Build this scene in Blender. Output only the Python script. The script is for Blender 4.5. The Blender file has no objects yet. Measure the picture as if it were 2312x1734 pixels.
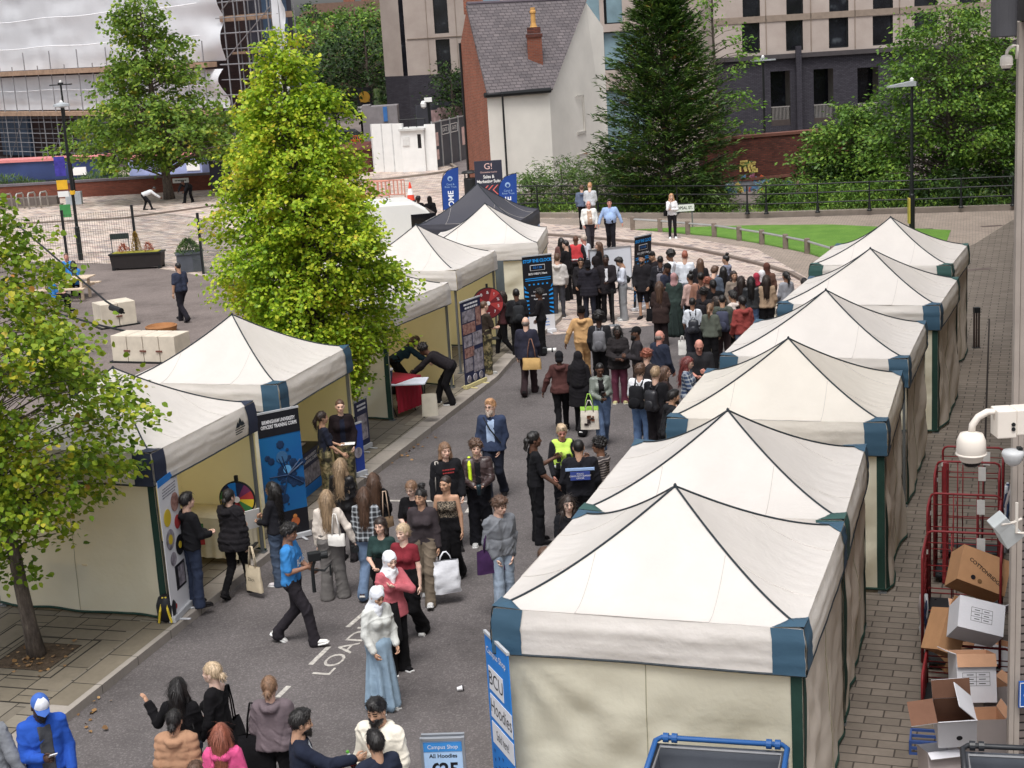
import bpy, math, random
import numpy as np
from mathutils import Vector, Matrix, noise
R = math.radians
C = bpy.context.scene.collection
SC = bpy.context.scene
# ---------------------------------------------------------------- camera
FPX, PITCH, ROLL, CH = 3451.3, 0.22961, -0.062187, 7.965      # focal length in px of a 2312 px wide frame
_f0 = Vector((0, math.cos(PITCH), -math.sin(PITCH))); _u0 = Vector((0, math.sin(PITCH), math.cos(PITCH))); _r0 = Vector((1, 0, 0))
RT = _r0*math.cos(ROLL)+_u0*math.sin(ROLL); UP = -_r0*math.sin(ROLL)+_u0*math.cos(ROLL); FW = _f0
cam = bpy.data.cameras.new('camera'); camo = bpy.data.objects.new('camera', cam); C.objects.link(camo)
cam.sensor_width = 36; cam.lens = FPX/2312*36; cam.clip_start = .1; cam.clip_end = 2000
camo.matrix_world = Matrix(((RT.x, UP.x, -FW.x, 0), (RT.y, UP.y, -FW.y, 0), (RT.z, UP.z, -FW.z, CH), (0, 0, 0, 1)))
SC.camera = camo
# ---------------------------------------------------------------- light: bright overcast
SUN_EL, SUN_AZ = 66, 190            # degrees; azimuth clockwise from +Y
w = bpy.data.worlds.new('World'); SC.world = w; w.use_nodes = True
n = w.node_tree.nodes; l = w.node_tree.links
sky = n.new('ShaderNodeTexSky'); sky.sky_type = 'NISHITA'; sky.sun_disc = False
sky.sun_elevation = R(SUN_EL); sky.sun_rotation = R(SUN_AZ); sky.dust_density = 4; sky.air_density = 1; sky.ozone_density = 1
hs = n.new('ShaderNodeHueSaturation'); hs.inputs['Saturation'].default_value = .22
l.new(sky.outputs[0], hs.inputs['Color']); l.new(hs.outputs[0], n['Background'].inputs['Color'])
n['Background'].inputs['Strength'].default_value = .14
sun = bpy.data.lights.new('sun', 'SUN'); sun.energy = 1.6; sun.angle = R(20); sun.color = (1, .97, .93)
suno = bpy.data.objects.new('sun', sun); C.objects.link(suno)
_sd = Vector((math.sin(R(SUN_AZ))*math.cos(R(SUN_EL)), math.cos(R(SUN_AZ))*math.cos(R(SUN_EL)), math.sin(R(SUN_EL))))
suno.rotation_euler = _sd.to_track_quat('Z', 'Y').to_euler(); suno.location = (0, 0, 40)
SC.view_settings.view_transform = 'Standard'; SC.view_settings.look = 'None'; SC.view_settings.gamma = 1
SC.view_settings.exposure = .42
SC.cycles.max_bounces = 6; SC.cycles.diffuse_bounces = 3; SC.cycles.glossy_bounces = 2; SC.cycles.transmission_bounces = 4
SC.cycles.transparent_max_bounces = 6
# ---------------------------------------------------------------- measuring: a pixel of the 2212 px preview -> a place
PK = 2312/2212
def ray(px, py): return RT*((px*PK-1156)/FPX)-UP*((py*PK-867)/FPX)+FW
def G(px, py, z=0.):
    d = ray(px, py); return Vector((0, 0, CH))+d*((z-CH)/d.z)
def AT(px, py, Y):
    d = ray(px, py); return Vector((0, 0, CH))+d*(Y/d.y)
def PX(p):
    d = Vector(p)-Vector((0, 0, CH)); z = d.dot(FW); return (1156+FPX*d.dot(RT)/z)/PK, (867-FPX*d.dot(UP)/z)/PK
def HGT(px, py, ytop):                      # height of an upright thing from its foot and its top row
    g = G(px, py); lo, hi = 0., 60.
    for _ in range(40):
        m = (lo+hi)/2
        if PX(g+Vector((0, 0, m)))[1] < ytop: hi = m
        else: lo = m
    return m
# ---------------------------------------------------------------- materials
def c(r, g, b): return tuple(((x/255)/12.92 if x < 10.3 else ((x/255+.055)/1.055)**2.4) for x in (r, g, b))
_M = {}
def newmat(name):
    m = bpy.data.materials.new(name); m.use_nodes = True
    return m, m.node_tree.nodes, m.node_tree.links, m.node_tree.nodes['Principled BSDF']
def q4(x): return (x[0], x[1], x[2], 1)
def mul(x, k): return tuple(min(1, max(0, v*k)) for v in x)
def objco(n, l, rz=0., xz=False):
    tc = n.new('ShaderNodeTexCoord'); o = tc.outputs['Object']
    if xz:
        s = n.new('ShaderNodeSeparateXYZ'); k = n.new('ShaderNodeCombineXYZ'); l.new(o, s.inputs[0])
        l.new(s.outputs[0], k.inputs[0]); l.new(s.outputs[2], k.inputs[1]); l.new(s.outputs[1], k.inputs[2]); o = k.outputs[0]
    if rz:
        mp = n.new('ShaderNodeMapping'); mp.inputs['Rotation'].default_value = (0, 0, rz); l.new(o, mp.inputs[0]); o = mp.outputs[0]
    return o
def mixc(n, l, fac, a, b, mode='MIX'):
    m = n.new('ShaderNodeMix'); m.data_type = 'RGBA'; m.blend_type = mode
    for s, v in ((m.inputs[0], fac), (m.inputs[6], a), (m.inputs[7], b)):
        if hasattr(v, 'is_output'): l.new(v, s)
        else: s.default_value = v if isinstance(v, float) else q4(v)
    return m.outputs[2]
def noi(n, l, co, sc, det=4, rough=.6):
    t = n.new('ShaderNodeTexNoise'); t.inputs['Scale'].default_value = sc; t.inputs['Detail'].default_value = det
    t.inputs['Roughness'].default_value = rough; l.new(co, t.inputs['Vector']); return t.outputs['Fac']
def ramp(n, l, f, stops, interp='LINEAR'):
    r = n.new('ShaderNodeValToRGB'); r.color_ramp.interpolation = interp; e = r.color_ramp.elements
    while len(e) < len(stops): e.new(.5)
    for i, (p, col) in enumerate(stops):
        e[i].position = p; e[i].color = q4(col if not isinstance(col, (int, float)) else (col,)*3)
    l.new(f, r.inputs[0]); return r.outputs[0]
def bumpn(n, l, h, st, dist=.01, prev=None):
    b = n.new('ShaderNodeBump'); b.inputs['Strength'].default_value = st; b.inputs['Distance'].default_value = dist
    l.new(h, b.inputs['Height'])
    if prev is not None: l.new(prev, b.inputs['Normal'])
    return b.outputs[0]
def mat(name, col, rough=.8, var=.12, vs=4., bump=.25, bs=30., bd=.006, metal=0., spec=.3, trans=0., tcol=None, col2=None):
    if name in _M: return _M[name]
    m, n, l, b = newmat(name); co = objco(n, l)
    f = ramp(n, l, noi(n, l, co, vs, 5), [(.3, 0.), (.7, 1.)])
    cc = mixc(n, l, f, mul(col, 1-var), col2 if col2 else mul(col, 1+var))
    l.new(cc, b.inputs['Base Color'])
    b.inputs['Roughness'].default_value = rough; b.inputs['Metallic'].default_value = metal; b.inputs['Specular IOR Level'].default_value = spec
    if bump: l.new(bumpn(n, l, noi(n, l, co, bs, 4), bump, bd), b.inputs['Normal'])
    if trans:
        t = n.new('ShaderNodeBsdfTranslucent'); t.inputs[0].default_value = q4(tcol or col)
        ms = n.new('ShaderNodeMixShader'); ms.inputs[0].default_value = trans
        l.new(b.outputs[0], ms.inputs[1]); l.new(t.outputs[0], ms.inputs[2]); l.new(ms.outputs[0], n['Material Output'].inputs[0])
    _M[name] = m; return m
def glow(name, col, st):
    m, n, l, b = newmat(name); b.inputs['Emission Color'].default_value = q4(col); b.inputs['Emission Strength'].default_value = st
    b.inputs['Base Color'].default_value = q4(col); return m
def brick(name, c1, c2, mortar, bw, bh, xz=True, rz=0., mort=.012, offs=.5, rough=.85, dirt=.25, bump=.4, bias=0., extra=None):
    if name in _M: return _M[name]
    m, n, l, b = newmat(name); co = objco(n, l, rz, xz)
    t = n.new('ShaderNodeTexBrick'); l.new(co, t.inputs['Vector'])
    t.inputs['Scale'].default_value = 1; t.inputs['Brick Width'].default_value = bw; t.inputs['Row Height'].default_value = bh
    t.inputs['Mortar Size'].default_value = mort; t.inputs['Mortar Smooth'].default_value = .3; t.inputs['Bias'].default_value = bias
    t.offset = offs
    t.inputs['Color1'].default_value = q4(c1); t.inputs['Color2'].default_value = q4(c2); t.inputs['Mortar'].default_value = q4(mortar)
    f = noi(n, l, co, .9, 6, .65)
    col = mixc(n, l, dirt, t.outputs['Color'], ramp(n, l, f, [(.25, .15), (.75, 1.)]), 'MULTIPLY')
    col = mixc(n, l, .35, col, ramp(n, l, noi(n, l, co, 14, 4), [(.2, .5), (.8, 1.)]), 'MULTIPLY')
    l.new(col, b.inputs['Base Color']); b.inputs['Roughness'].default_value = rough; b.inputs['Specular IOR Level'].default_value = .25
    inv = n.new('ShaderNodeMath'); inv.operation = 'SUBTRACT'; inv.inputs[0].default_value = 1; l.new(t.outputs['Fac'], inv.inputs[1])
    l.new(bumpn(n, l, noi(n, l, co, 60), .3, .004, bumpn(n, l, inv.outputs[0], bump, .012)), b.inputs['Normal'])
    _M[name] = m; return m
# ---------------------------------------------------------------- mesh builder
class MB:
    def __init__(s): s.v = []; s.f = []; s.m = []
    def add(s, vs, fs, mi=0):
        o = len(s.v); s.v += [tuple(p) for p in vs]; s.f += [tuple(i+o for i in f) for f in fs]
        s.m += ([mi]*len(fs) if isinstance(mi, int) else list(mi)); return s
    def box(s, ce, si, rz=0., mi=0, M=None):
        hx, hy, hz = si[0]/2, si[1]/2, si[2]/2
        pts = [Vector((x*hx, y*hy, z*hz)) for x, y, z in ((-1,-1,-1),(1,-1,-1),(1,1,-1),(-1,1,-1),(-1,-1,1),(1,-1,1),(1,1,1),(-1,1,1))]
        Q = M if M is not None else Matrix.Rotation(rz, 3, 'Z')
        pts = [Q @ p+Vector(ce) for p in pts]
        return s.add(pts, [(0,3,2,1),(4,5,6,7),(0,1,5,4),(1,2,6,5),(2,3,7,6),(3,0,4,7)], mi)
    def tube(s, pts, r, n=8, mi=0, cap=True):
        pts = [Vector(p) for p in pts]; rs = r if isinstance(r, (list, tuple)) else [r]*len(pts)
        vs = []; up = Vector((0, 0, 1)); N = len(pts)
        d0 = (pts[1]-pts[0]).normalized()
        a = d0.cross(up) if abs(d0.dot(up)) < .95 else d0.cross(Vector((1, 0, 0))); a.normalize()
        for i, p in enumerate(pts):
            d = (pts[min(i+1, N-1)]-pts[max(i-1, 0)])
            if d.length < 1e-9: d = d0.copy()
            d.normalize(); a = (a-d*a.dot(d)); a.normalize(); b = d.cross(a)
            for k in range(n):
                t = 2*math.pi*k/n; vs.append(p+(a*math.cos(t)+b*math.sin(t))*rs[i])
        fs = [(i*n+k, i*n+(k+1) % n, (i+1)*n+(k+1) % n, (i+1)*n+k) for i in range(N-1) for k in range(n)]
        if cap: fs += [tuple(range(n))[::-1], tuple(range((N-1)*n, N*n))]
        return s.add(vs, fs, mi)
    def lathe(s, prof, ce=(0, 0, 0), n=20, mi=0, M=None):
        vs = []; ce = Vector(ce)
        for r, z in prof:
            for k in range(n):
                t = 2*math.pi*k/n; p = Vector((r*math.cos(t), r*math.sin(t), z))
                vs.append((M @ p if M is not None else p)+ce)
        N = len(prof)
        fs = [(i*n+k, i*n+(k+1) % n, (i+1)*n+(k+1) % n, (i+1)*n+k) for i in range(N-1) for k in range(n)]
        fs += [tuple(range(n))[::-1], tuple(range((N-1)*n, N*n))]
        return s.add(vs, fs, mi)
    def grid(s, fn, nu, nv, mi=0):
        vs = [fn(i/nu, j/nv) for j in range(nv+1) for i in range(nu+1)]
        fs = [(j*(nu+1)+i, j*(nu+1)+i+1, (j+1)*(nu+1)+i+1, (j+1)*(nu+1)+i) for j in range(nv) for i in range(nu)]
        return s.add(vs, fs, mi)
    def prism(s, poly, z0, z1, mi=0):
        n = len(poly); vs = [(p[0], p[1], z0) for p in poly]+[(p[0], p[1], z1) for p in poly]
        return s.add(vs, [tuple(range(n))[::-1], tuple(range(n, 2*n))]+[(i, (i+1) % n, (i+1) % n+n, i+n) for i in range(n)], mi)
    def xprism(s, poly, y0, y1, mi=0):          # polygon in x,z pushed along y
        n = len(poly); vs = [(p[0], y0, p[1]) for p in poly]+[(p[0], y1, p[1]) for p in poly]
        return s.add(vs, [tuple(range(n)), tuple(range(n, 2*n))[::-1]]+[((i+1) % n, i, i+n, (i+1) % n+n) for i in range(n)], mi)
    def obj(s, name, mats, parent=None, smooth=False, bevel=0., loc=None, rz=0.):
        me = bpy.data.meshes.new(name); me.from_pydata(s.v, [], s.f)
        for m in (mats if isinstance(mats, (list, tuple)) else [mats]): me.materials.append(m)
        if any(s.m): me.polygons.foreach_set('material_index', s.m)
        if smooth: me.polygons.foreach_set('use_smooth', [True]*len(me.polygons))
        me.update(); o = bpy.data.objects.new(name, me); C.objects.link(o)
        if parent is not None: o.parent = parent
        if loc is not None: o.location = loc
        o.rotation_euler.z = rz
        if bevel:
            b = o.modifiers.new('bevel', 'BEVEL'); b.width = bevel; b.segments = 2; b.limit_method = 'ANGLE'; b.angle_limit = R(40)
        return o
def tag(o, label=None, cat=None, group=None, kind=None):
    if label: o['label'] = label
    if cat: o['category'] = cat
    if group: o['group'] = group
    if kind: o['kind'] = kind
    return o
def thing(name, label, cat, loc=(0, 0, 0), rz=0., group=None):
    o = bpy.data.objects.new(name, None); C.objects.link(o); o.location = loc; o.rotation_euler.z = rz; o.empty_display_size = .2
    return tag(o, label, cat, group)
def copytree(o, parent=None):
    k = o.copy(); C.objects.link(k)
    if parent is not None: k.parent = parent
    for ch in list(o.children): copytree(ch, k)
    return k
_TX = {}
def text(s, size, m, parent, loc=(0, 0, 0), name='lettering', align='CENTER', bold=.0, M=None, sx=1., ext=.0015):
    key = (s, size, align, bold)
    if key not in _TX:
        cu = bpy.data.curves.new('t', 'FONT'); cu.body = s; cu.size = size; cu.align_x = align; cu.align_y = 'CENTER'; cu.offset = bold*size; cu.resolution_u = 3
        ob = bpy.data.objects.new('t', cu); C.objects.link(ob); bpy.context.view_layer.update()
        me = bpy.data.meshes.new_from_object(ob.evaluated_get(bpy.context.evaluated_depsgraph_get()))
        bpy.data.objects.remove(ob); _TX[key] = me
    me = _TX[key].copy(); me.name = name; me.materials.clear(); me.materials.append(m)
    Q = M if M is not None else Matrix(((1, 0, 0), (0, 0, -1), (0, 1, 0)))      # default: reads from -y, upright
    T = Matrix.Translation(loc) @ Q.to_4x4() @ Matrix.Diagonal((sx, 1, 1, 1)); me.transform(T)
    o = bpy.data.objects.new(name, me); C.objects.link(o)
    if parent is not None: o.parent = parent
    return o
def bars(t, x, z, w_, n_, m, h=.018, gap=.05, y=-.0125, name='small_print', sd=0):
    rg = random.Random(sd+n_); k = MB()
    for i in range(n_):
        u = -w_/2*rg.uniform(.8, 1)
        while u < w_/2*.85: q = min(rg.uniform(.06, .2)*w_, w_/2-u); k.box((x+u+q/2, y, z-gap*i), (q, .003, h)); u += q+w_*.03
    return k.obj(name, m, t)
def flat(name, m, pts, z, kind='structure'):
    mb = MB(); mb.add([(p[0], p[1], z) for p in pts], [tuple(range(len(pts)))]); o = mb.obj(name, m)
    # keep the face looking up
    if o.data.polygons[0].normal.z < 0: o.data.flip_normals()
    return tag(o, kind=kind)
rnd = random.Random(7)
# ================================================================ SETTING
YAW = -.30
def asphalt(name, base, sp=.35):
    m, n, l, b = newmat(name); co = objco(n, l)
    big = ramp(n, l, noi(n, l, co, .45, 8, .7), [(.3, .62), (.5, .95), (.7, 1.14)])
    v = n.new('ShaderNodeTexVoronoi'); v.inputs['Scale'].default_value = 55; l.new(co, v.inputs['Vector'])
    chips = ramp(n, l, v.outputs['Color'], [(.55, 0.), (.9, 1.)])
    col = mixc(n, l, sp, q4(base)[:3], mul(base, 2.3)); m2 = n.new('ShaderNodeMix'); m2.data_type = 'RGBA'
    l.new(chips, m2.inputs[0]); m2.inputs[6].default_value = q4(mul(base, .86)); m2.inputs[7].default_value = q4(mul(base, 1.32))
    pits = ramp(n, l, noi(n, l, co, 9, 5, .8), [(.28, .45), (.42, 1.)])
    col = mixc(n, l, 1., m2.outputs[2], big, 'MULTIPLY'); col = mixc(n, l, .8, col, pits, 'MULTIPLY')
    l.new(col, b.inputs['Base Color']); b.inputs['Roughness'].default_value = .92; b.inputs['Specular IOR Level'].default_value = .15
    l.new(bumpn(n, l, noi(n, l, co, 70, 3), .45, .01, bumpn(n, l, noi(n, l, co, 9, 5), .5, .02)), b.inputs['Normal'])
    return m
def setts(name, cols, bw, bh, rz):
    m, n, l, b = newmat(name); co = objco(n, l, rz)
    t = n.new('ShaderNodeTexBrick'); l.new(co, t.inputs['Vector']); t.inputs['Scale'].default_value = 1
    t.inputs['Brick Width'].default_value = bw; t.inputs['Row Height'].default_value = bh; t.inputs['Mortar Size'].default_value = .012
    t.inputs['Color1'].default_value = (0, 0, 0, 1); t.inputs['Color2'].default_value = (1, 1, 1, 1); t.inputs['Mortar'].default_value = (.5, .5, .5, 1)
    col = ramp(n, l, t.outputs['Color'], [(i/len(cols), x) for i, x in enumerate(cols)], 'CONSTANT')
    col = mixc(n, l, t.outputs['Fac'], col, mul(cols[0], .45))
    col = mixc(n, l, .5, col, ramp(n, l, noi(n, l, co, .5, 6), [(.3, .55), (.7, 1.)]), 'MULTIPLY')
    l.new(col, b.inputs['Base Color']); b.inputs['Roughness'].default_value = .85
    inv = n.new('ShaderNodeMath'); inv.operation = 'SUBTRACT'; inv.inputs[0].default_value = 1; l.new(t.outputs['Fac'], inv.inputs[1])
    l.new(bumpn(n, l, inv.outputs[0], .5, .015), b.inputs['Normal']); return m
m_road = asphalt('road_asphalt', c(107, 102, 102)); m_plaza = asphalt('plaza_asphalt', c(124, 114, 110))
m_setts = setts('granite_setts', [c(172, 158, 148), c(206, 188, 172), c(214, 192, 178), c(188, 164, 154), c(224, 208, 196), c(162, 150, 148), c(212, 196, 186), c(206, 192, 182)], .42, .2, .35)
m_setts2 = setts('junction_setts', [c(200, 184, 172), c(208, 186, 172), c(188, 168, 160), c(138, 126, 126), c(210, 194, 184), c(200, 182, 172), c(206, 188, 178)], .3, .16, .6)
m_path = brick('path_blocks', c(176, 161, 148), c(160, 147, 136), c(112, 104, 98), .21, .105, False, .3, .008, dirt=.3)
m_block = brick('block_paving', c(136, 126, 116), c(120, 111, 102), c(76, 69, 64), 0.40, .19, False, .34, .011, dirt=.3)
m_slab = brick('pavement_slabs', c(140, 132, 120), c(124, 116, 104), c(54, 50, 46), .75, .42, False, 1.87, .010, dirt=.38)
m_kerb = brick('kerb_granite', c(176, 168, 160), c(160, 152, 144), c(100, 94, 88), .9, 3, False, 1.87, .008, dirt=.2)
flat('ground', m_plaza, [(-400, -60), (400, -60), (400, 700), (-400, 700)], 0)
flat('road', m_road, [(-8.6, 9), (6.2, 9), (16.6, 44.2), (7.5, 42.5), (4.2, 40.1), (1.05, 39.6), (-.4, 35.5), (-.6, 34.5), (-5.0, 20.5)], .004)
flat('square_setts', m_setts, [(-34, 67), (-20.5, 61.5), (-14, 58), (-10.3, 53.3), (-6, 48), (-3, 46.5), (2.2, 60), (1.2, 66.8), (.4, 75), (1.5, 104), (-60, 108)], .004)
flat('junction_setts', m_setts2, [(-3, 46.5), (1.0, 39.4), (4.2, 39.9), (8.3, 41.4), (9.5, 46), (8.6, 53.4), (5.3, 60), (4.9, 66.3), (1.2, 66.8)], .008)
lawn_front = [(1367, 497), (1426, 501), (1486, 507), (1543, 512), (1597, 520), (1646, 528), (1697, 538), (1744, 548), (1800, 566), (1850, 590)]
lf = [G(*p) for p in lawn_front]
rl0, rl1, rl2 = G(1108, 472), G(1600, 473), G(2196, 456)
flat('path', m_path, [(rl0.x, rl0.y), (rl1.x, rl1.y), (rl2.x+.6, rl2.y), (22, 55), (17.4, 44), (9.2, 44.6), (8.7, 52), (5.1, 59.4), (2.0, 62.2)], .010)
mg, n, l, b = newmat('lawn_grass'); co = objco(n, l)
col = mixc(n, l, ramp(n, l, noi(n, l, co, 1.3, 6, .7), [(.3, 0.), (.7, 1.)]), c(86, 130, 42), c(112, 154, 58))
l.new(mixc(n, l, .5, col, ramp(n, l, noi(n, l, co, 35, 3), [(.2, .5), (.8, 1.)]), 'MULTIPLY'), b.inputs['Base Color']); b.inputs['Roughness'].default_value = .9
l.new(bumpn(n, l, noi(n, l, co, 60, 3), .8, .03), b.inputs['Normal'])
lp = [(v.x, v.y) for v in lf]+[(11.4, 47.2), (14.8, 50.7)]+[(G(*p).x, G(*p).y) for p in ((2054, 498), (1799, 486), (1640, 487), (1500, 491), (1420, 494))]
flat('lawn', mg, lp, .02)
E_ = Vector((math.cos(-.3), math.sin(-.3)))
# right-hand block paving up to the building
flat('pavement', m_block, [(1.2, 9), (6.0, 9), (4.7+2.5, 13.4), (23, 57.6), (19, 56), (15.6, 50.2), (12.2, 46), (9.1, 41.8), (6.0, 31.6)], .012)
# left-hand raised pavement with its kerb
KB = [(-8.3, 9.), (-5.73, 17.25), (-4.74, 20.5), (-2.62, 27.31), (-.32, 34.47), (.04, 36.2), (.98, 39.53), (1.45, 41.3), (1.62, 42.6), (1.4, 44.0), (.6, 45.2)]
def offs(pl, d):
    o = []
    for i, p in enumerate(pl):
        a = Vector(pl[max(i-1, 0)]); b = Vector(pl[min(i+1, len(pl)-1)]); t = (b-a).normalized(); nn = Vector((-t.y, t.x)); o.append((p[0]+nn.x*d, p[1]+nn.y*d))
    return o
KI = offs(KB, .34); mb = MB()
for i in range(len(KB)-1):
    a, b2, c2, d2 = KB[i], KB[i+1], KI[i+1], KI[i]
    mb.add([(a[0], a[1], 0), (b2[0], b2[1], 0), (b2[0], b2[1], .125), (a[0], a[1], .125), (c2[0], c2[1], .125), (d2[0], d2[1], .125)], [(0, 1, 2, 3), (3, 2, 4, 5)])
tag(mb.obj('kerb', m_kerb), kind='structure')
back = [(-2.5, 46.5), (-4.6, 44), (-6.0, 38.), (-7.6, 31), (-9.4, 24), (-11.6, 17), (-14, 9)]
mb = MB(); poly = KI+back; mb.add([(p[0], p[1], .122) for p in poly]+[(p[0], p[1], 0) for p in poly],
    [tuple(range(len(poly)))[::-1]]+[(i, i+1, i+1+len(poly), i+len(poly)) for i in range(len(poly)-1)])
o = mb.obj('pavement', m_slab)
if o.data.polygons[0].normal.z < 0: o.data.flip_normals()
tag(o, kind='structure')
# small stone border row beside the kerb
KJ = offs(KB, .62); mb = MB()
for i in range(len(KB)-3): mb.add([(*KI[i], .126), (*KI[i+1], .126), (*KJ[i+1], .126), (*KJ[i], .126)], [(0, 1, 2, 3)])
o = mb.obj('pavement_border', brick('border_setts', c(148, 140, 126), c(130, 122, 110), c(54, 50, 46), .34, .28, False, 1.87, .012, dirt=.3)); tag(o, kind='structure')
# tree pit: soil square with framing slabs
tp = G(78, 1418, .12); mb = MB(); Mz = Matrix.Rotation(YAW, 3, 'Z')
def sq(mb, h0, h1, z):
    for s in range(4):
        Q = Matrix.Rotation(YAW+s*math.pi/2, 3, 'Z')
        mb.add([Q @ Vector((-h0, -h0, 0))+Vector((tp.x, tp.y, z)), Q @ Vector((h0, -h0, 0))+Vector((tp.x, tp.y, z)), Q @ Vector((h1, -h1, 0))+Vector((tp.x, tp.y, z)), Q @ Vector((-h1, -h1, 0))+Vector((tp.x, tp.y, z))], [(0, 1, 2, 3)])
m_frame = brick('pit_slabs', c(142, 132, 116), c(126, 117, 102), c(50, 46, 42), .9, .5, False, 1.87, .01, dirt=.45)
k_ = MB(); sq(k_, 1.37, 0, .1235); tag(k_.obj('pit_joint', mat('joint_dark', c(46, 42, 38), .95)), kind='structure'); sq(mb, .60, .44, .1265); sq(mb, .95, .63, .1265); sq(mb, 1.34, .98, .1265); o = mb.obj('tree_pit_slabs', m_frame); tag(o, kind='structure')
mb = MB(); sq(mb, .42, .0, .1262); o = mb.obj('soil', mat('soil', c(84, 70, 56), .95, .4, 12, .8, 50, .02)); tag(o, kind='structure')
# painted bay marks and lettering on the road
m_paint = mat('road_paint', c(212, 208, 200), .8, 0., 15, col2=c(142, 136, 132))
def NG(x, y): return G(x/PK, y/PK)
mb = MB()
for (x0, y0, x1, y1), wd in (((701, 1502, 742.7, 1461), .07), ((785, 1417, 821, 1385.6), .07), ((626.7, 1575.5, 652.3, 1550), .07), ((862, 1131, 1062, 1133), .08), ((1054, 1158, 1064, 1144), .08)):
    a, b2 = NG(x0, y0), NG(x1, y1); t = (b2-a).normalized(); nn = Vector((-t.y, t.x, 0))*wd/2
    mb.add([(p.x, p.y, .008) for p in (a-nn, b2-nn, b2+nn, a+nn)], [(0, 1, 2, 3)])
o = mb.obj('bay_lines', m_paint); tag(o, kind='structure')
a = NG(746, 1529); t = Vector((.30, .954, 0)); upv = Vector((-.954, .30, 0))
o = text('LOADING', .36, m_paint, None, (0, 0, 0), 'loading_marking', 'LEFT', 0., Matrix(((t.x, upv.x, 0), (t.y, upv.y, 0), (0, 0, 1))), 1.55, 0)
o.location = a+upv*.14+Vector((0, 0, .009)); tag(o, kind='structure')
# raised kerb arc through the junction, kerb under the railing, kerb across the square
m_stone = mat('stone_edge', c(140, 130, 120), .85, .15, 3)
def strip(name, pts, wd, h, m):
    mb = MB(); L = offs([(p[0], p[1]) for p in pts], wd/2); Rr = offs([(p[0], p[1]) for p in pts], -wd/2)
    for i in range(len(pts)-1):
        q = [L[i], L[i+1], Rr[i+1], Rr[i]]
        mb.add([(x, y, h) for x, y in q]+[(x, y, 0) for x, y in q], [(3, 2, 1, 0), (0, 1, 5, 4), (2, 3, 7, 6), (1, 2, 6, 5), (3, 0, 4, 7)])
    return tag(mb.obj(name, m), kind='structure')
strip('kerb_arc', [G(*p) for p in ((1120, 506), (1179, 509), (1274, 516), (1397, 527), (1471, 536), (1501, 541), (1569, 555), (1648, 575), (1711, 594), (1734, 607), (1745, 640))], .16, .09, mat('dark_kerb', c(120, 108, 100), .85))
strip('kerb_edge', [rl0+Vector((0, .35, 0)), rl1+Vector((0, .35, 0)), rl2+Vector((.5, .3, 0))], .32, .2, m_stone)
strip('kerb_square', [G(*p) for p in ((-40, 491), (21, 486), (265, 473), (464, 446), (620, 420))], .16, .08, mat('dark_kerb', c(120, 108, 100)))
strip('kerb_island', [G(*p) for p in ((640, 398), (700, 394), (820, 391), (930, 378), (968, 372), (985, 364), (975, 357))], .18, .12, m_stone)
flat('side_road', asphalt('side_asphalt', c(120, 112, 112)), [(G(*p).x, G(*p).y) for p in ((985, 378), (1010, 376), (1010, 340), (940, 352), (985, 364))], .012)
mb = MB()
for px, py, L_, W_ in ((2142, 489, .75, .3), (1994, 500-4, .7, .28), (2110, 583, .9, .3)):
    g = G(px, py); mb.add([(g.x+dx, g.y+dy, .016) for dx, dy in ((-L_/2, -W_/2), (L_/2, -W_/2), (L_/2, W_/2), (-L_/2, W_/2))], [(0, 1, 2, 3)])
o = mb.obj('drain_covers', mat('drain_cover', c(96, 84, 80), .7)); tag(o, kind='structure')
a, b2 = G(2120, 690), G(2150, 1000); d = (b2-a); mb = MB(); nn = Vector((.02, 0, 0))
a2 = G(2137, 690); b3 = G(2120, 1200)
mb.add([(p.x, p.y, .017) for p in (a2-nn, a2+nn, b3+nn, b3-nn)], [(0, 1, 2, 3)]); o = mb.obj('drain_channel', mat('drain_dark', c(40, 34, 32), .9)); tag(o, kind='structure')
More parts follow.
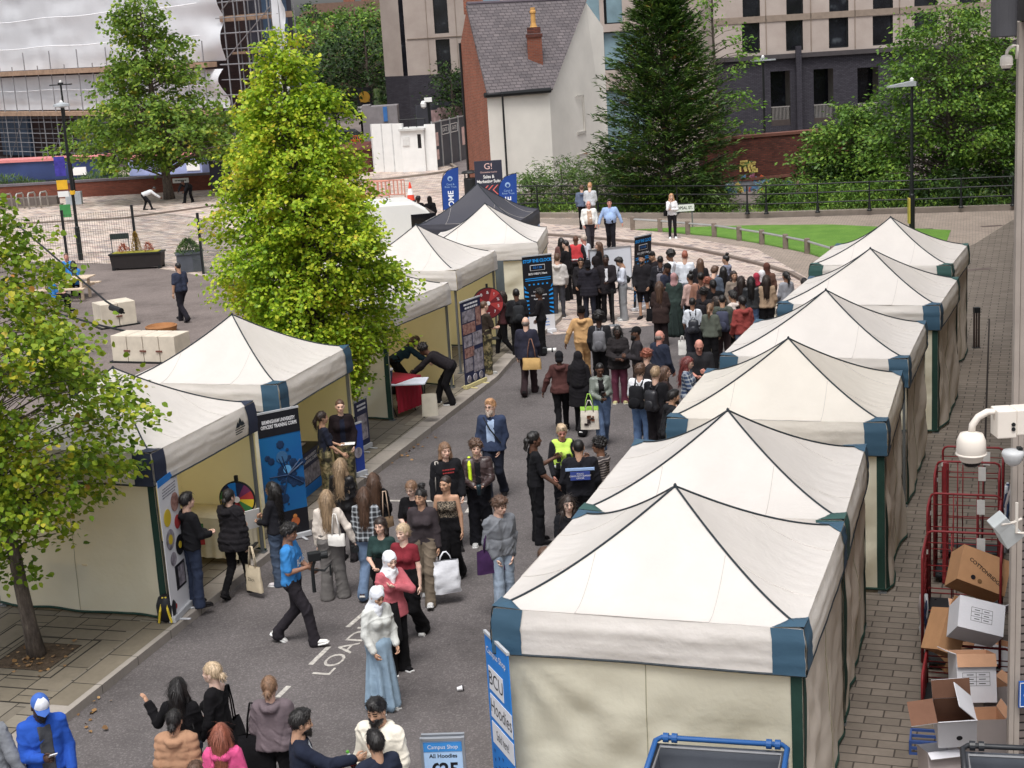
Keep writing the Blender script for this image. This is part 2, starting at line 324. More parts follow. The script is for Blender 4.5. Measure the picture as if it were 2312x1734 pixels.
# ---------------------------------------------------------------- walls measured through the photo
class Wall:
    def __init__(s, A, B):
        s.A = Vector((A[0], A[1], 0)); d = Vector((B[0]-A[0], B[1]-A[1], 0)); s.L = d.length; s.u = d/s.L; s.n = Vector((-s.u.y, s.u.x, 0)); s.rz = math.atan2(s.u.y, s.u.x)
    def hit(s, px, py):
        d = ray(px, py); o = Vector((0, 0, CH)); t = (s.A-o).dot(s.n)/d.dot(s.n); p = o+d*t; return (p-s.A).dot(s.u), p.z
    def rect(s, x0, y0, x1, y1):
        a = s.hit(x0, y0); b = s.hit(x1, y1); return min(a[0], b[0]), min(a[1], b[1]), max(a[0], b[0]), max(a[1], b[1])
def facade(par, m, u0, u1, z0, z1, rects, th=.3, name='wall', inset=.22, mpane=None, mframe=None, windows=True, y0=0.):
    us = sorted(set([u0, u1]+[r[0] for r in rects]+[r[2] for r in rects])); zs = sorted(set([z0, z1]+[r[1] for r in rects]+[r[3] for r in rects]))
    us = [u for u in us if u0 <= u <= u1]; zs = [z for z in zs if z0 <= z <= z1]; mb = MB()
    for i in range(len(us)-1):
        for j in range(len(zs)-1):
            uc, zc = (us[i]+us[i+1])/2, (zs[j]+zs[j+1])/2
            if not any(r[0] < uc < r[2] and r[1] < zc < r[3] for r in rects):
                mb.add([(us[i], y0, zs[j]), (us[i+1], y0, zs[j]), (us[i+1], y0, zs[j+1]), (us[i], y0, zs[j+1])], [(0, 1, 2, 3)])
    mb.add([(u0, y0, z0), (u0, y0, z1), (u0, y0+th, z1), (u0, y0+th, z0), (u1, y0, z0), (u1, y0, z1), (u1, y0+th, z1), (u1, y0+th, z0)], [(0, 1, 2, 3), (4, 7, 6, 5), (1, 5, 6, 2)])
    o = mb.obj(name, m, par)
    for r in rects:
        if not windows: break
        a, z_, b, zz = r; k = MB(); yi = y0+inset+.05; f = min(.07, (b-a)*.12)
        k.add([(a, y0+.002, z_), (b, y0+.002, z_), (b, y0+.002, zz), (a, y0+.002, zz), (a, yi, z_), (b, yi, z_), (b, yi, zz), (a, yi, zz)], [(0, 4, 5, 1), (1, 5, 6, 2), (2, 6, 7, 3), (3, 7, 4, 0)])
        for bx in (((a+f/2, y0+inset, (z_+zz)/2), (f, .06, zz-z_)), ((b-f/2, y0+inset, (z_+zz)/2), (f, .06, zz-z_)), (((a+b)/2, y0+inset, z_+f/2), (b-a-2*f, .06, f)), (((a+b)/2, y0+inset, zz-f/2), (b-a-2*f, .06, f))): k.box(*bx)
        wnd = k.obj('window', mframe or m, par)
        g = MB(); g.box(((a+b)/2, y0+inset+.04, (z_+zz)/2), (b-a, .02, zz-z_)); g.obj('pane', mpane, wnd)
    return o
m_glass, n, l, b = newmat('dark_glass'); co = objco(n, l)
l.new(ramp(n, l, noi(n, l, co, .8, 3), [(.35, c(20, 20, 24)), (.6, c(36, 38, 44)), (.74, c(92, 98, 104))]), b.inputs['Base Color']); b.inputs['Roughness'].default_value = .15; b.inputs['Specular IOR Level'].default_value = .6  # pale patches in the colour stand for blinds and reflections
m_glass2 = mat('blue_glass', c(120, 144, 154), .2, .3, .6, 0)
m_black = mat('black_metal', c(30, 32, 34), .5, .1, 5, .05)
m_white = mat('white_paint', c(232, 232, 230), .6, .05, 2, .05)
m_panel, n, l, b = newmat('beige_panel'); co = objco(n, l, 0, True)
cb = mixc(n, l, ramp(n, l, noi(n, l, co, .5, 5), [(.3, 0.), (.7, 1.)]), c(166, 152, 144), c(188, 176, 168))
l.new(mixc(n, l, .35, cb, ramp(n, l, noi(n, l, co, 25, 3), [(.2, .6), (.8, 1.)]), 'MULTIPLY'), b.inputs['Base Color']); b.inputs['Roughness'].default_value = .85
m_dkbrick = brick('dark_brick', c(76, 74, 82), c(62, 60, 68), c(48, 46, 52), .225, .075, dirt=.2)
m_redbrick = brick('red_brick', c(170, 96, 74), c(140, 76, 58), c(150, 128, 112), .225, .075, dirt=.3)
m_oldbrick = brick('old_brick', c(128, 72, 60), c(92, 52, 46), c(84, 66, 60), .225, .075, dirt=.5)
# ---- middle apartment block (beige over dark brick)
W1 = Wall(AT(884, 200, 106).xy, AT(1060, 200, 106).xy); bM = thing('apartment_building', 'beige panelled apartment block with dark brick base seen left of the white house', 'building', (W1.A.x, W1.A.y, 0), W1.rz)
zb = W1.hit(940, 160)[1]; zt = 16.
rc = [W1.rect(928, -90, 970, 71), W1.rect(936, 86, 974, 160)]
rc = [(rc[0][0], rc[0][1], rc[0][2], rc[0][3]), (rc[0][0], zb+.02, rc[0][2], rc[1][3])]
facade(bM, m_panel, 0, 13.5, zb, zt, rc, mpane=m_glass, mframe=m_black)
facade(bM, m_dkbrick, 0, 13.5, 0, zb-.003, [W1.rect(980, 192, 1000, 245)], name='brick_base', mpane=m_glass, mframe=m_black)
mb = MB(); zz = rc[0][1]
mb.box((6.7, -.03, zz-.25), (13.2, .05, .04)); mb.box((rc[0][0]-.5, -.03, (zb+zt)/2), (.03, .05, zt-zb-.1)); mb.box((rc[0][2]+.5, -.03, (zb+zt)/2), (.03, .05, zt-zb-.1)); mb.obj('panel_joint', mat('joint', c(140, 126, 114)), bM)
# receding left side
sd = Vector((-.72, .7)); mb = MB(); sl = 2.0
def side(z0, z1, m, nm, s0, s1):
    k = MB(); k.add([(-.72*s0, .7*s0, z0), (-.72*s1, .7*s1, z0), (-.72*s1, .7*s1, z1), (-.72*s0, .7*s0, z1)], [(0, 3, 2, 1)]); return k.obj(nm, m, bM)
side(zb, zt, m_panel, 'side_wall', .45, 2.3); side(0, zb-.003, m_dkbrick, 'side_base', 0, 2.3)
k = MB(); k.add([(0, .0, zb), (-.32, .32, zb), (-.32, .32, zt), (0, 0, zt)], [(0, 3, 2, 1)]); k.obj('slit_window', m_glass, bM)
k = MB(); k.add([(-1.6, 1.6, 0), (-1.6, 12, 0), (-1.6, 12, zt), (-1.6, 1.6, zt), (13.5, 0, 0), (13.5, 12, 0), (13.5, 12, zt), (13.5, 0, zt)], [(0, 1, 2, 3), (4, 7, 6, 5), (1, 5, 6, 2)]); k.obj('rear_wall', m_panel, bM)
# ---- linking glazed block right of the white house
W3 = Wall(AT(1010, 100, 100).xy, AT(1560, 100, 92).xy); bL = thing('apartment_building', 'glazed pale link block between the white house and the grey brick flats', 'building', (W3.A.x, W3.A.y, 0), W3.rz)
rl = [W3.rect(1030, -60, 1080, 8), W3.rect(1145, -60, 1180, 8), W3.rect(1235, -70, 1296, 50), W3.rect(1300, -70, 1345, 50), W3.rect(1240, 74, 1292, 152), W3.rect(1298, 70, 1400, 148), W3.rect(1420, -70, 1470, 40), W3.rect(1300, 195, 1400, 330)]
rl = [(r[0], r[1], r[2], min(r[3], 15.5)) for r in rl]
facade(bL, m_panel, 0, W3.L, 0, 16, rl, mpane=m_glass2, mframe=m_black)
# ---- right apartment block (beige panels above dark grey brick)
W2 = Wall(AT(1545, 200, 88).xy, AT(1975, 200, 88).xy); bR = thing('apartment_building', 'long apartment block with beige upper storeys over dark grey brick ground floor on the right', 'building', (W2.A.x, W2.A.y, 0), W2.rz)
zc = W2.hit(1700, 116)[1]; zr = zc+9
rows = [(-70, 33), (44, 120)]; rc = []
for i, (xa, xb) in enumerate(((1602, 1642), (1697, 1735), (1790, 1833), (1885, 1929))):
    yo = (6, 0, -6, -9)[i]
    for y0_, y1_ in rows: r = W2.rect(xa, y0_+yo, xb, min(y1_+yo, 116)); rc.append((r[0], max(r[1], zc+.15), r[2], min(r[3], zr-.2)))
r = W2.rect(1976, 10, 2030, 60); L2 = W2.hit(2200, 100)[0]
for xa, xb in ((1975, 2025), (2073, 2118)):
    r = W2.rect(xa, -70, xb, 75 if xa < 2000 else 60); rc.append((r[0], r[1], r[2], min(r[3], zr-.2)))
facade(bR, m_panel, 0, L2, zc, zr, rc, mpane=m_glass, mframe=m_black)
rb = [W2.rect(1664, 155, 1708, 290-20), W2.rect(1757, 150, 1801, 265), W2.rect(1852, 147, 1898, 262)]
rb = [(a_, max(b_, .3), c_, d_) for a_, b_, c_, d_ in rb]
facade(bR, m_dkbrick, 0, L2, -1, zc-.25, rb, name='brick_base', windows=False)
k = MB(); k.box((L2/2, -.06, zc-.125), (L2+.1, .35, .25)); k.obj('cornice', mat('cornice', c(70, 66, 68), .6), bR)
k = MB()
for r in rb: k.box(((r[0]+r[2])/2, 2.4, 2.2), (r[2]-r[0]+1.6, .1, 5))
k.obj('lobby_wall', mat('lobby_wall', c(150, 146, 140), .7, .3, .7), bR)
for r in rb:
    k = MB(); k.box((r[2]-.5, 1.2, (r[1]+r[3])/2), (.9, .1, r[3]-r[1])); k.obj('door', m_glass, bR)
    rail_ = MB(); zz = r[1]+1.05
    rail_.box(((r[0]+r[2])/2, .12, zz), (r[2]-r[0]-.02, .05, .05))
    for q in range(13): rail_.box((r[0]+.08+(r[2]-r[0]-.16)*q/12, .12, zz-.45), (.025, .025, .85))
    rail_.obj('balustrade', mat('rail_grey', c(150, 146, 142), .5), bR)
    k = MB(); k.box(((r[0]+r[2])/2, .2, r[1]+.15), (r[2]-r[0]-.02, .3, .35)); k.obj('sill', mat('sill_dark', c(70, 62, 60)), bR)
k = MB()
for xj in (1655, 1752, 1847, 1943): uu = W2.hit(xj, 80)[0]; k.box((uu, -.02, (zc+zr)/2), (.04, .06, zr-zc-.1))
for zj in (W2.hit(1700, 38)[1], ): k.box((L2/2, -.025, zj), (L2-.1, .05, .35))
k.obj('panel_joint', mat('joint', c(140, 126, 114)), bR)
k = MB(); k.add([(0, 0, zc), (0, 12, zc), (0, 12, zr), (0, 0, zr)], [(0, 3, 2, 1)]); k.add([(0, 0, zr), (L2, 0, zr), (L2, 12, zr), (0, 12, zr)], [(0, 1, 2, 3)]); k.add([(0, 0, -1), (0, 12, -1), (0, 12, zc), (0, 0, zc)], [(0, 3, 2, 1)]); k.obj('rear_wall', m_panel, bR)
k = MB(); u_, z_ = W2.hit(1725, 262); k.box((u_, -.3, z_+1.2), (.3, .3, 6)); k.obj('pier', m_dkbrick, bR)
# ---- old brick wall with graffiti behind the railing
W4 = Wall(AT(1540, 400, 69).xy, AT(1800, 400, 70.5).xy); bw = thing('graffiti_wall', 'weathered dark red brick wall with colourful graffiti behind the railing', 'brick wall', (W4.A.x, W4.A.y, 0), W4.rz)
zt4 = W4.hit(1690, 292)[1]; mb = MB(); mb.box((W4.L/2+.8, .25, zt4/2-.5), (W4.L+2.5, .5, zt4+1)); mb.obj('wall', m_oldbrick, bw)
mb = MB(); mb.box((W4.L/2+.8, .25, zt4+.06), (W4.L+2.6, .6, .12)); mb.obj('coping', mat('coping', c(112, 74, 64)), bw)
mb = MB(); mb.box((W4.L/2+.8, -.02, W4.hit(1690, 380)[1]), (W4.L+2.3, .08, .12)); mb.obj('ledge', mat('coping', c(112, 74, 64)), bw)
rg = random.Random(3); cols = [c(120, 150, 180), c(176, 190, 200), c(200, 90, 60), c(90, 130, 170), c(210, 190, 110), c(190, 120, 150)]
a0, z0_, a1, z1_ = W4.rect(1570, 392, 1665, 447); mb = MB(); mb.box(((a0+a1)/2, -.01, (z0_+z1_)/2), (a1-a0, .02, z1_-z0_)); mb.obj('grey_patch', mat('grey_paint', c(120, 122, 128), .8, .3, 2), bw)
for gi, (xa, ya, xb, yb) in enumerate(((1562, 385, 1660, 450), (1690, 392, 1725, 432), (1850, 440, 1925, 462), (1598, 352, 1632, 372))):
    a0, z0_, a1, z1_ = W4.rect(xa, ya, xb, yb); mb = MB()
    for s in range((34, 12, 22, 8)[gi]):
        x0, zc_ = rg.uniform(a0, a1), rg.uniform(z0_, z1_); pts = []; ang = rg.uniform(0, 6.28)
        for q in range(7): pts.append((x0, -.035, zc_)); ang += rg.uniform(-1, 1); x0 = min(a1, max(a0, x0+.13*math.cos(ang))); zc_ = min(z1_, max(z0_, zc_+.13*math.sin(ang)))
        w_ = rg.choice((.045, .07, .1)); mi = rg.randrange(6) if gi != 3 else 4
        for q in range(6):
            p, r_ = Vector(pts[q]), Vector(pts[q+1]); d = r_-p
            if d.length < .02: continue
            nn = Vector((-d.z, 0, d.x)).normalized()*w_; mb.add([p-nn, r_-nn, r_+nn, p+nn], [(0, 1, 2, 3)], mi)
    mb.obj('graffiti', [mat('spray%d' % i, x, .7, .1, 6, 0) for i, x in enumerate(cols)], bw)
# ---- white rendered house with slate roof
F1, F2 = AT(1051, 199, 75), AT(1186, 188, 76.5); A1_, A2_ = AT(1009, 15, 79), AT(1264, 3, 80); B1_, B2_ = AT(995, 93, 80.5), AT(1303, 58, 82)
def onpl(px, py, a, b, c_):
    nn = (b-a).cross(c_-a); d = ray(px, py); o = Vector((0, 0, CH)); return o+d*((a-o).dot(nn)/d.dot(nn))
A2_ = onpl(1264, 3, F1, F2, A1_); B2_ = AT(1303, 58, A2_.y+1.2)
hs_ = thing('white_house', 'white rendered house with steep purple slate roof and a red brick gable', 'house', (F1.x, F1.y, 0))
def LH(p): return Vector(p)-Vector((F1.x, F1.y, 0))
def dn(p, z=0): q = LH(p); q.z = z; return q
m_render = mat('white_render', c(226, 222, 214), .9, .08, .5, .3, 40); m_slate = brick('slate_tiles', c(126, 118, 120), c(108, 102, 105), c(66, 61, 64), .34, .2, False, 0., .014, dirt=.35, bump=.9)
mb = MB(); mb.add([dn(F1), dn(F2), LH(F2), LH(F1)], [(0, 1, 2, 3)]); mb.obj('front_wall', m_render, hs_)
mb = MB(); mb.add([dn(F2), dn(B2_), LH(B2_), LH(A2_), LH(F2)], [(0, 1, 2, 3, 4)]); mb.obj('gable_wall', m_render, hs_)
def brwall(pts, m, nm):               # brick wall with its own local frame so that courses run level
    a, b = pts[0], pts[1]; rz = math.atan2(b.y-a.y, b.x-a.x); Q = Matrix.Rotation(-rz, 3, 'Z'); mb = MB()
    mb.add([Q @ (p-a) for p in pts], [tuple(range(len(pts)))]); o = mb.obj(nm, m, hs_); o.location = a; o.rotation_euler.z = rz; return o
brwall([dn(B1_), dn(F1), LH(F1), LH(A1_), LH(B1_)], m_redbrick, 'brick_gable')
mb = MB(); mb.add([dn(B1_), dn(B2_), LH(B2_), LH(B1_)], [(3, 2, 1, 0)]); mb.obj('back_wall', m_redbrick, hs_)
def slope(P, Q_, R_, S, nm, ov=.25):     # roof slab with its own flat frame for the slates: P,Q eave, R,S ridge
    e = (Q_-P).normalized(); nn = e.cross((S-P)).normalized(); f = nn.cross(e); Mt = Matrix((e, f, nn)).transposed()
    pts = []
    for p, (ex, ey) in ((P, (-ov*.3, -ov)), (Q_, (ov*.3, -ov)), (R_, (ov*.3, 0)), (S, (-ov*.3, 0))):
        d = p-P; pts.append((d.dot(e)+ex, d.dot(f)+ey))
    k = MB(); k.prism(pts, .02, .14); o = k.obj(nm, m_slate, hs_); o.matrix_local = Matrix.Translation(P) @ Mt.to_4x4(); return o
slope(LH(F1), LH(F2), LH(A2_), LH(A1_), 'roof'); mb = MB(); mb.add([LH(B2_), LH(B1_), LH(A1_), LH(A2_)], [(0, 1, 2, 3)]); mb.obj('roof', m_slate, hs_)
k = MB(); k.tube([LH(A1_)+Vector((0, 0, .15)), LH(A2_)+Vector((0, 0, .15))], .1, 8); k.obj('ridge_tile', mat('ridge', c(92, 84, 92)), hs_)
k = MB(); k.tube([LH(F1)+Vector((-.1, -.22, -.14)), LH(F2)+Vector((.05, -.22, -.14))], .13, 8); k.tube([LH(F1)+Vector((.75, -.2, -.1)), LH(F1)+Vector((.75, -.09, -.5)), dn(F1)+Vector((.75, -.08, 0))], .05, 8)
k.obj('gutter', m_black, hs_)
k = MB(); k.tube([LH(B1_)+Vector((-.05, -.05, 0)), dn(B1_)+Vector((-.05, -.05, 0))], .06, 8); k.obj('drainpipe', m_black, hs_)
cp = AT(1159, 168, 77.3)-Vector((F1.x, F1.y, 0)); k = MB(); k.box((cp.x, cp.y+.3, cp.z+.8), (.72, .6, 2.6)); ch = k.obj('chimney', brick('chimney_brick', c(150, 84, 62), c(128, 70, 54), c(120, 98, 88), .225, .075), hs_)
k = MB(); k.box((cp.x, cp.y+.3, cp.z+2.05), (.82, .7, .16)); k.box((cp.x, cp.y+.3, cp.z+2.3), (.66, .55, .3)); k.obj('chimney_cap', m_oldbrick, ch)
k = MB(); k.lathe([(.22, 0), (.16, .1), (.12, .25), (.115, .7), (.15, .74), (.15, .82), (.12, .86), (.12, 1.0), (.09, 1.0)], (cp.x, cp.y+.3, cp.z+2.4), 16); k.obj('chimney_pot', mat('pot', c(196, 150, 88), .7), ch)
k = MB(); k.box((cp.x, cp.y-.05, cp.z-.45), (1.0, .12, .25)); k.obj('flashing', mat('lead', c(130, 140, 148), .5), ch)
ap = LH(AT(1022, 4, 79.8)); k = MB(); k.box((ap.x, ap.y, ap.z+.5), (1.0, .7, 2.2)); k.obj('chimney', m_redbrick, hs_)
WG = Wall((F2.x, F2.y), (B2_.x, B2_.y)); gz = thing('x', None, None); bpy.data.objects.remove(gz)
for nm, (xa, ya, xb, yb) in (('blocked_window', (1244, 208, 1263, 285)), ('blocked_window', (1303-57, 335, 1327-57, 385)), ('blocked_window', (1249, 374, 1262, 392))):
    r = WG.rect(xa, ya, xb, yb); k = MB(); w_ = .05
    for bx in (((r[0]+r[2])/2, r[3], r[2]-r[0], w_), ((r[0]+r[2])/2, r[1], r[2]-r[0]+.2, w_*3), (r[2], (r[1]+r[3])/2, w_, r[3]-r[1])): k.box((bx[0], -.02, bx[1]), (bx[2], .06, bx[3]))
    o = k.obj(nm, mat('render_edge', c(192, 188, 180)), hs_); o.location = LH((WG.A.x, WG.A.y, 0)); o.rotation_euler.z = WG.rz
# ---- sheeted scaffold building on the left
W5 = Wall(AT(0, 160, 122).xy, AT(475, 141, 100).xy); sb = thing('scaffolded_building', 'large building wrapped in white sheeting on scaffold with timber walkways', 'building', (W5.A.x, W5.A.y, 0), W5.rz)
m_sheet = mat('white_sheeting', c(236, 238, 243), .6, .05, .4, .3, 3, .03, trans=.25, tcol=c(210, 214, 222))
m_pole = mat('scaffold_pole', c(140, 140, 144), .5, .2, 6, .1, metal=.3); m_timber = mat('scaffold_boards', c(158, 132, 112), .85, .25, 3)
zd1, zd2 = W5.hit(240, 152)[1], W5.hit(100, 244)[1]; LR = W5.hit(497, 141)[0]
def shfn(u0, u1, z0, z1, amp, sd):
    def f(a, b_):
        u = u0+(u1-u0)*a; z = z0+(z1-z0)*b_
        d = noise.noise(Vector((u*.25+sd, z*.9, sd)))*amp+noise.noise(Vector((u*.9-sd, z*.5+u*.25, 3)))*amp*.6
        d += amp*.35*abs(math.sin(z*2.1+u*.04))
        if a > .93: d += math.sin(z*2.5)*.25*(a-.93)/.07; u += .35*noise.noise(Vector((z*.8, 5, sd)))
        return (u, -.35-d, z)
    return f
mb = MB(); mb.grid(shfn(-14, LR, zd1+.3, 19, .13, 1.), 120, 46); mb.obj('sheeting', m_sheet, sb, True)
mb = MB(); mb.grid(shfn(-14, LR-.3, zd2+.25, zd1-.2, .2, 7.), 120, 26); mb.obj('sheeting', m_sheet, sb, True)
mb = MB()
for zz in (zd1+1.9, zd1+3.9, zd1+5.9, zd1+7.8, zd2+1.7): mb.tube([(-14+i*1.5, -.72-.06*math.sin(i*1.3), zz+.05*math.sin(i*.9)) for i in range(int((LR+13.5)/1.5))], .035, 5)
mb.obj('seam', mat('seam_white', c(236, 238, 242), .5), sb)
mb = MB(); mb.box((LR/2-7.5, -.75, zd1+.1), (LR+13, .9, .32)); mb.box((LR/2-7.5, -.75, zd2+.02), (LR+13, .9, .3)); mb.obj('walkway', m_timber, sb)
LS = W5.hit(617, 141)[0]; mb = MB()
mb.box(((LR+LS)/2, .2, W5.hit(560, 35)[1]), (LS-LR+.4, 1.0, .35)); mb.box(((LR+LS)/2, .6, W5.hit(560, 112)[1]), (LS-LR+.2, .6, .15)); mb.obj('walkway', m_timber, sb)
mb = MB(); rg = random.Random(5)
for i in range(24):
    u = -12+i*2.0
    if u < LR-1: mb.tube([(u, -1.0, 0), (u+.1, -1.0, zd1+(1.6 if i % 2 else .6))], .045, 6); mb.tube([(u+.5, .4, 0), (u+.5, .4, zd2)], .04, 6)
for z_ in (.9, 1.6, 2.3, zd2-.6): mb.tube([(-13, -1.0, z_), (LR, -1.0, z_)], .03, 5); mb.tube([(-13, .3, z_+.2), (LR, .3, z_+.2)], .025, 5)
for i in range(5): mb.tube([(-11+i*6.5, -1.05, 0.2), (-8+i*6.5, -1.05, zd2)], .03, 5)
for i in range(6):
    u = LR+.4+(LS-LR)*i/5; mb.tube([(u, -.4, 0), (u, -.4, 19)], .05, 6); mb.tube([(u-.3, .9, 0), (u-.3, .9, 19)], .045, 6)
for i in range(19): mb.tube([(LR-.5, -.4, 1+i*.95), (LS+.3, -.4, 1+i*.95)], .032 if i % 2 else .045, 5)
for i in range(6): mb.tube([(LR+.3, -.45, 1+i*3), (LS-.4, -.45, 4+i*3)], .035, 5)
for i in range(30): s = .25*(i % 2); mb.tube([(LS-.5+s, -.3, i*.6), (LS-.25-s, -.3, i*.6+.6)], .02, 4)
mb.obj('scaffold', m_pole, sb)
mb = MB(); mb.box((LR/2-7, 2.6, 8), (LR+14+.5, .4, 22)); mb.obj('wall', brick('site_brick', c(86, 62, 60), c(68, 54, 56), c(76, 68, 66), .225, .075), sb)
mb = MB(); mb.box(((LR+LS)/2-1.6, 2.4, 9), (LS-LR-1.6, .4, 22)); mb.obj('wall', mat('dark_interior', c(62, 62, 72), .8, .5, .8), sb)
mb = MB(); 
for bx in (((LR+2.5, 2.0, W5.hit(540, 60)[1]-1.3), (2.2, .3, 6)), ((-3, 2.2, 1.8), (5, .3, 3.2)), ((9, 2.2, 1.6), (4, .3, 3))): mb = MB(); mb.box(*bx); mb.obj('blue_panel', mat('blue_sheet', c(72, 92, 116), .5, .3, 1), sb)
mb = MB(); mb.grid(shfn(LS-.3, LS+.9, 3, 19, .2, 4.), 6, 40); mb.obj('sheeting', m_sheet, sb, True)
# ---- canal boats behind the square's brick wall
for (xa, xb, Y, hz, lab) in ((-60, 250, 99, 1.45, 'long dark blue canal boat with a pink roof behind the brick wall, left one'), (262, 470, 97, 1.3, 'canal boat with a pale mural side and pink roof behind the tree')):
    p0, p1 = AT(xa, 380, Y), AT(xb, 380, Y-2); rz = math.atan2(p1.y-p0.y, p1.x-p0.x); L_ = (p1-p0).length
    t = thing('canal_boat', lab, 'canal boat', (p0.x, p0.y, 0), rz)
    k = MB(); k.prism([(0, 0), (L_-.8, 0), (L_, 1), (L_-.8, 2), (0, 2)], -.5, .25); k.obj('hull', mat('hull_black', c(36, 40, 52), .5), t)
    k = MB(); k.box((L_/2-.3, 1, .25+(hz-.25)/2), (L_-1.6, 1.7, hz-.25)); cb = k.obj('cabin', mat('boat_blue' if xa < 0 else 'boat_mural', c(46, 60, 100) if xa < 0 else c(150, 160, 200), .4, .3, .5), t)
    k = MB(); k.box((L_/2-.3, 1, hz+.06), (L_-1.3, 1.9, .16)); k.obj('roof', mat('boat_pink', c(204, 128, 128), .6), t)
    k = MB(); k.box((L_*.75, .13, .7), (.9, .06, .5)); k.obj('notice', m_white, cb)
# ---- brick wall round the square
W6 = Wall(G(-60, 440).xy, G(470, 409).xy); t = thing('brick_wall', 'long low red brick wall with stone coping along the cobbled square', 'brick wall', (W6.A.x, W6.A.y, 0), W6.rz)
k = MB(); k.box((W6.L/2, .2, .42), (W6.L, .4, .84+.0)); k.obj('wall', brick('square_brick', c(140, 78, 62), c(116, 64, 52), c(110, 80, 70), .225, .075), t)
k = MB(); k.box((W6.L/2, .2, .90), (W6.L+.1, .5, .12)); k.obj('coping', mat('coping_blue', c(104, 98, 104)), t)
r = W6.rect(372, 380, 408, 390); sg = thing('street_sign', 'small white street name plate on the low brick wall beside the tree', 'street sign', (W6.A+W6.u*r[0]).to_tuple(), W6.rz)
k = MB(); k.box(((r[2]-r[0])/2, -.03, .62), (r[2]-r[0], .04, .26)); k.obj('plate', m_white, sg); bars(sg, (r[2]-r[0])/2, .62, .8, 1, m_black, .05, y=-.054)
# round old brick wall with hoarding and hut beyond
ci = G(800, 372); t = thing('round_brick_wall', 'curved dark old brick wall beside the white hoarding', 'brick wall', (ci.x-1.4, ci.y+2.2, 0))
k = MB(); k.lathe([(2.6, 0), (2.6, 1.35), (2.7, 1.38), (2.6, 1.5), (2.2, 1.55)], n=40); k.obj('wall', m_oldbrick, t)
# ---- hoarding, hut, gates, barriers, cars and signs in the middle distance
t_ = G(805, 372); Wh = Wall(AT(798, 350, 92).xy, AT(870, 350, 90.5).xy)
def slab(name, W, px0, py0, px1, zb_, m, lab, cat, th=.08, grp=None):
    a, zt_ = W.hit(px0, py0); b_, _ = W.hit(px1, py0); t = thing(name, lab, cat, (W.A+W.u*a).to_tuple(), W.rz, grp)
    k = MB(); k.box(((b_-a)/2, th/2, (zt_+zb_)/2), (b_-a, th, zt_-zb_)); k.obj('panel', m, t); return t, b_-a, zt_
t, L_, z_ = slab('hoarding', Wh, 801, 268, 869, 0, m_white, 'plain white site hoarding left of the white gatehouse', 'hoarding')
k = MB()
for i in range(4): k.box((L_*i/3, -.02, z_/2), (.05, .06, z_-.02))
k.obj('batten', mat('batten', c(205, 205, 205)), t)
Wg = Wall(AT(870, 350, 90.3).xy, AT(938, 350, 90).xy)
a, zt_ = Wg.hit(870, 283); b_, _ = Wg.hit(914, 283)
t = thing('gatehouse', 'small white gatehouse with a dark window beside the site gates', 'hut', Wg.A.to_tuple(), Wg.rz)
wn = Wg.rect(901, 290, 911, 320); facade(t, m_white, 0, b_, 0, zt_, [wn], th=1.6, mpane=m_glass, mframe=m_black, inset=.08)
k = MB(); k.box((b_/2, .8, zt_+.06), (b_+.2, 1.9, .12)); k.obj('roof', mat('hut_roof', c(200, 200, 198)), t)
k = MB(); k.box((.3, -.03, zt_-.6), (.4, .06, .5)); k.obj('shutter', mat('shutter', c(214, 214, 212)), t)
k = MB(); k.box((b_+.33, .3, zt_/2+.15), (.64, .1, zt_+.3)); k.obj('side_panel', m_white, t)
k = MB()
for i in range(4): k.tube([(-.2+i*.5, .9, zt_+.1), (-.2+i*.5, .9, zt_+.6)], .03, 5)
k.tube([(-.2, .9, zt_+.6), (1.3, .9, zt_+.6)], .03, 5); k.obj('guard_rail', m_black, t)
W7 = Wall(AT(937, 350, 91).xy, AT(1012, 340, 97).xy)
m_dkpanel = mat('dark_hoarding', c(70, 72, 80), .6, .15, 1)
g1, z1_ = W7.hit(938, 272); g2, z2_ = W7.hit(1008, 258); t = thing('site_gate', 'dark mesh-covered site gates marked GATE between gatehouse and white house', 'gate', W7.A.to_tuple(), W7.rz)
k = MB(); k.box((W7.L/2, .05, 1.35), (W7.L, .08, 2.6)); k.obj('panel', m_dkpanel, t)
k = MB()
for i in range(5): k.box((W7.L*i/4, -.03, 1.4), (.07, .07, 2.8))
k.box((W7.L/2, -.03, 2.72), (W7.L, .06, .06)); k.obj('gate_frame', mat('galvanised', c(170, 172, 174), .4, .1, 3, .1, metal=.5), t)
text('GATE 1', .32, m_white, t, (W7.L*.38, -.02, 2.15)); text('GATE', .32, m_white, t, (W7.L*.63, -.02, 2.15))
k = MB()
for u_ in (.38, .63):
    for s in (-1, 1): k.box((W7.L*u_+s*.62, -.01, 2.15), (.03, .02, .5)); k.box((W7.L*u_, -.01, 2.15+s*.25), (1.2, .02, .03))
k.obj('gate_label_frame', m_white, t)
k = MB()
for u_, z__, w_, h_ in ((.12, 1.7, .6, .8), (.12, .8, .5, .6), (.9, 1.5, .6, 1.1)): k.box((W7.L*u_, 0, z__), (w_, .03, h_))
k.obj('notice', mat('notice_mix', c(200, 170, 165), .6, .3, 3), t)
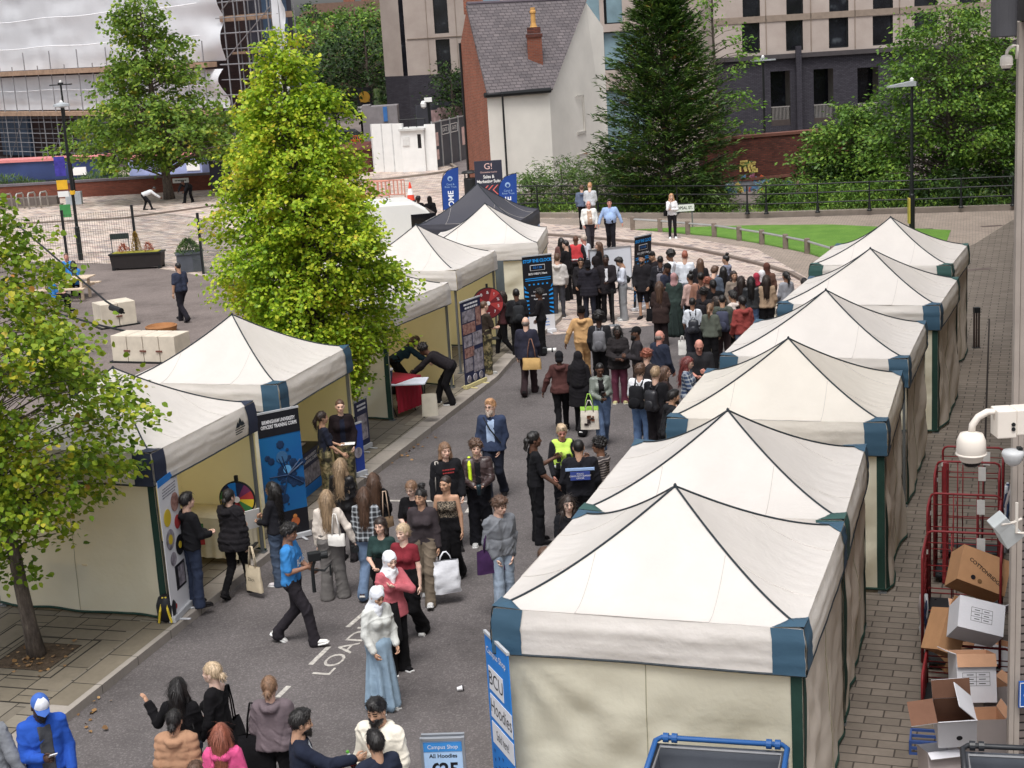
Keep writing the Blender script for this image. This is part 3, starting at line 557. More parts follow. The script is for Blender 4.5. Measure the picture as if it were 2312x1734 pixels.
# low dark hoarding with posters behind
W8 = Wall(AT(905, 300, 99).xy, AT(1010, 300, 103).xy); t = thing('hoarding', 'dark site hoarding with small posters behind the gates', 'hoarding', W8.A.to_tuple(), W8.rz)
k = MB(); k.box((W8.L/2, .05, 1.7), (W8.L, .1, 3.4)); k.obj('panel', m_dkpanel, t); k = MB()
for i, u_ in enumerate((.35, .48, .62, .75, .9)): k.box((W8.L*u_, -.02, 2.6+.1*(i % 2)), (.7, .03, .8))
k.obj('poster', mat('poster_mix', c(176, 150, 150), .6, .35, 2.5), t)
g = AT(830, 260, 97); t = thing('site_container', 'grey stacked site containers with a blue door behind the white hoarding', 'container', (g.x, 97, 0))
hc = AT(830, 229, 97).z; k = MB(); k.box((0, 1, hc/2), (1.7, 2, hc)); k.box((-1.1, .8, hc/2+.05), (.5, 1.6, hc+.1)); k.obj('body', mat('container_grey', c(128, 124, 126), .6, .2, 2), t); k = MB(); k.box((.1, -.03, hc-.5), (.25, .06, .9)); k.obj('door', mat('container_blue', c(60, 110, 170)), t)
# CCTV pole
g = AT(931, 300, 94); t = thing('camera_pole', 'black pole with white box camera behind the gatehouse', 'camera pole', (g.x, 94, 0)); zz = AT(931, 215, 94).z
k = MB(); k.tube([(0, 0, 0), (0, 0, zz)], .09, 8); k.obj('pole', m_black, t); k = MB(); k.box((0, -.1, zz), (.45, .3, .25)); k.lathe([(.05, 0), (.16, .1), (.18, .3), (.1, .45)], (-.3, -.1, zz-.5), 10); k.obj('camera', m_white, t)
# hedge-side sign boards
W9 = Wall(AT(795, 230, 118).xy, AT(895, 230, 118).xy)
def board(px0, py0, px1, py1, m, lab, nm='sign_board'):
    r = W9.rect(px0, py0, px1, py1); t = thing(nm, lab, 'sign', (W9.A+W9.u*r[0]).to_tuple(), W9.rz); k = MB(); k.box(((r[2]-r[0])/2, 0, (r[1]+r[3])/2), (r[2]-r[0], .1, r[3]-r[1])); k.obj('panel', m, t)
    k = MB(); k.box((.2, .15, r[1]/2), (.12, .12, r[1])); k.box((r[2]-r[0]-.2, .15, r[1]/2), (.12, .12, r[1])); k.obj('post', m_black, t); return t, r[2]-r[0], r
t, L_, r = board(770, 190, 805, 228, mat('sign_black', c(40, 40, 44)), 'black board with a round gold emblem and yellow lettering far behind the lime tree')
k = MB(); k.lathe([(.42, 0), (.42, .05)], (L_/2, -.06, r[3]-.7), 18, M=Matrix.Rotation(R(90), 3, 'X')); k.obj('emblem', mat('gold', c(196, 150, 60)), t)
bars(t, L_/2, r[1]+.6, L_*.7, 2, mat('gold', c(196, 150, 60)), .1, .25, y=-.06)
t, L_, r = board(806, 192, 858, 232, mat('photo_panel', c(150, 156, 160), .6, .45, .9, 0, col2=c(120, 150, 60)), 'pale photo hoarding of a street beside the black emblem board')
t, L_, r = board(772, 230, 816, 240, m_white, 'low white banner with black capital lettering below the emblem board'); text('LUXURY OFFICES', .3, m_black, t, (L_/2, -.06, (r[1]+r[3])/2), sx=.72)
# far roofs and houses above the hedge
for i, (px, py, Yd, w_, h_, lab) in enumerate(((770, 35, 190, 14, 10.4, 'distant red brick building with chimney stacks above the trees'),)):
    g = AT(px, py, Yd); t = thing('brick_house', lab, 'house', (g.x, Yd, 0)); k = MB(); k.box((0, 4, h_/2), (w_, 8, h_)); k.obj('wall', m_redbrick, t)
    k = MB(); k.xprism([(-w_/2-.3, h_), (w_/2+.3, h_), (w_/2-2, h_+1.6), (-w_/2+2, h_+1.6)], -.3, 8.3); k.obj('roof', mat('far_roof', c(120, 96, 84)), t)
    for s in ((-1, 1.2) if i == 0 else (-3,)): k = MB(); k.box((s, 3, h_+1.2), (1.3, 1, 3)); k.obj('chimney', m_redbrick, t)
# car builder
def car(loc, rz, col, lab, L=4.4, van=False):
    t = thing('van' if van else 'parked_car', lab, 'van' if van else 'car', loc, rz); W_ = 1.8; mc = mat('car_%d_%d' % (col[0]*255, col[2]*255), col, .25, .03, 2, 0, spec=.6)
    if van: prof = [(-L/2, .3), (L/2, .3), (L/2+.05, .95), (L/2-.25, 1.15), (L/2-1.1, 2.05), (L/2-1.5, 2.25), (-L/2+.1, 2.3), (-L/2, 2.1)]
    else: prof = [(-L/2, .3), (L/2, .3), (L/2+.03, .7), (L/2-.9, .92), (L/2-1.5, 1.4), (-L/2+1.2, 1.42), (-L/2+.3, .98), (-L/2, .85)]
    k = MB(); k.xprism(prof, -W_/2, W_/2); k.obj('body', mc, t, bevel=.08)
    k = MB()
    if van: k.xprism([(L/2-.33, 1.2), (L/2-.28, 1.2), (L/2-1.06, 2.02), (L/2-1.12, 2.02)], -W_/2+.15, W_/2-.15); k.box((L/2-1.2, 0, 1.6), (.8, W_+.02, .6))
    else: k.xprism([(L/2-.95, .96), (L/2-.93, .98), (L/2-1.5, 1.37), (L/2-1.56, 1.37)], -W_/2+.15, W_/2-.15); k.box((-.1, 0, 1.17), (1.9, W_+.02, .3))
    k.obj('window', m_glass, t)
    for sx in (-L*.3, L*.31):
        for sy in (-1, 1):
            k = MB(); k.lathe([(.2, -.1), (.33, -.1), (.33, .1), (.2, .1)], (sx, sy*(W_/2-.08), .33), 16, M=Matrix.Rotation(R(90), 3, 'X')); k.obj('wheel', m_black, t)
    for sy in (-1, 1): k = MB(); k.box((L/2-.02, sy*.65, .72), (.12, .32, .14)); k.obj('headlight', m_white, t)
    return t
g = AT(735, 232, 112); car((g.x, 112, 0), R(-12), c(60, 64, 74), 'dark parked car partly hidden by the lime tree top')
g = AT(858, 236, 112); car((g.x-.3, 116, 0), R(0), c(215, 218, 222), 'silver white car just visible beside the apartment block')
vg = G(915, 497); tv = car((-4.0, 50.2, 0), R(12), c(232, 232, 228), 'white van parked behind the market tents', 5.0, True); tv.scale.z = 1.17
# barriers
def barrier(px, py, rz, m, lab, L_=2.0, h=1.0, slats=9):
    g = G(px, py); t = thing('barrier', lab, 'barrier', (g.x, g.y, 0), rz, 'site barriers'); k = MB()
    k.tube([(-L_/2, 0, .15), (-L_/2, 0, h), (L_/2, 0, h), (L_/2, 0, .15)], .035, 6); k.tube([(-L_/2, 0, .3), (L_/2, 0, .3)], .03, 6)
    for i in range(slats): k.box((-L_/2+.15+(L_-.3)*i/(slats-1), 0, (.3+h)/2), (.06, .03, h-.3))
    k.obj('frame', m, t); k = MB(); k.box((-L_/2+.2, 0, .08), (.08, .6, .1)); k.box((L_/2-.2, 0, .08), (.08, .6, .1)); k.obj('foot', m_black, t); return t
m_or = mat('orange_plastic', c(226, 110, 50), .5); m_pink = mat('faded_red', c(200, 140, 124), .6)
for i, (x_, y_) in enumerate(((775, 342), (784, 332), (790, 322))): barrier(x_, y_, .5, m_or, ('bright orange plastic barrier, nearest of the orange ones by the brick wall', 'bright orange plastic barrier, middle of the orange ones by the brick wall', 'bright orange plastic barrier, farthest of the orange ones by the brick wall')[i], 1.8, 1.0)
barrier(800, 438, -.05, m_pink, 'faded pink barrier on the setts, left of the pair', 1.9); barrier(836, 434, -.25, m_pink, 'faded pink barrier on the setts, nearer the traffic cone', 1.9)
g = G(756, 408); t = thing('road_sign', 'red rectangular road works sign beside the lime tree', 'sign', (g.x, g.y, 0)); k = MB(); k.box((0, 0, .8), (1.1, .05, .45)); k.obj('panel', mat('sign_red', c(206, 50, 46), .4), t)
text('ROAD CLOSED', .17, m_white, t, (0, -.03, .8), sx=.85); k = MB(); k.box((-.35, .1, .35), (.05, .3, .7)); k.box((.35, .1, .35), (.05, .3, .7)); k.obj('stand', m_black, t)
g = G(888, 436); t = thing('traffic_cone', 'orange and white traffic cone behind the white van', 'traffic cone', (g.x, g.y, 0))
k = MB(); k.box((0, 0, .04), (.5, .5, .08)); k.obj('base', m_black, t); k = MB(); k.lathe([(.2, .08), (.03, .95)], n=18); k.obj('cone', mat('cone_red', c(222, 74, 52), .5), t); k = MB(); k.lathe([(.155, .35), (.096, .65)], n=18); k.obj('white_band', m_white, t)
# feather flags
def flag(px, py, ptop, lab, Y=None):
    g = G(px, py); h = HGT(px, py, ptop); t = thing('feather_flag', lab, 'flag', (g.x, g.y, 0), R(-4), 'blue feather flags'); w_ = .78
    k = MB(); k.tube([(-w_/2, 0, 0), (-w_/2, 0, h*.7), (-w_/2+.12, 0, h*.88), (0, 0, h*.97), (w_/2, 0, h)], .018, 6); k.obj('pole', m_black, t)
    pr = [(-w_/2, .35), (w_/2*.8, .35), (w_/2, h-.02), (w_*.2, h-.05), (-w_*.15, h*.93), (-w_*.35, h*.84), (-w_/2, h*.7)]; k = MB(); k.xprism(pr, -.012, .012); k.obj('banner', mat('flag_blue', c(30, 66, 140), .6, .1, 2), t)
    k = MB(); k.lathe([(.11, 0), (.11, .01)], (0, -.014, h*.78), 20, M=Matrix.Rotation(R(90), 3, 'X')); k.obj('emblem', mat('flag_pale', c(150, 180, 214)), t)
    k = MB(); k.lathe([(.06, 0), (.06, .01)], (0, -.026, h*.78-.02), 20, M=Matrix.Rotation(R(90), 3, 'X')); k.obj('emblem_centre', mat('flag_blue', c(30, 66, 140)), t)
    text('Canal &\nRiver Trust', .11, mat('flag_pale', c(150, 180, 214)), t, (0, -.015, h*.64)); text('WELCOME', .34, mat('flag_text', c(225, 232, 240)), t, (0, -.015, h*.16), M=Matrix(((0, -1, 0), (0, 0, -1), (1, 0, 0))), bold=.02)
flag(978, 470, 362, 'blue feather flag left of the dark sales sign'); flag(1102, 485, 375, 'blue feather flag right of the dark sales sign')
g = G(1062, 480); h = HGT(1062, 480, 347); t = thing('sales_sign', 'tall dark navy sign with red chevrons in front of the white house', 'sign', (g.x, g.y, 0), R(2))
k = MB(); k.box((0, 0, h/2+.15), (1.15, .1, h-.3)); k.obj('panel', mat('navy_board', c(52, 54, 68), .5, .05), t); mpk = mat('sign_pink', c(226, 190, 184))
text('G!', .36, mpk, t, (0, -.053, h-.24)); text('Glasswater Locks', .1, mpk, t, (0, -.053, h-.47)); text('Sales &\nMarketing Suite', .19, m_white, t, (0, -.053, h-.76), sx=.85, bold=.02)
k = MB()
for i in range(3):
    for s in (-1, 1): k.add([(-.28+i*.2, -.055, h-1.22), (-.08+i*.2, -.055, h-1.22+s*.2), (-.02+i*.2, -.055, h-1.22+s*.2), (-.22+i*.2, -.055, h-1.22)], [(0, 1, 2, 3)])
k.obj('chevrons', mat('chev', c(214, 110, 104)), t)
k = MB(); k.box((-.4, .2, .25), (.1, .5, .5)); k.box((.4, .2, .25), (.1, .5, .5)); k.obj('foot', m_black, t)
g = AT(478, 380, 84); t = thing('sales_sign', 'dark sales sign half hidden by the lime tree at the low brick wall end', 'sign', (g.x, 84, 0)); k = MB(); k.box((0, 0, 1.35), (1.2, .12, 2.4)); k.obj('panel', mat('navy_board', c(52, 54, 68)), t); text('Sales &\nMarketing', .2, m_white, t, (0, -.065, 1.9), sx=.9)
g = G(1019, 432); t = thing('litter_bin', 'black litter bin in front of the brick gable', 'bin', (g.x, g.y, 0)); k = MB(); k.lathe([(.28, 0), (.32, .1), (.32, 1.0), (.3, 1.05), (.1, 1.05)], n=20); k.obj('body', m_black, t); k = MB(); k.lathe([(.4, 1.28), (.42, 1.31), (.36, 1.38), (.1, 1.42)], n=20); k.tube([(.25, 0, 1), (.25, 0, 1.3)], .03); k.tube([(-.25, 0, 1), (-.25, 0, 1.3)], .03); k.obj('hood', m_black, t)
# ---- street lamps
def lamp(px, py, ptop, lab, style, head_m):
    g = G(px, py); h = HGT(px, py, ptop); t = thing('street_lamp', lab, 'street lamp', (g.x, g.y, 0), 0, 'street lamps'); k = MB()
    k.tube([(0, 0, 0), (0, 0, 1.3), (0, 0, 1.35), (0, 0, h)], [.1, .1, .065, .05], 10); k.obj('pole', m_black, t); k = MB()
    if style == 'arm': k.xprism([(-.1, h-.06), (.12, h-.06), (.12, h+.1), (0, h+.12), (-.85, h-.02), (-.85, h-.07)], -.13, .13)
    elif style == 'T': k.box((0, 0, h), (1.15, .28, .06)); k.box((0, 0, h+.06), (.25, .2, .1))
    else: k.lathe([(.05, 0), (.32, .06), (.3, .14), (.1, .2)], (0, 0, h-.05), 16)
    k.obj('lamp_head', head_m, t); k = MB(); k.lathe([(.06, 0), (.07, .08), (.03, .13)], (0, 0, h+.1), 10); k.obj('sensor', m_white, t)
    return t, h, g
m_lh = mat('lamp_grey', c(165, 170, 174), .4)
t, h, g = lamp(1970, 500, 182, 'tall black street lamp with a grey arm head on the lawn at right', 'arm', m_lh)
k = MB(); k.box((-.12, -.05, .75), (.05, .22, .9)); k.obj('label', mat('label_yellow', c(190, 170, 80)), t)
lamp(1654, 395, 130, 'slim black street lamp with a pale flat head in front of the graffiti wall', 'T', m_lh)
t, h, g = lamp(175, 562, 230, 'black street lamp carrying a stack of coloured signs beside the mesh fence', 'round', m_lh)
k = MB(); k.box((-.35, -.05, h*.62), (.42, .03, .75)); k.obj('blue_sign', mat('s_blue', c(66, 60, 150), .5, .3, 6), t); k = MB(); k.box((-.35, -.05, h*.5), (.42, .03, .36)); k.obj('yellow_sign', mat('s_yel', c(226, 176, 50)), t); k = MB(); k.box((-.35, -.05, h*.44), (.42, .03, .22)); k.obj('white_sign', m_white, t); k = MB(); k.box((-.35, -.05, h*.33), (.42, .03, .5)); k.obj('green_sign', mat('s_grn', c(70, 140, 80)), t)
k = MB(); k.lathe([(.106, 2.6), (.106, 2.75)], n=10); k.obj('yellow_band', mat('s_yel', c(226, 176, 50)), t)
t, h, g = lamp(163, 438, 183, 'black street lamp with a flat T shaped head near the brick wall', 'T', m_black)
g = G(163, 440); t = thing('cabinet', 'light grey metal street cabinet at the foot of the far lamp', 'cabinet', (g.x+.1, g.y-.5, 0)); k = MB(); k.box((0, 0, .35), (.85, .35, .7)); k.obj('body', mat('cab_grey', c(176, 184, 190), .5), t, bevel=.02); k = MB(); k.box((.02, -.18, .36), (.02, .02, .6)); k.obj('door_gap', m_black, t)
# ---- mesh fence
fp = [G(*p) for p in ((-60, 600), (148, 578), (298, 566), (440, 592), (520, 640))]
for i, p in enumerate(fp): p.z = 0
t = thing('mesh_fence', 'thin green black wire mesh fence on tall posts along the cobbled square', 'fence', fp[1].to_tuple())
fh = 2.1
for p in fp[:-1]:
    q = p-fp[1]; k = MB(); k.box((q.x, q.y, fh/2+.05), (.09, .09, fh+.1)); k.obj('post', m_black, t)
k = MB()
for a_, b_ in zip(fp[:-1], fp[1:]):
    a_, b_ = a_-fp[1], b_-fp[1]; d = b_-a_; N = int(d.length/.09)
    for i in range(N): q = a_+d*i/N; k.tube([(q.x, q.y, .05), (q.x, q.y, fh-.05)], .005, 3, cap=False)
    for z_ in (.1, .5, .9, 1.3, 1.7, 2.0): k.tube([(a_.x, a_.y, z_), (b_.x, b_.y, z_)], .006, 3, cap=False)
k.obj('mesh', mat('wire_green', c(60, 70, 64), .5), t)
# ---- railing behind the path
rp = [G(1110, 470), G(1163, 468), G(1293, 470), G(1465, 472), G(1616, 473), G(1657, 473), G(1768, 470), G(1880, 466), G(1968, 464), G(2078, 460), G(2190, 456)]
t = thing('railing', 'long black three bar railing on posts between the path and the shrubs', 'railing', rl0.to_tuple())
P_ = [Vector((p.x-rl0.x, p.y-rl0.y+.12, .18)) for p in rp]
for q in P_[1:]: k = MB(); k.tube([q, q+Vector((0, 0, .35)), q+Vector((0, 0, .36)), q+Vector((0, 0, 1.15))], [.07, .05, .035, .03], 8); k.lathe([(.1, 0), (.1, .04), (.05, .1)], q.to_tuple(), 8); k.obj('post', m_black, t)
k = MB()
for z_ in (.4, .78, 1.12): k.tube([q+Vector((0, 0, z_)) for q in P_], .028, 6)
k.obj('rail', m_black, t)
# ---- low post and rail fence round the lawn
t = thing('low_rail_fence', 'low timber post fence with a silver rail round the lawn', 'fence', lf[0].to_tuple())
for i, p in enumerate(lf[:9]): k = MB(); k.box(((p-lf[0]).x, (p-lf[0]).y, .26), (.17, .17, .52)); k.obj('post', mat('grey_timber', c(128, 116, 106), .9, .2, 6), t, bevel=.02)
k = MB(); k.tube([p-lf[0]+Vector((0, -.0, .42)) for p in lf], .04, 8); k.obj('rail', mat('galv_rail', c(190, 190, 188), .35, .1, 3, .1, metal=.6), t)
g = G(1478, 493); t = thing('street_sign', 'white street name plate on two grey legs at the edge of the lawn', 'street sign', (g.x, g.y, 0), R(3)); k = MB(); k.box((0, 0, .78), (.82, .03, .26)); k.obj('plate', m_white, t); text('GOPSAL ST.', .16, m_black, t, (0, -.017, .78), sx=.85, bold=.02); k = MB(); k.box((-.33, .03, .4), (.05, .04, .8)); k.box((.33, .03, .4), (.05, .04, .8)); k.obj('leg', mat('leg_grey', c(110, 110, 112)), t)
# ---- left square furniture
g = G(300, 580); t = thing('planter', 'long black rectangular planter with a small golden conifer and red plants', 'planter', (g.x, g.y, 0), R(-4)); w_ = 1.95
k = MB(); k.add([(-w_/2+.05, -.25, .08), (w_/2-.05, -.25, .08), (w_/2-.05, .25, .08), (-w_/2+.05, .25, .08), (-w_/2, -.3, .58), (w_/2, -.3, .58), (w_/2, .3, .58), (-w_/2, .3, .58)], [(0, 3, 2, 1), (4, 5, 6, 7), (0, 1, 5, 4), (1, 2, 6, 5), (2, 3, 7, 6), (3, 0, 4, 7)]); k.obj('box', mat('planter_black', c(46, 42, 42), .6), t)
k = MB()
for sx in (-1, 1):
    for sy in (-1, 1): k.box((sx*(w_/2-.1), sy*.22, .06), (.12, .08, .12))
k.obj('foot', m_black, t); k = MB(); k.box((0, 0, .6), (w_+.06, .66, .05)); k.obj('rim', m_black, t)
k = MB(); k.box((0, 0, .635), (w_-.2, .45, .03)); k.obj('soil', mat('moss', c(150, 146, 60), .9, .3, 10), t)
PL1 = t; PL1h = .64
g = G(412, 585); t = thing('planter', 'square dark grey planter holding a leafy green bush by the fence', 'planter', (g.x, g.y, 0), R(8))
k = MB(); k.box((0, 0, .33), (.86, .86, .66)); k.obj('box', mat('planter_grey', c(80, 84, 92), .6), t, bevel=.02); k = MB(); k.box((0, 0, .68), (.92, .92, .05)); k.obj('rim', mat('planter_grey', c(80, 84, 92)), t)
PL2 = t
g = G(258, 560); t = thing('street_sign', 'low dark name board on two thin legs behind the long planter', 'street sign', (g.x, g.y+.4, 0)); k = MB(); k.box((0, 0, .85), (.75, .03, .22)); k.obj('plate', mat('dkgreen_plate', c(40, 48, 46)), t); k = MB(); k.box((-.34, 0, .37), (.04, .03, .74)); k.box((.34, 0, .37), (.04, .03, .74)); k.obj('leg', mat('leg_grey', c(110, 110, 112)), t)
g0, g1 = G(10, 455), G(92, 449)
for i in range(5):
    p = g0.lerp(g1, (i-.6)/3.2); t = thing('bike_stand', ['steel bicycle stand cut by the left edge of the view', 'steel bicycle stand, second from the left edge', 'steel bicycle stand, middle of the row by the wall', 'steel bicycle stand, second from the right end of its row', 'steel bicycle stand at the right end of the row'][i], 'bike stand', (p.x, p.y, 0), R(70), 'steel bicycle stands'); k = MB(); k.tube([(-.3, 0, 0), (-.3, 0, .75), (-.22, 0, .85), (.22, 0, .85), (.3, 0, .75), (.3, 0, 0)], .045, 8); k.obj('hoop', mat('stand_steel', c(170, 168, 164), .4, .1, 3, .1, metal=.4), t, True)
g = G(45, 452); t = thing('stone_bench', 'low dark stone block bench behind the bicycle stands', 'bench', (g.x, g.y+1.0, 0), W6.rz); k = MB(); k.box((0, 0, .27), (3.6, .5, .5)); k.obj('block', mat('bench_stone', c(104, 96, 92)), t, bevel=.03); k = MB(); k.box((0, 0, .04), (3.9, .7, .06)); k.obj('plinth', m_stone, t)
# concrete ballast blocks with straps and slim poles
def ballast(px, py, px1, py1, lab, n, ht, dz):
    a_, b_ = G(px, py), G(px1, py1); d = b_-a_; rz = math.atan2(d.y, d.x); L_ = d.length; t = thing('ballast_block', lab, 'concrete block', a_.to_tuple(), rz, 'concrete ballast blocks'); mC = mat('concrete', c(206, 196, 180), .9, .12, 3, .4)
    for i in range(n):
        k = MB(); k.box((L_*(i+.5)/n, dz/2, ht/2), (L_/n-.02, dz, ht)); k.obj('block', mC, t, bevel=.015)
    k = MB()
    for i in range(1, n): k.box((L_*i/n, -.02, ht*.45), (.18, .03, .04))
    k.obj('strap', mat('strap_brown', c(110, 70, 60)), t); k = MB(); k.box((L_/2, dz/2, .02), (L_+.12, dz+.12, .05)); k.obj('base_plate', m_black, t); return t, L_
ballast(244, 783, 382, 786, 'row of four pale concrete ballast blocks nearest the lime tree', 4, .72, .75); ballast(222, 712, 298, 700, 'pair of pale concrete ballast blocks behind the first row', 2, .72, .8)
k = MB(); g = G(300, 738); p0 = Vector((0, 0, 0)); q = AT(90, 668, 44)-g; k.tube([AT(385, 740, 39.6)-g, AT(225, 705, 41)-g, q], .03, 6); o = k.obj('guy_pole', m_black, None); o.location = g; tag(o, 'thin black pole lying from the front concrete blocks towards the left', 'pole')
k = MB(); g = G(200, 650); k.tube([AT(268, 676, 42.5)-g, AT(228, 650, 43.5)-g, AT(20, 470, 50)-g], .03, 6); k.tube([AT(262, 672, 42.5)-g, AT(240, 664, 42.9)-g], .09, 8); o = k.obj('guy_pole', m_black, None); o.location = g; tag(o, 'slanting black pole with a blue sleeve rising left from the rear concrete blocks', 'pole')
g = G(344, 722); t = thing('wooden_disc', 'round rusty brown drum lid lying behind the front concrete blocks', 'lid', (g.x, g.y+.35, 0)); k = MB(); k.lathe([(.42, 0), (.46, .18), (.42, .2), (.36, .12), (.1, .1)], n=24); k.obj('lid', mat('rust', c(150, 104, 66)), t)
# picnic table
g = G(150, 652); t = thing('picnic_table', 'pale wooden picnic table with three people in blue sitting at it', 'table', (g.x-.2, g.y+.6, 0), R(-8)); mW = mat('pale_wood', c(206, 186, 164), .8, .15, 4); PT = t
k = MB()
for i in range(4): k.box((0, -.28+i*.19, .72), (1.8, .17, .04))
k.obj('table_top', mW, t)
for s in (-1, 1): k = MB(); k.box((0, s*.68, .43), (1.8, .24, .04)); k.obj('seat', mW, t); k = MB(); k.box((s*.65, 0, .4), (.08, 1.4, .08)); k.box((s*.65, -.3, .36), (.08, .08, .72)); k.box((s*.65, .3, .36), (.08, .08, .72)); k.obj('leg', mW, t)
# ---- building at the right edge with cladding, trim and cameras
BC = AT(2196, 800, 13.5); bd = Vector((.352, .936, 0)); rx = Vector((.936, -.352, 0))
t = thing('corner_building', 'grey brown clad building corner at the right edge of the view', 'building', (BC.x, BC.y, 0), math.atan2(-.0, 1)); 
m_clad = brick('cladding', c(138, 126, 122), c(126, 116, 112), c(48, 44, 44), 3.0, .083, True, 0, .009, dirt=.25, bump=1.)
k = MB(); k.add([(0, 0, 0), (4, 0, 0), (4, 0, 11), (0, 0, 11)], [(0, 1, 2, 3)]); q = bd*60; k.add([(0, 0, 0), (q.x+1.2, q.y, 0), (q.x+1.2, q.y, 11), (0, 0, 11)], [(0, 3, 2, 1)]); k.obj('wall', m_clad, t)
ztr = AT(2196, 48, 13.5).z
k = MB(); k.box((-.02, -.03, ztr/2), (.045, .06, ztr)); k.box((.035, -.025, ztr/2), (.05, .05, ztr)); k.obj('corner_trim', mat('trim', c(160, 150, 142), .6, .15, 2), t)
k = MB(); k.box((.4, -.1, ztr+.2), (.85, .3, .38)); k.obj('soffit', mat('soffit', c(62, 60, 62)), t)
p = AT(2168, 80, 13.3); k = MB(); k.lathe([(.1, 0), (.108, .01), (.108, .7), (.1, .72)], (p.x, p.y, p.z), 20); o = k.obj('wall_lamp', mat('lamp_dark', c(74, 74, 78), .5), None); tag(o, 'dark grey cylinder lamp hanging at the top right corner', 'wall lamp')
o.data.transform(Matrix.Translation((-p.x, -p.y, -p.z))); o.location = p
m_cam = mat('camera_cream', c(226, 218, 208), .35, .04, 3, 0)
def ptz(px, py, Y, s, lab, px2, py2):
    p = AT(px, py, Y); q = AT(px2, py2, Y); t = thing('dome_camera', lab, 'security camera', p.to_tuple(), 0, 'dome cameras')
    k = MB(); k.lathe([(.03*s, .14*s), (.1*s, .12*s), (.125*s, .06*s), (.13*s, -.05*s), (.12*s, -.065*s), (.118*s, -.08*s)], n=24); k.obj('housing', m_cam, t, True)
    k = MB(); k.lathe([(.135*s, -.055*s), (.135*s, -.07*s), (.115*s, -.08*s), (.1*s, -.12*s), (.085*s, -.135*s)], n=24); k.obj('trim_ring', m_cam, t, True)
    k = MB(); k.lathe([(.09*s, -.12*s), (.08*s, -.16*s), (.05*s, -.18*s), (.01*s, -.185*s)], n=20); k.obj('lens_dome', mat('lens_black', c(20, 18, 20), .1, 0, 1, 0), t, True)
    d = q-p; k = MB(); k.tube([(0, 0, .12*s), (0.01*s, 0, .2*s), (.06*s, 0, .27*s), (.14*s, 0, .31*s), (.22*s, 0, .31*s), (d.x, d.y, d.z)], .032*s, 10); k.obj('arm', m_cam, t, True)
    return t, d
t, d = ptz(2098, 965, 12.4, .95, 'large cream dome camera hanging on a curved arm from the right wall', 2155, 912)
k = MB(); k.box((d.x+.05, d.y, d.z), (.16, .2, .24)); k.box((d.x+.2, d.y, d.z+.01), (.14, .2, .22)); k.obj('bracket_box', m_cam, t, bevel=.01); k = MB(); k.lathe([(.017, 0), (.017, .01)], (d.x+.1, d.y-.1, d.z-.04), 10, M=Matrix.Rotation(R(90), 3, 'X')); k.lathe([(.017, 0), (.017, .01)], (d.x+.1, d.y-.1, d.z+.0), 10, M=Matrix.Rotation(R(90), 3, 'X')); k.obj('bolt_hole', m_black, t)
ptz(2174, 133, 13.4, .42, 'small white dome camera high on the right corner', 2196, 127)
p = AT(2188, 985, 13.2); t = thing('wall_light', 'small pale wall light below the dome camera', 'wall light', p.to_tuple()); k = MB(); k.lathe([(.02, .06), (.09, .05), (.1, .02), (.07, -.06), (.03, -.09)], n=16); k.obj('shade', mat('wl', c(190, 192, 194), .3), t, True); k = MB(); k.box((.06, 0, .02), (.04, .06, .12)); k.obj('bracket', m_black, t)
p = AT(2158, 1128, 12.9); t = thing('loudspeaker', 'pale grey horn loudspeaker bracketed to the right wall above the boxes', 'loudspeaker', p.to_tuple(), 0); Q = Matrix.Rotation(R(-38), 3, 'Y') @ Matrix.Rotation(R(20), 3, 'X')
k = MB(); k.box((0, 0, .0), (.15, .13, .1), M=Q @ Matrix.Identity(3)); k.add([Q @ Vector(v) for v in ((-.07, -.06, -.04), (.07, -.06, -.04), (.07, .06, -.04), (-.07, .06, -.04), (-.1, -.075, -.26), (.1, -.075, -.26), (.1, .075, -.26), (-.1, .075, -.26))], [(0, 1, 5, 4), (1, 2, 6, 5), (2, 3, 7, 6), (3, 0, 4, 7), (4, 5, 6, 7), (0, 3, 2, 1)]); k.obj('horn', mat('speaker_grey', c(196, 200, 200), .4), t, bevel=.008)
k = MB(); k.tube([(0, -.07, 0), (.12, -.03, 0), (.2, 0, .02)], .012, 6); k.tube([(.15, -.02, .18), (.15, -.02, -.1), (.3, -.02, -.12)], .014, 6); k.obj('bracket', m_cam, t)
p = AT(2207, 1500, 13.4); t = thing('wall_sign', 'blue wall sign cut off by the right edge of the view', 'sign', p.to_tuple()); k = MB(); k.box((.12, 0, 0), (.3, .02, .27)); k.obj('panel', mat('ws_blue', c(36, 84, 160), .4), t, bevel=.004); k = MB()
for bx in (((.12, -.012, .12), (.28, .004, .006)), ((.12, -.012, -.12), (.28, .004, .006)), ((-.018, -.012, 0), (.006, .004, .25))): k.box(*bx)
k.obj('border', m_white, t); text('e', .07, m_white, t, (.03, -.012, 0))
k = MB(); p = G(2110, 735); 
t = thing('lamp_bollard', 'slim dark bollard light standing on the block paving behind the tents', 'bollard', (G(2109, 752).x, G(2109, 752).y, 0)); hb = HGT(2109, 752, 664)
k = MB(); k.box((-.055, 0, hb/2), (.02, .1, hb)); k.box((.055, 0, hb/2), (.02, .1, hb)); k.box((0, 0, hb/2), (.03, .03, hb)); k.obj('post', mat('boll_brown', c(60, 46, 42), .5), t); k = MB(); k.box((0, 0, hb-.06), (.14, .12, .12)); k.obj('cap', m_black, t); k = MB(); k.box((0, 0, .01), (.18, .18, .02)); k.obj('base', m_black, t)
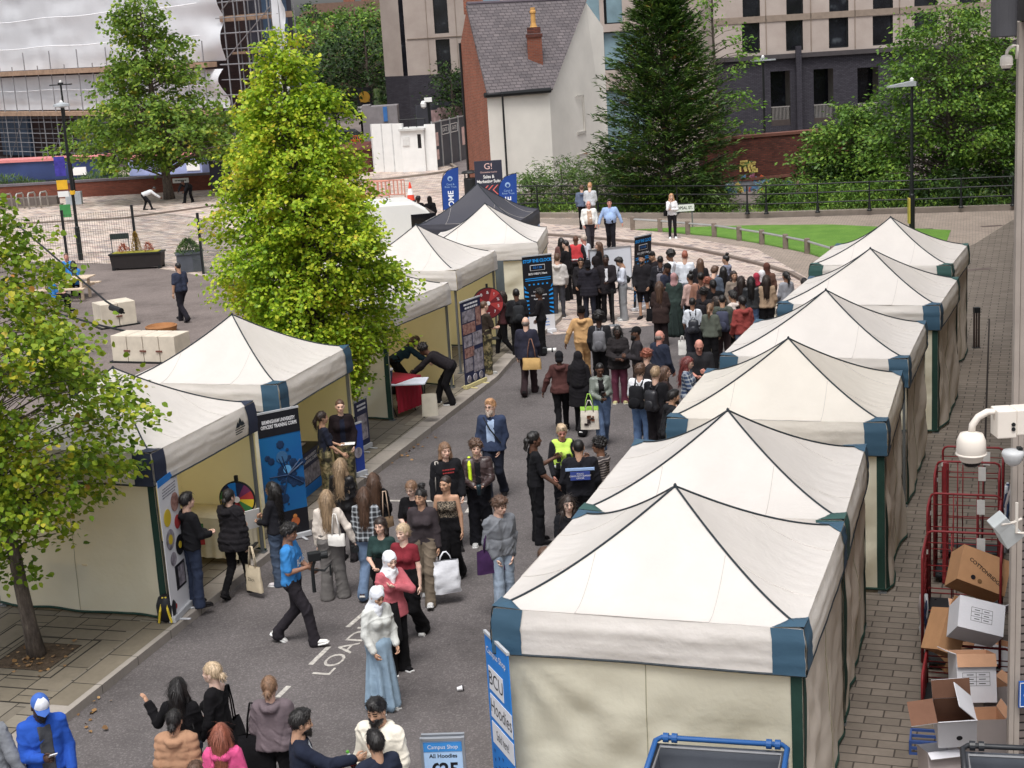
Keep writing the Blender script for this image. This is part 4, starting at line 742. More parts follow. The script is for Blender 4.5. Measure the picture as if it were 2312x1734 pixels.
# ================================================================ MARKET TENTS
def fabric(name, base, tr, tcol, vs=1.2, wr=1.):
    m, n, l, b = newmat(name); co = objco(n, l)
    stain = ramp(n, l, noi(n, l, co, 1.1, 6, .6), [(.3, 0.), (.75, 1.)])
    col = mixc(n, l, stain, mul(base, .9), mul(base, 1.03)); l.new(col, b.inputs['Base Color']); b.inputs['Roughness'].default_value = .55; b.inputs['Specular IOR Level'].default_value = .25
    mp = n.new('ShaderNodeMapping'); mp.inputs['Scale'].default_value = (1, 1, 1.1); mp.inputs['Rotation'].default_value = (0, .5, 0); l.new(co, mp.inputs[0])
    r = n.new('ShaderNodeTexNoise'); r.inputs['Scale'].default_value = 1.7; r.inputs['Detail'].default_value = 5; r.inputs['Distortion'].default_value = .25; l.new(mp.outputs[0], r.inputs['Vector'])
    f1 = bumpn(n, l, r.outputs['Fac'], .55*wr, .05); f2 = bumpn(n, l, noi(n, l, co, 14, 3), .25*wr, .012, f1); l.new(f2, b.inputs['Normal'])
    t = n.new('ShaderNodeBsdfTranslucent'); t.inputs[0].default_value = q4(tcol); l.new(f2, t.inputs['Normal'])
    ms = n.new('ShaderNodeMixShader'); ms.inputs[0].default_value = tr; l.new(b.outputs[0], ms.inputs[1]); l.new(t.outputs[0], ms.inputs[2]); l.new(ms.outputs[0], n['Material Output'].inputs[0])
    return m
m_roofc = fabric('canopy_cream', c(226, 221, 217), .22, c(236, 224, 190), wr=1.25)
m_wallc = fabric('wall_cream', c(230, 226, 208), .35, c(244, 226, 170), wr=1.)
m_wall_lit = fabric('wall_cream_lit', c(244, 232, 184), .5, c(252, 234, 172), wr=.5)  # cream inner walls; yellow light through the canvas is put into the colour
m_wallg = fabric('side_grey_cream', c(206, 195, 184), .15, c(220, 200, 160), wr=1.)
m_pad = {'teal': fabric('pad_teal', c(60, 88, 108), .0, (0, 0, 0), wr=.8), 'navy': fabric('pad_navy', c(48, 54, 72), .0, (0, 0, 0), wr=.8), 'green': fabric('pad_green', c(56, 88, 84), .0, (0, 0, 0), wr=.8), 'cream': m_roofc}
m_piping = mat('piping', c(44, 52, 58), .6, .1, 5, 0); m_green = mat('edge_green', c(32, 58, 50), .75, .15, 4, .3)
m_greyroof = fabric('canopy_grey', c(70, 70, 78), .05, (.02, .02, .02), wr=.8)
m_leg = mat('tent_leg', c(120, 124, 128), .4, .1, 3, 0, metal=.5)
m_seamc = mat('seam_cream', c(196, 190, 184), .7, .05, 5, 0)
def tent(name_lab, X, Y, yaw, S, ev, pk, z0, pads, walls, seed, roofm=None, vz=.44, grp='market tents', sagk=1.45, padm=None):
    """origin = front-left foot; u = +x across, v = +y back. walls: dict side->material"""
    t = thing('market_tent', name_lab, 'tent', (X, Y, z0), yaw, grp); ev -= z0; pk -= z0; h = S/2; rm = roofm or m_roofc; rg = random.Random(seed); so = seed*3.7
    def nz(x, y, s=1.): return noise.noise(Vector((x*s+so, y*s-so, so*.3)))
    def zr(x, y):                        # x,y in -1..1
        a, b = abs(x), abs(y); m_ = max(a, b); tt = max(0, 1-m_); z = ev+(pk-ev)*(tt**sagk)
        mn = min(1, min(a, b)/max(m_, 1e-6))
        z -= .085*(1-mn**2)*math.sin(math.pi*min(1, tt*1.0))*(.5+.5*m_)      # panels sag between the ridges
        z += .006*nz(x*S, y*S, 2.)*(1-mn)
        z += .012*math.sin((x if b > a else y)*S*14+nz(x*S, y*S, 1.)*6)*max(0, m_-.72)/.28*(1-mn**6)*(1-(m_-.72)/.28)*2.4
        return z
    N = 44; mb = MB()
    for s in range(4):
        Q = Matrix.Rotation(s*math.pi/2, 3, 'Z')
        def f(a, b_):
            m_ = 1-b_; m_ = m_**1.; x = (a*2-1)*m_; y = -m_
            p = Q @ Vector((x, y, 0)); return (h+p.x*h, h+p.y*h, zr(p.x, p.y))
        mb.grid(f, N, N//2)
    o = mb.obj('canopy_roof', rm, t, True)
    # valance, rolling over the eave then hanging
    mb = MB(); bulge = [rg.uniform(.6, 1.4) for _ in range(4)]
    def vpt(s, a, b_):
        Q = Matrix.Rotation(s*math.pi/2, 3, 'Z'); x = (a*2-1); hang = b_*vz
        out = .025*math.sin(min(1, b_*3)*math.pi/2)+.02*bulge[s]*math.sin(math.pi*b_)*(1-x*x)+.011*noise.noise(Vector((x*1.2+s*5+so, b_*7, so)))+.006*noise.noise(Vector((x*6+s*5+so, b_*9, so)))
        z = ev-.015-hang*(1+.03*nz(x, s*3)) if b_ > .02 else ev-.0
        p = Q @ Vector((x*(h+out*.8), -h-out, 0)); return (h+p.x, h+p.y, z)
    for s in range(4): mb.grid(lambda a, b_, s=s: vpt(s, a, b_), 40, 14)
    mb.obj('valance', rm, t, True)
    mb = MB()
    for s in range(4): mb.tube([vpt(s, i/30, 1.0) for i in range(31)], .013, 5)
    mb.obj('hem', m_piping, t)
    for s in range(4):                   # ridge piping on each hip
        sx, sy = ((-1, -1), (1, -1), (1, 1), (-1, 1))[s]; mb = MB()
        mb.tube([(h+sx*h*k_, h+sy*h*k_, zr(sx*k_, sy*k_)+.008) for k_ in [i/24 for i in range(25)]], .011, 5)
        mb.obj('ridge_seam', m_piping, t)
    for s in range(4):
        Q = Matrix.Rotation(s*math.pi/2, 3, 'Z'); mb = MB()
        xy = [(-.45, -.47-.53*i/11) for i in range(12)]+[(-.45+.87*i/12, -1.) for i in range(1, 12)]+[(.42, -1+.56*i/11) for i in range(12)]; pts = []
        for xs, y in xy: p = Q @ Vector((xs, y, 0)); pts.append((h+p.x*h, h+p.y*h, zr(p.x, p.y)+.003))
        mb.tube(pts, .0035, 4, cap=False)
        mb.obj('panel_seam', m_seamc, t)
    mb = MB(); mb.lathe([(.018, 0), (.018, .03), (.008, .045)], (h, h, pk-.01), 8); mb.obj('peak_cap', m_piping, t)
    for s, pc in enumerate(pads):        # corner pads
        if not pc: continue
        cx, cy = ((-1, -1), (1, -1), (1, 1), (-1, 1))[s]; mb = MB(); w_ = .30; e = .012
        sL, sR = (s-1) % 4, s
        for sd, a0, a1 in ((sR, 0., w_/S), (sL, 1-w_/S, 1.)):
            def f(a, b_, sd=sd, a0=a0, a1=a1):
                p = Vector(vpt(sd, a0+(a1-a0)*a, b_)); Q = Matrix.Rotation(sd*math.pi/2, 3, 'Z'); return tuple(p+Q @ Vector((0, -e, 0)))
            mb.grid(f, 6, 10)
        def g(a, b_):
            x = cx*(1-a*.2); y = cy*(1-b_*.2)
            if a+b_ > 1: x = cx*(1-.2*(a-(a+b_-1)/2)); y = cy*(1-.2*(b_-(a+b_-1)/2))
            return (h+x*h+cx*e, h+y*h+cy*e, zr(x, y)+.008+.02*(1-a)*(1-b_))
        mb.grid(g, 6, 6); mb.obj('corner_pad', m_pad[pc], t, True)
    for s in range(4):                   # legs
        x, y = ((0, 0), (S, 0), (S, S), (0, S))[s]; mb = MB(); d = .06
        mb.box((x+(d if x == 0 else -d), y+(d if y == 0 else -d), ev/2), (.045, .045, ev)); mb.box((x+(d if x == 0 else -d), y+(d if y == 0 else -d), .01), (.12, .12, .02)); mb.obj('leg', m_leg, t)
    for s, spec in walls.items():        # side walls
        m_, lo = spec[0], spec[1]; Q = Matrix.Rotation(s*math.pi/2, 3, 'Z'); top = ev-vz+.04; ph = rg.uniform(0, 9); am = spec[2] if len(spec) > 2 else .03
        def f(a, b_):
            x = (a*2-1)*(h-.02); z = lo+(top-lo)*b_; edge = min(1, (1-abs(a*2-1))*6)
            d = am*edge*(1-b_*.3)*(noise.noise(Vector((x*.9+ph+z*.5, z*.45, ph)))*1.6+noise.noise(Vector((x*1.9+ph-z*1.6, z*.5+x*.4, ph+3)))*1.3-1.1*abs(noise.noise(Vector(((x-z)*1.6, (x+z)*.5, ph+7))))-.7*math.exp(-((z-1.0-.05*math.sin(x*3+ph))*22)**2)*.35)
            dx_, dz_ = x+h, top-z+.15; d += am*.55*math.sin(math.atan2(dz_, dx_)*17+ph)*math.exp(-math.hypot(dx_, dz_)/1.5)*edge; d -= am*.16*(math.exp(-((z-.78-.02*math.sin(x*2+ph))*34)**2)+math.exp(-((z-1.4-.03*math.sin(x*1.3+ph))*34)**2)+math.exp(-((x+.55+.02*math.sin(z*3))*34)**2)); d *= min(1, (1-b_)*3.5)
            zz = z+(.03*noise.noise(Vector((x*1.5, ph, 2))) if b_ == 0 else 0)
            p = Q @ Vector((x, -h+.02-d-(.05*(1-b_)*edge), 0)); return (h+p.x, h+p.y, zz)
        mb = MB(); mb.grid(f, 48, 30); wo = mb.obj('side_wall', m_, t, True)
        mb = MB(); mb.tube([Vector(f(i/30, 0))+Vector((0, 0, .02)) for i in range(31)], .02, 5)
        if not (len(spec) > 3 and spec[3] == 'nostrip'):
            for xe in ((0, .036), (.964, 1)):
                if len(spec) > 3 and spec[3] == 'right' and xe[0] == 0: continue
                mb.grid(lambda a, b_: tuple(Vector(f(xe[0]+(xe[1]-xe[0])*a, b_))+(Q @ Vector((0, -.012, 0)))), 3, 14)
        mb.obj('edge_strip', m_green, wo, True)
        mb = MB(); mb.tube([Vector(f(.5, i/20))+(Q @ Vector((0, -.004, 0))) for i in range(21)], .004, 4); mb.obj('wall_seam', mat('seam_dark', c(150, 144, 120)), wo)
    return t
RT_ = [(-.318, 14.02, -.341), (.689, 16.89, -.314), (2.156, 20.836, -.327), (3.465, 24.62, -.365), (5.208, 28.90, -.404), (6.698, 33.21, -.414)]
labs = ['nearest cream market tent of the right row, with a full creased front wall',
        'second cream market tent of the right row, joined behind the nearest one', 'third cream tent of the right row, slightly yellower and creased, beyond the narrow gap',
        'fourth cream tent of the right row, white with blue corner pads', 'fifth cream tent of the right row, dark teal pads, just past the crowd', 'farthest cream tent of the right row, beside the lawn']
pads = [('teal', 'teal', 'teal', 'teal'), ('green', 'green', 'teal', 'teal'), ('teal', 'teal', 'teal', 'teal'), ('teal', 'teal', 'teal', 'teal'), ('teal', 'teal', 'green', 'teal'), ('green', 'green', 'green', 'teal')]
m_roof2 = fabric('canopy_yellowed', c(227, 221, 212), .22, c(236, 220, 180), wr=1.3)
for i, (x, y, a) in enumerate(RT_):
    w_ = {1: (m_wallg, .03, .05)}
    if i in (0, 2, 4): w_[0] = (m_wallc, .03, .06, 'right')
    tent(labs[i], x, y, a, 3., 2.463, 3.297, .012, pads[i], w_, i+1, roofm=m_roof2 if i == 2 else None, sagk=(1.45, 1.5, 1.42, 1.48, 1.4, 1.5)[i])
def ltent(lab, fr, yaw, S, ev, pk, pads, walls, seed, **k):
    u = Vector((math.cos(yaw), math.sin(yaw))); o = Vector(fr)-u*S; return tent(lab, o.x, o.y, yaw, S, ev, pk, .122, pads, walls, seed, **k)
tA = ltent('nearest cream tent of the left row, navy corner pads, behind the slim tree', (-5.01, 20.28), -.35, 2.9, 2.56, 3.41, ('navy', 'navy', 'navy', 'navy'), {0: (m_wallc, .03, .03, 'right'), 3: (m_wall_lit, .03, .02), 2: (m_wall_lit, .03, .015, 'nostrip')}, 11)
ltent('second cream tent of the left row, blue corner pads, selling army recruitment', (-3.78, 24.09), -.31, 2.95, 2.56, 3.43, ('teal', 'teal', 'teal', 'teal'), {0: (m_wallc, .03, .02, 'right'), 3: (m_wall_lit, .03, .02), 2: (m_wall_lit, .03, .015, 'nostrip')}, 12)
ltent('third cream tent of the left row, sheltering a red covered table', (-2.50, 30.84), -.42, 3.0, 2.5, 3.35, ('cream',)*4, {0: (m_wallc, .03, .03, 'right'), 3: (m_wall_lit, .03, .02), 2: (m_wall_lit, .03, .015, 'nostrip')}, 13)
ltent('fourth cream tent of the left row with a red prize wheel inside', (-1.14, 34.92), -.32, 2.93, 2.56, 3.45, ('cream',)*4, {3: (m_wall_lit, .03, .02), 2: (m_wall_lit, .03, .015, 'nostrip')}, 14)
ltent('farthest cream tent of the left row, in front of the black canopy', (.91, 41.0), -.12, 3.1, 2.25, 3.19, (None,)*4, {0: (m_wallc, .03, .06, 'right'), 1: (m_wallc, .03, .03)}, 15)
ltent('dark grey pop-up tent peeking out behind the farthest cream tent', (.50, 45.1), -.22, 3.1, 2.33, 3.34, (None,)*4, {}, 16, roofm=m_greyroof)
# grey fabric side flap by the fourth tent
g = AT(1070, 700, 38.3); k = MB(); k.grid(lambda a, b_: (a*.3, .05*math.sin(a*9)*(1-b_), b_*2.1), 12, 8); o = k.obj('grey_flap', fabric('flap_grey', c(96, 104, 108), 0, (0, 0, 0)), None, True); o.location = (g.x, g.y, .12); tag(o, 'grey fabric screen standing between the fourth and farthest left tents', 'screen')
# small maker's mark on the nearest left tent
mb = MB(); xz = 2.9+.045; zz = 2.56-.122
for y_, z_, s_ in ((2.3, -.2, .09), (2.38, -.19, .13), (2.46, -.2, .08)): mb.add([(xz, y_-s_*.7, zz+z_-.05), (xz, y_+s_*.7, zz+z_-.05), (xz, y_, zz+z_-.05+s_)], [(0, 1, 2)])
for j in range(3): mb.add([(xz, 2.22, zz-.28-.035*j), (xz, 2.52-.05*j, zz-.28-.035*j), (xz, 2.52-.05*j, zz-.265-.035*j), (xz, 2.22, zz-.265-.035*j)], [(0, 1, 2, 3)])
mb.obj('maker_mark', m_piping, tA)
# ================================================================ TREES
def leafmat(name, stops, trans=.35):
    m, n, l, b = newmat(name); g = n.new('ShaderNodeNewGeometry'); co = objco(n, l)
    f = n.new('ShaderNodeMath'); f.operation = 'MULTIPLY_ADD'; l.new(g.outputs['Random Per Island'], f.inputs[0]); f.inputs[1].default_value = .62
    k = n.new('ShaderNodeMath'); k.operation = 'MULTIPLY_ADD'; l.new(noi(n, l, co, 1.1, 3), k.inputs[0]); k.inputs[1].default_value = 1.5; k.inputs[2].default_value = -.56; l.new(k.outputs[0], f.inputs[2]); f.use_clamp = True
    col = ramp(n, l, f.outputs[0], stops); l.new(col, b.inputs['Base Color']); b.inputs['Roughness'].default_value = .5; b.inputs['Specular IOR Level'].default_value = .35
    t = n.new('ShaderNodeBsdfTranslucent'); l.new(col, t.inputs[0]); ms = n.new('ShaderNodeMixShader'); ms.inputs[0].default_value = trans
    l.new(b.outputs[0], ms.inputs[1]); l.new(t.outputs[0], ms.inputs[2]); l.new(ms.outputs[0], n['Material Output'].inputs[0]); return m
LM = {'lime': leafmat('leaf_lime', [(0, c(84, 122, 30)), (.3, c(134, 168, 40)), (.62, c(176, 198, 54)), (.88, c(216, 212, 70)), (1, c(212, 180, 72))]),
      'lime2': leafmat('leaf_lime_b', [(0, c(74, 104, 30)), (.4, c(118, 148, 40)), (.7, c(160, 176, 50)), (.93, c(200, 186, 60)), (1, c(186, 130, 64))]),
      'field': leafmat('leaf_field', [(0, c(66, 94, 38)), (.5, c(110, 142, 52)), (.85, c(148, 168, 64)), (1, c(184, 160, 60))]),
      'dark': leafmat('leaf_dark', [(0, c(22, 42, 20)), (.5, c(44, 70, 30)), (.9, c(72, 98, 40)), (1, c(100, 110, 46))], .2),
      'mid': leafmat('leaf_mid', [(0, c(54, 86, 36)), (.5, c(94, 130, 50)), (.9, c(140, 170, 66)), (1, c(156, 172, 74))], .25),
      'pale': leafmat('leaf_pale', [(0, c(56, 86, 40)), (.6, c(96, 124, 62)), (1, c(140, 160, 84))], .3),
      'bright': leafmat('leaf_bright', [(0, c(70, 110, 36)), (.6, c(112, 154, 56)), (1, c(150, 180, 80))], .35),
      'conifer': leafmat('needle', [(0, c(36, 60, 30)), (.5, c(66, 96, 42)), (.85, c(104, 130, 54)), (.95, c(116, 96, 48)), (1, c(126, 80, 50))], .12),
      'golden': leafmat('leaf_golden', [(0, c(130, 104, 30)), (1, c(176, 140, 50))], .1), 'red': leafmat('leaf_red', [(0, c(150, 70, 50)), (1, c(190, 110, 80))], .2)}
m_bark, n, l, b = newmat('bark'); co = objco(n, l); mp = n.new('ShaderNodeMapping'); mp.inputs['Scale'].default_value = (1, 1, .3); l.new(co, mp.inputs[0])
f = noi(n, l, mp.outputs[0], 14, 6, .7); l.new(ramp(n, l, f, [(.3, c(54, 48, 44)), (.55, c(98, 88, 80)), (.8, c(140, 130, 118))]), b.inputs['Base Color']); b.inputs['Roughness'].default_value = .95; l.new(bumpn(n, l, f, .8, .03), b.inputs['Normal'])
def leafshape(kind):
    if kind == 'heart': return [(0, 0, 0), (.42, .25, .1), (.46, .62, .06), (0, 1.05, -.1), (-.46, .62, .06), (-.42, .25, .1), (0, .5, -.03)], [(0, 1, 6), (1, 2, 6), (2, 3, 6), (3, 4, 6), (4, 5, 6), (5, 0, 6)]
    if kind == 'oval': return [(0, 0, 0), (.3, .5, .05), (0, 1, -.05), (-.3, .5, .05)], [(0, 1, 2, 3)]
    if kind == 'narrow': return [(0, 0, 0), (.13, .45, .03), (0, 1.1, -.15), (-.13, .45, .03)], [(0, 1, 2, 3)]
    return [(0, 0, 0), (.07, .4, .0), (0, 1., 0), (-.07, .4, .0)], [(0, 1, 2, 3)]
def leaves(pos, dirs, size, kind, rs, tilt=.6, jit=.5):
    """numpy cloud of separate leaves; pos (N,3), dirs (N,3) pointing directions"""
    N = len(pos); sv, sf = leafshape(kind); sv = np.array(sv, float); K = len(sv)
    d = dirs+rs.normal(0, jit, (N, 3)); d /= np.linalg.norm(d, axis=1, keepdims=True)+1e-9
    up = np.array([0, 0, 1.])+rs.normal(0, tilt, (N, 3)); s = np.cross(d, up); s /= np.linalg.norm(s, axis=1, keepdims=True)+1e-9; nn = np.cross(s, d)
    sz = size*rs.uniform(.65, 1.25, (N, 1, 1))
    V = (sv[None, :, 0:1]*s[:, None]+sv[None, :, 1:2]*d[:, None]+sv[None, :, 2:3]*nn[:, None])*sz+pos[:, None]
    F = [np.array(f_)[None, :]+(np.arange(N)*K)[:, None] for f_ in sf]; return V.reshape(-1, 3), F
def mesh_np(name, V, Fl, m, parent, smooth=False):
    me = bpy.data.meshes.new(name); F = np.concatenate([f.reshape(-1) for f in Fl]); cnt = np.concatenate([np.full(len(f), f.shape[1]) for f in Fl])
    me.vertices.add(len(V)); me.vertices.foreach_set('co', V.astype(np.float32).ravel()); me.loops.add(len(F)); me.loops.foreach_set('vertex_index', F.astype(np.int32))
    me.polygons.add(len(cnt)); st = np.concatenate([[0], np.cumsum(cnt)[:-1]]); me.polygons.foreach_set('loop_start', st.astype(np.int32)); me.polygons.foreach_set('loop_total', cnt.astype(np.int32))
    if smooth: me.polygons.foreach_set('use_smooth', [True]*len(cnt))
    for mm in (m if isinstance(m, (list, tuple)) else [m]): me.materials.append(mm)
    me.update(calc_edges=True); o = bpy.data.objects.new(name, me); C.objects.link(o)
    if parent is not None: o.parent = parent
    return o
def tree(lab, x, y, prof, seed, nclu, nleaf, lsize, lm, kind='heart', cat='tree', name='lime_tree', trunk=(.11, .04), lean=(0, 0), group=None, cx=0., shell=.55, spread=.32, droop=-.35, branch=.6, flat_=1., trunkh=None, ax=1., dome=None, z0=0):
    """prof: list of (z, radius) of the crown"""
    rs = np.random.RandomState(seed); t = thing(name, lab, cat, (x, y, z0), 0, group); zs = np.array([p[0] for p in prof]); rr = np.array([p[1] for p in prof])
    zt = zs.max(); zb = zs.min(); w_ = rr**1.3+.02; zz = np.linspace(zb, zt, 200); wz = np.interp(zz, zs, w_); cdf = np.cumsum(wz); cdf /= cdf[-1]
    z = np.interp(rs.rand(nclu), cdf, zz); th = rs.rand(nclu)*6.283; lobes = 1+.2*np.sin(th*3+z*1.7+seed)+.14*np.sin(th*5-z*3.1)+rs.normal(0, .09, nclu)
    rad = np.interp(z, zs, rr)*np.where(rs.rand(nclu) < shell, rs.uniform(.78, 1.05, nclu), np.sqrt(rs.rand(nclu))*.8)*lobes
    tx = lean[0]*(z/zt)+cx*np.clip(z/zb if zb > 0 else 1, 0, 1); ty = lean[1]*(z/zt)
    P0 = np.stack([tx+rad*np.cos(th)*ax, ty+rad*np.sin(th), z], 1); axis = np.stack([tx, ty, z-.35*rad], 1)
    out = P0-axis; out[:, 2] *= .6; out /= np.linalg.norm(out, axis=1, keepdims=True)+1e-9; out[:, 2] += droop*rs.rand(nclu)
    per = max(1, nleaf//nclu); tt = rs.rand(nclu, per, 1); L = spread*rs.uniform(.6, 1.5, (nclu, 1, 1)); curve = np.array([0, 0, droop*.8])
    pos = P0[:, None]+out[:, None]*(tt-.4)*L*1.6+curve*(tt**2)*L+rs.normal(0, 1, (nclu, per, 3))*spread*np.array([.36, .36, .24])*flat_
    dr = np.repeat(out[:, None], per, 1).reshape(-1, 3)+np.array([0, 0, -.35]); V, F = leaves(pos.reshape(-1, 3), dr, lsize, kind, rs)
    mesh_np('crown', V, F, LM[lm], t)
    mb = MB(); th_ = trunkh or zt*.93; tr = [Vector((lean[0]*k_+cx*min(1, k_*zt/max(zb, .5))+.03*math.sin(k_*9+seed), lean[1]*k_+.03*math.cos(k_*7), th_*k_)) for k_ in [i/14 for i in range(15)]]
    rd = [trunk[0]*(1.25 if i == 0 else 1)*(1-i/14)+trunk[1]*.4*(i/14) for i in range(15)]; mb.tube(tr, rd, 10)
    mb.obj('trunk', m_bark, t, True); mb = MB(); nb = int(nclu*branch)
    for i in range(nb):
        p = Vector(P0[i]); k_ = max(.12, min(.95, (p.z-.3*rad[i])/th_)); j = k_*14; q = tr[int(j)].lerp(tr[min(14, int(j)+1)], j-int(j)); m_ = q.lerp(p, .5)+Vector((0, 0, .08*rad[i])); r0 = trunk[1]*.45*(1-k_*.6)*rs.uniform(.5, 1)
        mb.tube([q, m_, p, p+Vector(out[i])*spread*.8], [r0, r0*.6, r0*.3, r0*.12], 4, cap=False)
    mb.obj('branches', m_bark, t); return t
# the three trees of the plaza
p = G(78, 1418, .12)
tree('slim lime tree in a square tree pit in front of the nearest left tent', p.x, p.y, [(1.35, .25), (1.9, .95), (2.6, 1.45), (3.4, 1.62), (4.2, 1.45), (5.0, 1.15), (5.8, .8), (6.5, .3)], 3, 430, 21500, .077, 'lime2', trunk=(.105, .05), lean=(-.55, .1), z0=.12, spread=.30, trunkh=6.2, shell=.6, cx=.05)
BT = AT(688, 700, 28.8)
tree('tall bright yellow-green lime tree rising between the left tents', BT.x, 28.8, [(.8, .2), (1.3, .65), (2.0, 1.08), (3.2, 1.32), (4.2, 1.28), (5.2, 1.1), (6.2, .9), (7.0, .6), (7.6, .34), (8.2, .08)], 9, 1150, 68000, .069, 'lime', trunk=(.14, .07), lean=(-.22, 0), z0=.12, spread=.27, shell=.7)
p = G(367, 430)
tree('broad green maple tree by the low brick wall with dark inner foliage', p.x, p.y, [(2.0, 2.4), (2.9, 3.7), (3.8, 3.8), (4.7, 3.1), (5.8, 2.2), (7.3, 1.6), (9.2, 1.3), (10.6, .6)], 5, 420, 19000, .18, 'field', name='maple_tree', trunk=(.26, .14), ax=1.1, spread=.62, shell=.62, lean=(-.5, 0))
# conifer, bushes and background trees
p = AT(1440, 430, 64.5)
def conifer(lab, x, y, H_, r0, seed, n1):
    rs = np.random.RandomState(seed); t = thing('conifer_tree', lab, 'conifer', (x, y, 0)); Vs = []; Fs = []; off = 0; mb = MB(); br = MB()
    mb.tube([(0, 0, 0), (.1, 0, H_*.5), (0, 0, H_*.95)], [.22, .13, .03], 8); mb.obj('trunk', m_bark, t)
    for i in range(n1):
        k_ = rs.rand()**.8; z = .3+H_*.97*k_; r = (r0*(1-k_)**.7+.15)*(.8+.35*rs.rand())*(.75 if z < 1.5 else 1); th = rs.rand()*6.283; d = np.array([math.cos(th), math.sin(th), .28+.5*k_+.12*rs.normal()])
        base = np.array([0, 0, z-r*.25]); M_ = int(26+46*(1-k_)); tt = rs.rand(M_)**.6; pos = base+d*(tt*r)[:, None]+np.stack([0*tt, 0*tt, -.18*tt**2*r+.12*tt**3*r], 1)
        side = np.cross(d, [0, 0, 1.]); side /= np.linalg.norm(side); w_ = (rs.rand(M_)*2-1)*(.3*r*(1.05-tt)+.06); pos = pos+side*w_[:, None]+np.array([0, 0, -1.])*(np.abs(w_)*.25)[:, None]
        dr = np.repeat(d[None], M_, 0)*.9+side*np.sign(w_)[:, None]*.7
        V, F = leaves(pos, dr, .24, 'narrow', rs, .35, .3); Vs.append(V); Fs.append(F[0]+off); off += len(V)
        if i % 3 == 0: br.tube([tuple(base), tuple(base+d*r*.85)], [.03, .008], 4, cap=False)
    mesh_np('crown', np.concatenate(Vs), [np.concatenate(Fs)], LM['conifer'], t); br.obj('branches', m_bark, t); return t
conifer('large dark green conifer with spreading boughs right of the white house', p.x, 64.5, 9.8, 3.45, 21, 1000)
T1 = dict(kind='oval', trunk=(.2, .1), droop=-.1, z0=-.5)
tree('tall dense green willow-like tree at the right by the street lamp', AT(2050, 300, 63).x, 63, [(-.3, 2.), (1.2, 2.8), (3.5, 2.9), (5., 2.5), (6.6, 1.8), (8., .9), (8.6, .3)], 31, 700, 25000, .18, 'mid', name='leafy_tree', spread=.6, shell=.7, **T1)
tree('dense green tree cut off by the building at the far right', AT(2170, 300, 64.5).x, 64.5, [(-.3, 2.), (1.5, 3.), (4., 3.2), (6.5, 2.4), (8.2, 1.2), (8.9, .3)], 32, 520, 16000, .18, 'mid', name='leafy_tree', spread=.6, shell=.7, **T1)
tree('lower bushy dark green tree left of the tall willow-like tree', AT(1845, 350, 66).x, 66, [(-.3, 1.3), (1., 1.8), (2.4, 1.8), (3.5, 1.3), (4.2, .6), (4.6, .2)], 33, 380, 12000, .19, 'mid', name='leafy_tree', spread=.55, shell=.7, **T1)
tree('dark shrub growing against the graffiti wall', AT(1800, 430, 65.5).x, 65.5, [(-.3, 1.3), (.6, 1.5), (1.6, 1.1), (2.3, .3)], 34, 150, 4200, .16, 'dark', name='shrub', cat='shrub', spread=.4, **T1)
tree('slender pale green tree with bare twigs between the conifer and the flats', AT(1545, 200, 70).x, 70, [(1., .6), (3., 1.7), (5., 1.6), (7., 1.4), (9., 1.2), (10.2, .4)], 35, 130, 1900, .2, 'bright', name='birch_tree', kind='oval', trunk=(.1, .1), spread=.4, droop=.1, branch=1.)
tree('dark leafy bush in front of the apartment block beside the brick gable', AT(980, 240, 102).x, 102, [(2.0, 1.), (3., 1.7), (4.4, 1.5), (5.6, .9), (6.4, .3)], 36, 130, 3200, .22, 'dark', name='shrub', cat='shrub', spread=.6, **T1)
for i, (px, Yd, top, wd, lm, lab) in enumerate(((720, 125, 7.6, 4.2, 'dark', 'big dark green tree behind the lime tree top'), (800, 120, 9.0, 3.6, 'dark', 'dark green tree leaning over the emblem board'), (840, 128, 10.5, 2.6, 'mid', 'mid green tree touching the apartment block'), (655, 150, 11.2, 4.0, 'mid', 'distant olive green tree at the top edge left of centre'), (700, 165, 11.6, 5, 'dark', 'distant dark tree at the top edge'), (790, 170, 11.5, 4, 'pale', 'distant tree below the red chimneys'))):
    g = AT(px, 240, Yd); tree(lab, g.x, Yd, [(1.8 if i < 3 else 0, wd*.5), (3.2, wd*.9), (top*.6, wd), (top*.85, wd*.7), (top, wd*.2)], 50+i, 150, 4200, .34, lm, name='leafy_tree', kind='oval', trunk=(.25, .12), spread=.9, droop=-.1, group='trees beyond the square', shell=.7)
k = MB(); rs = np.random.RandomState(4); hb = AT(640, 200, 175); N = 7000; pos = np.stack([rs.uniform(-40, 30, N), rs.uniform(-3, 3, N), rs.rand(N)**.7*10.5], 1); V, F = leaves(pos, rs.normal(0, 1, (N, 3)), .9, 'oval', rs); o = mesh_np('far_woodland', V, F, LM['mid'], None); o.location = (hb.x, 178, 0); tag(o, 'far belt of olive green woodland at the top of the view', 'woodland', kind='stuff')
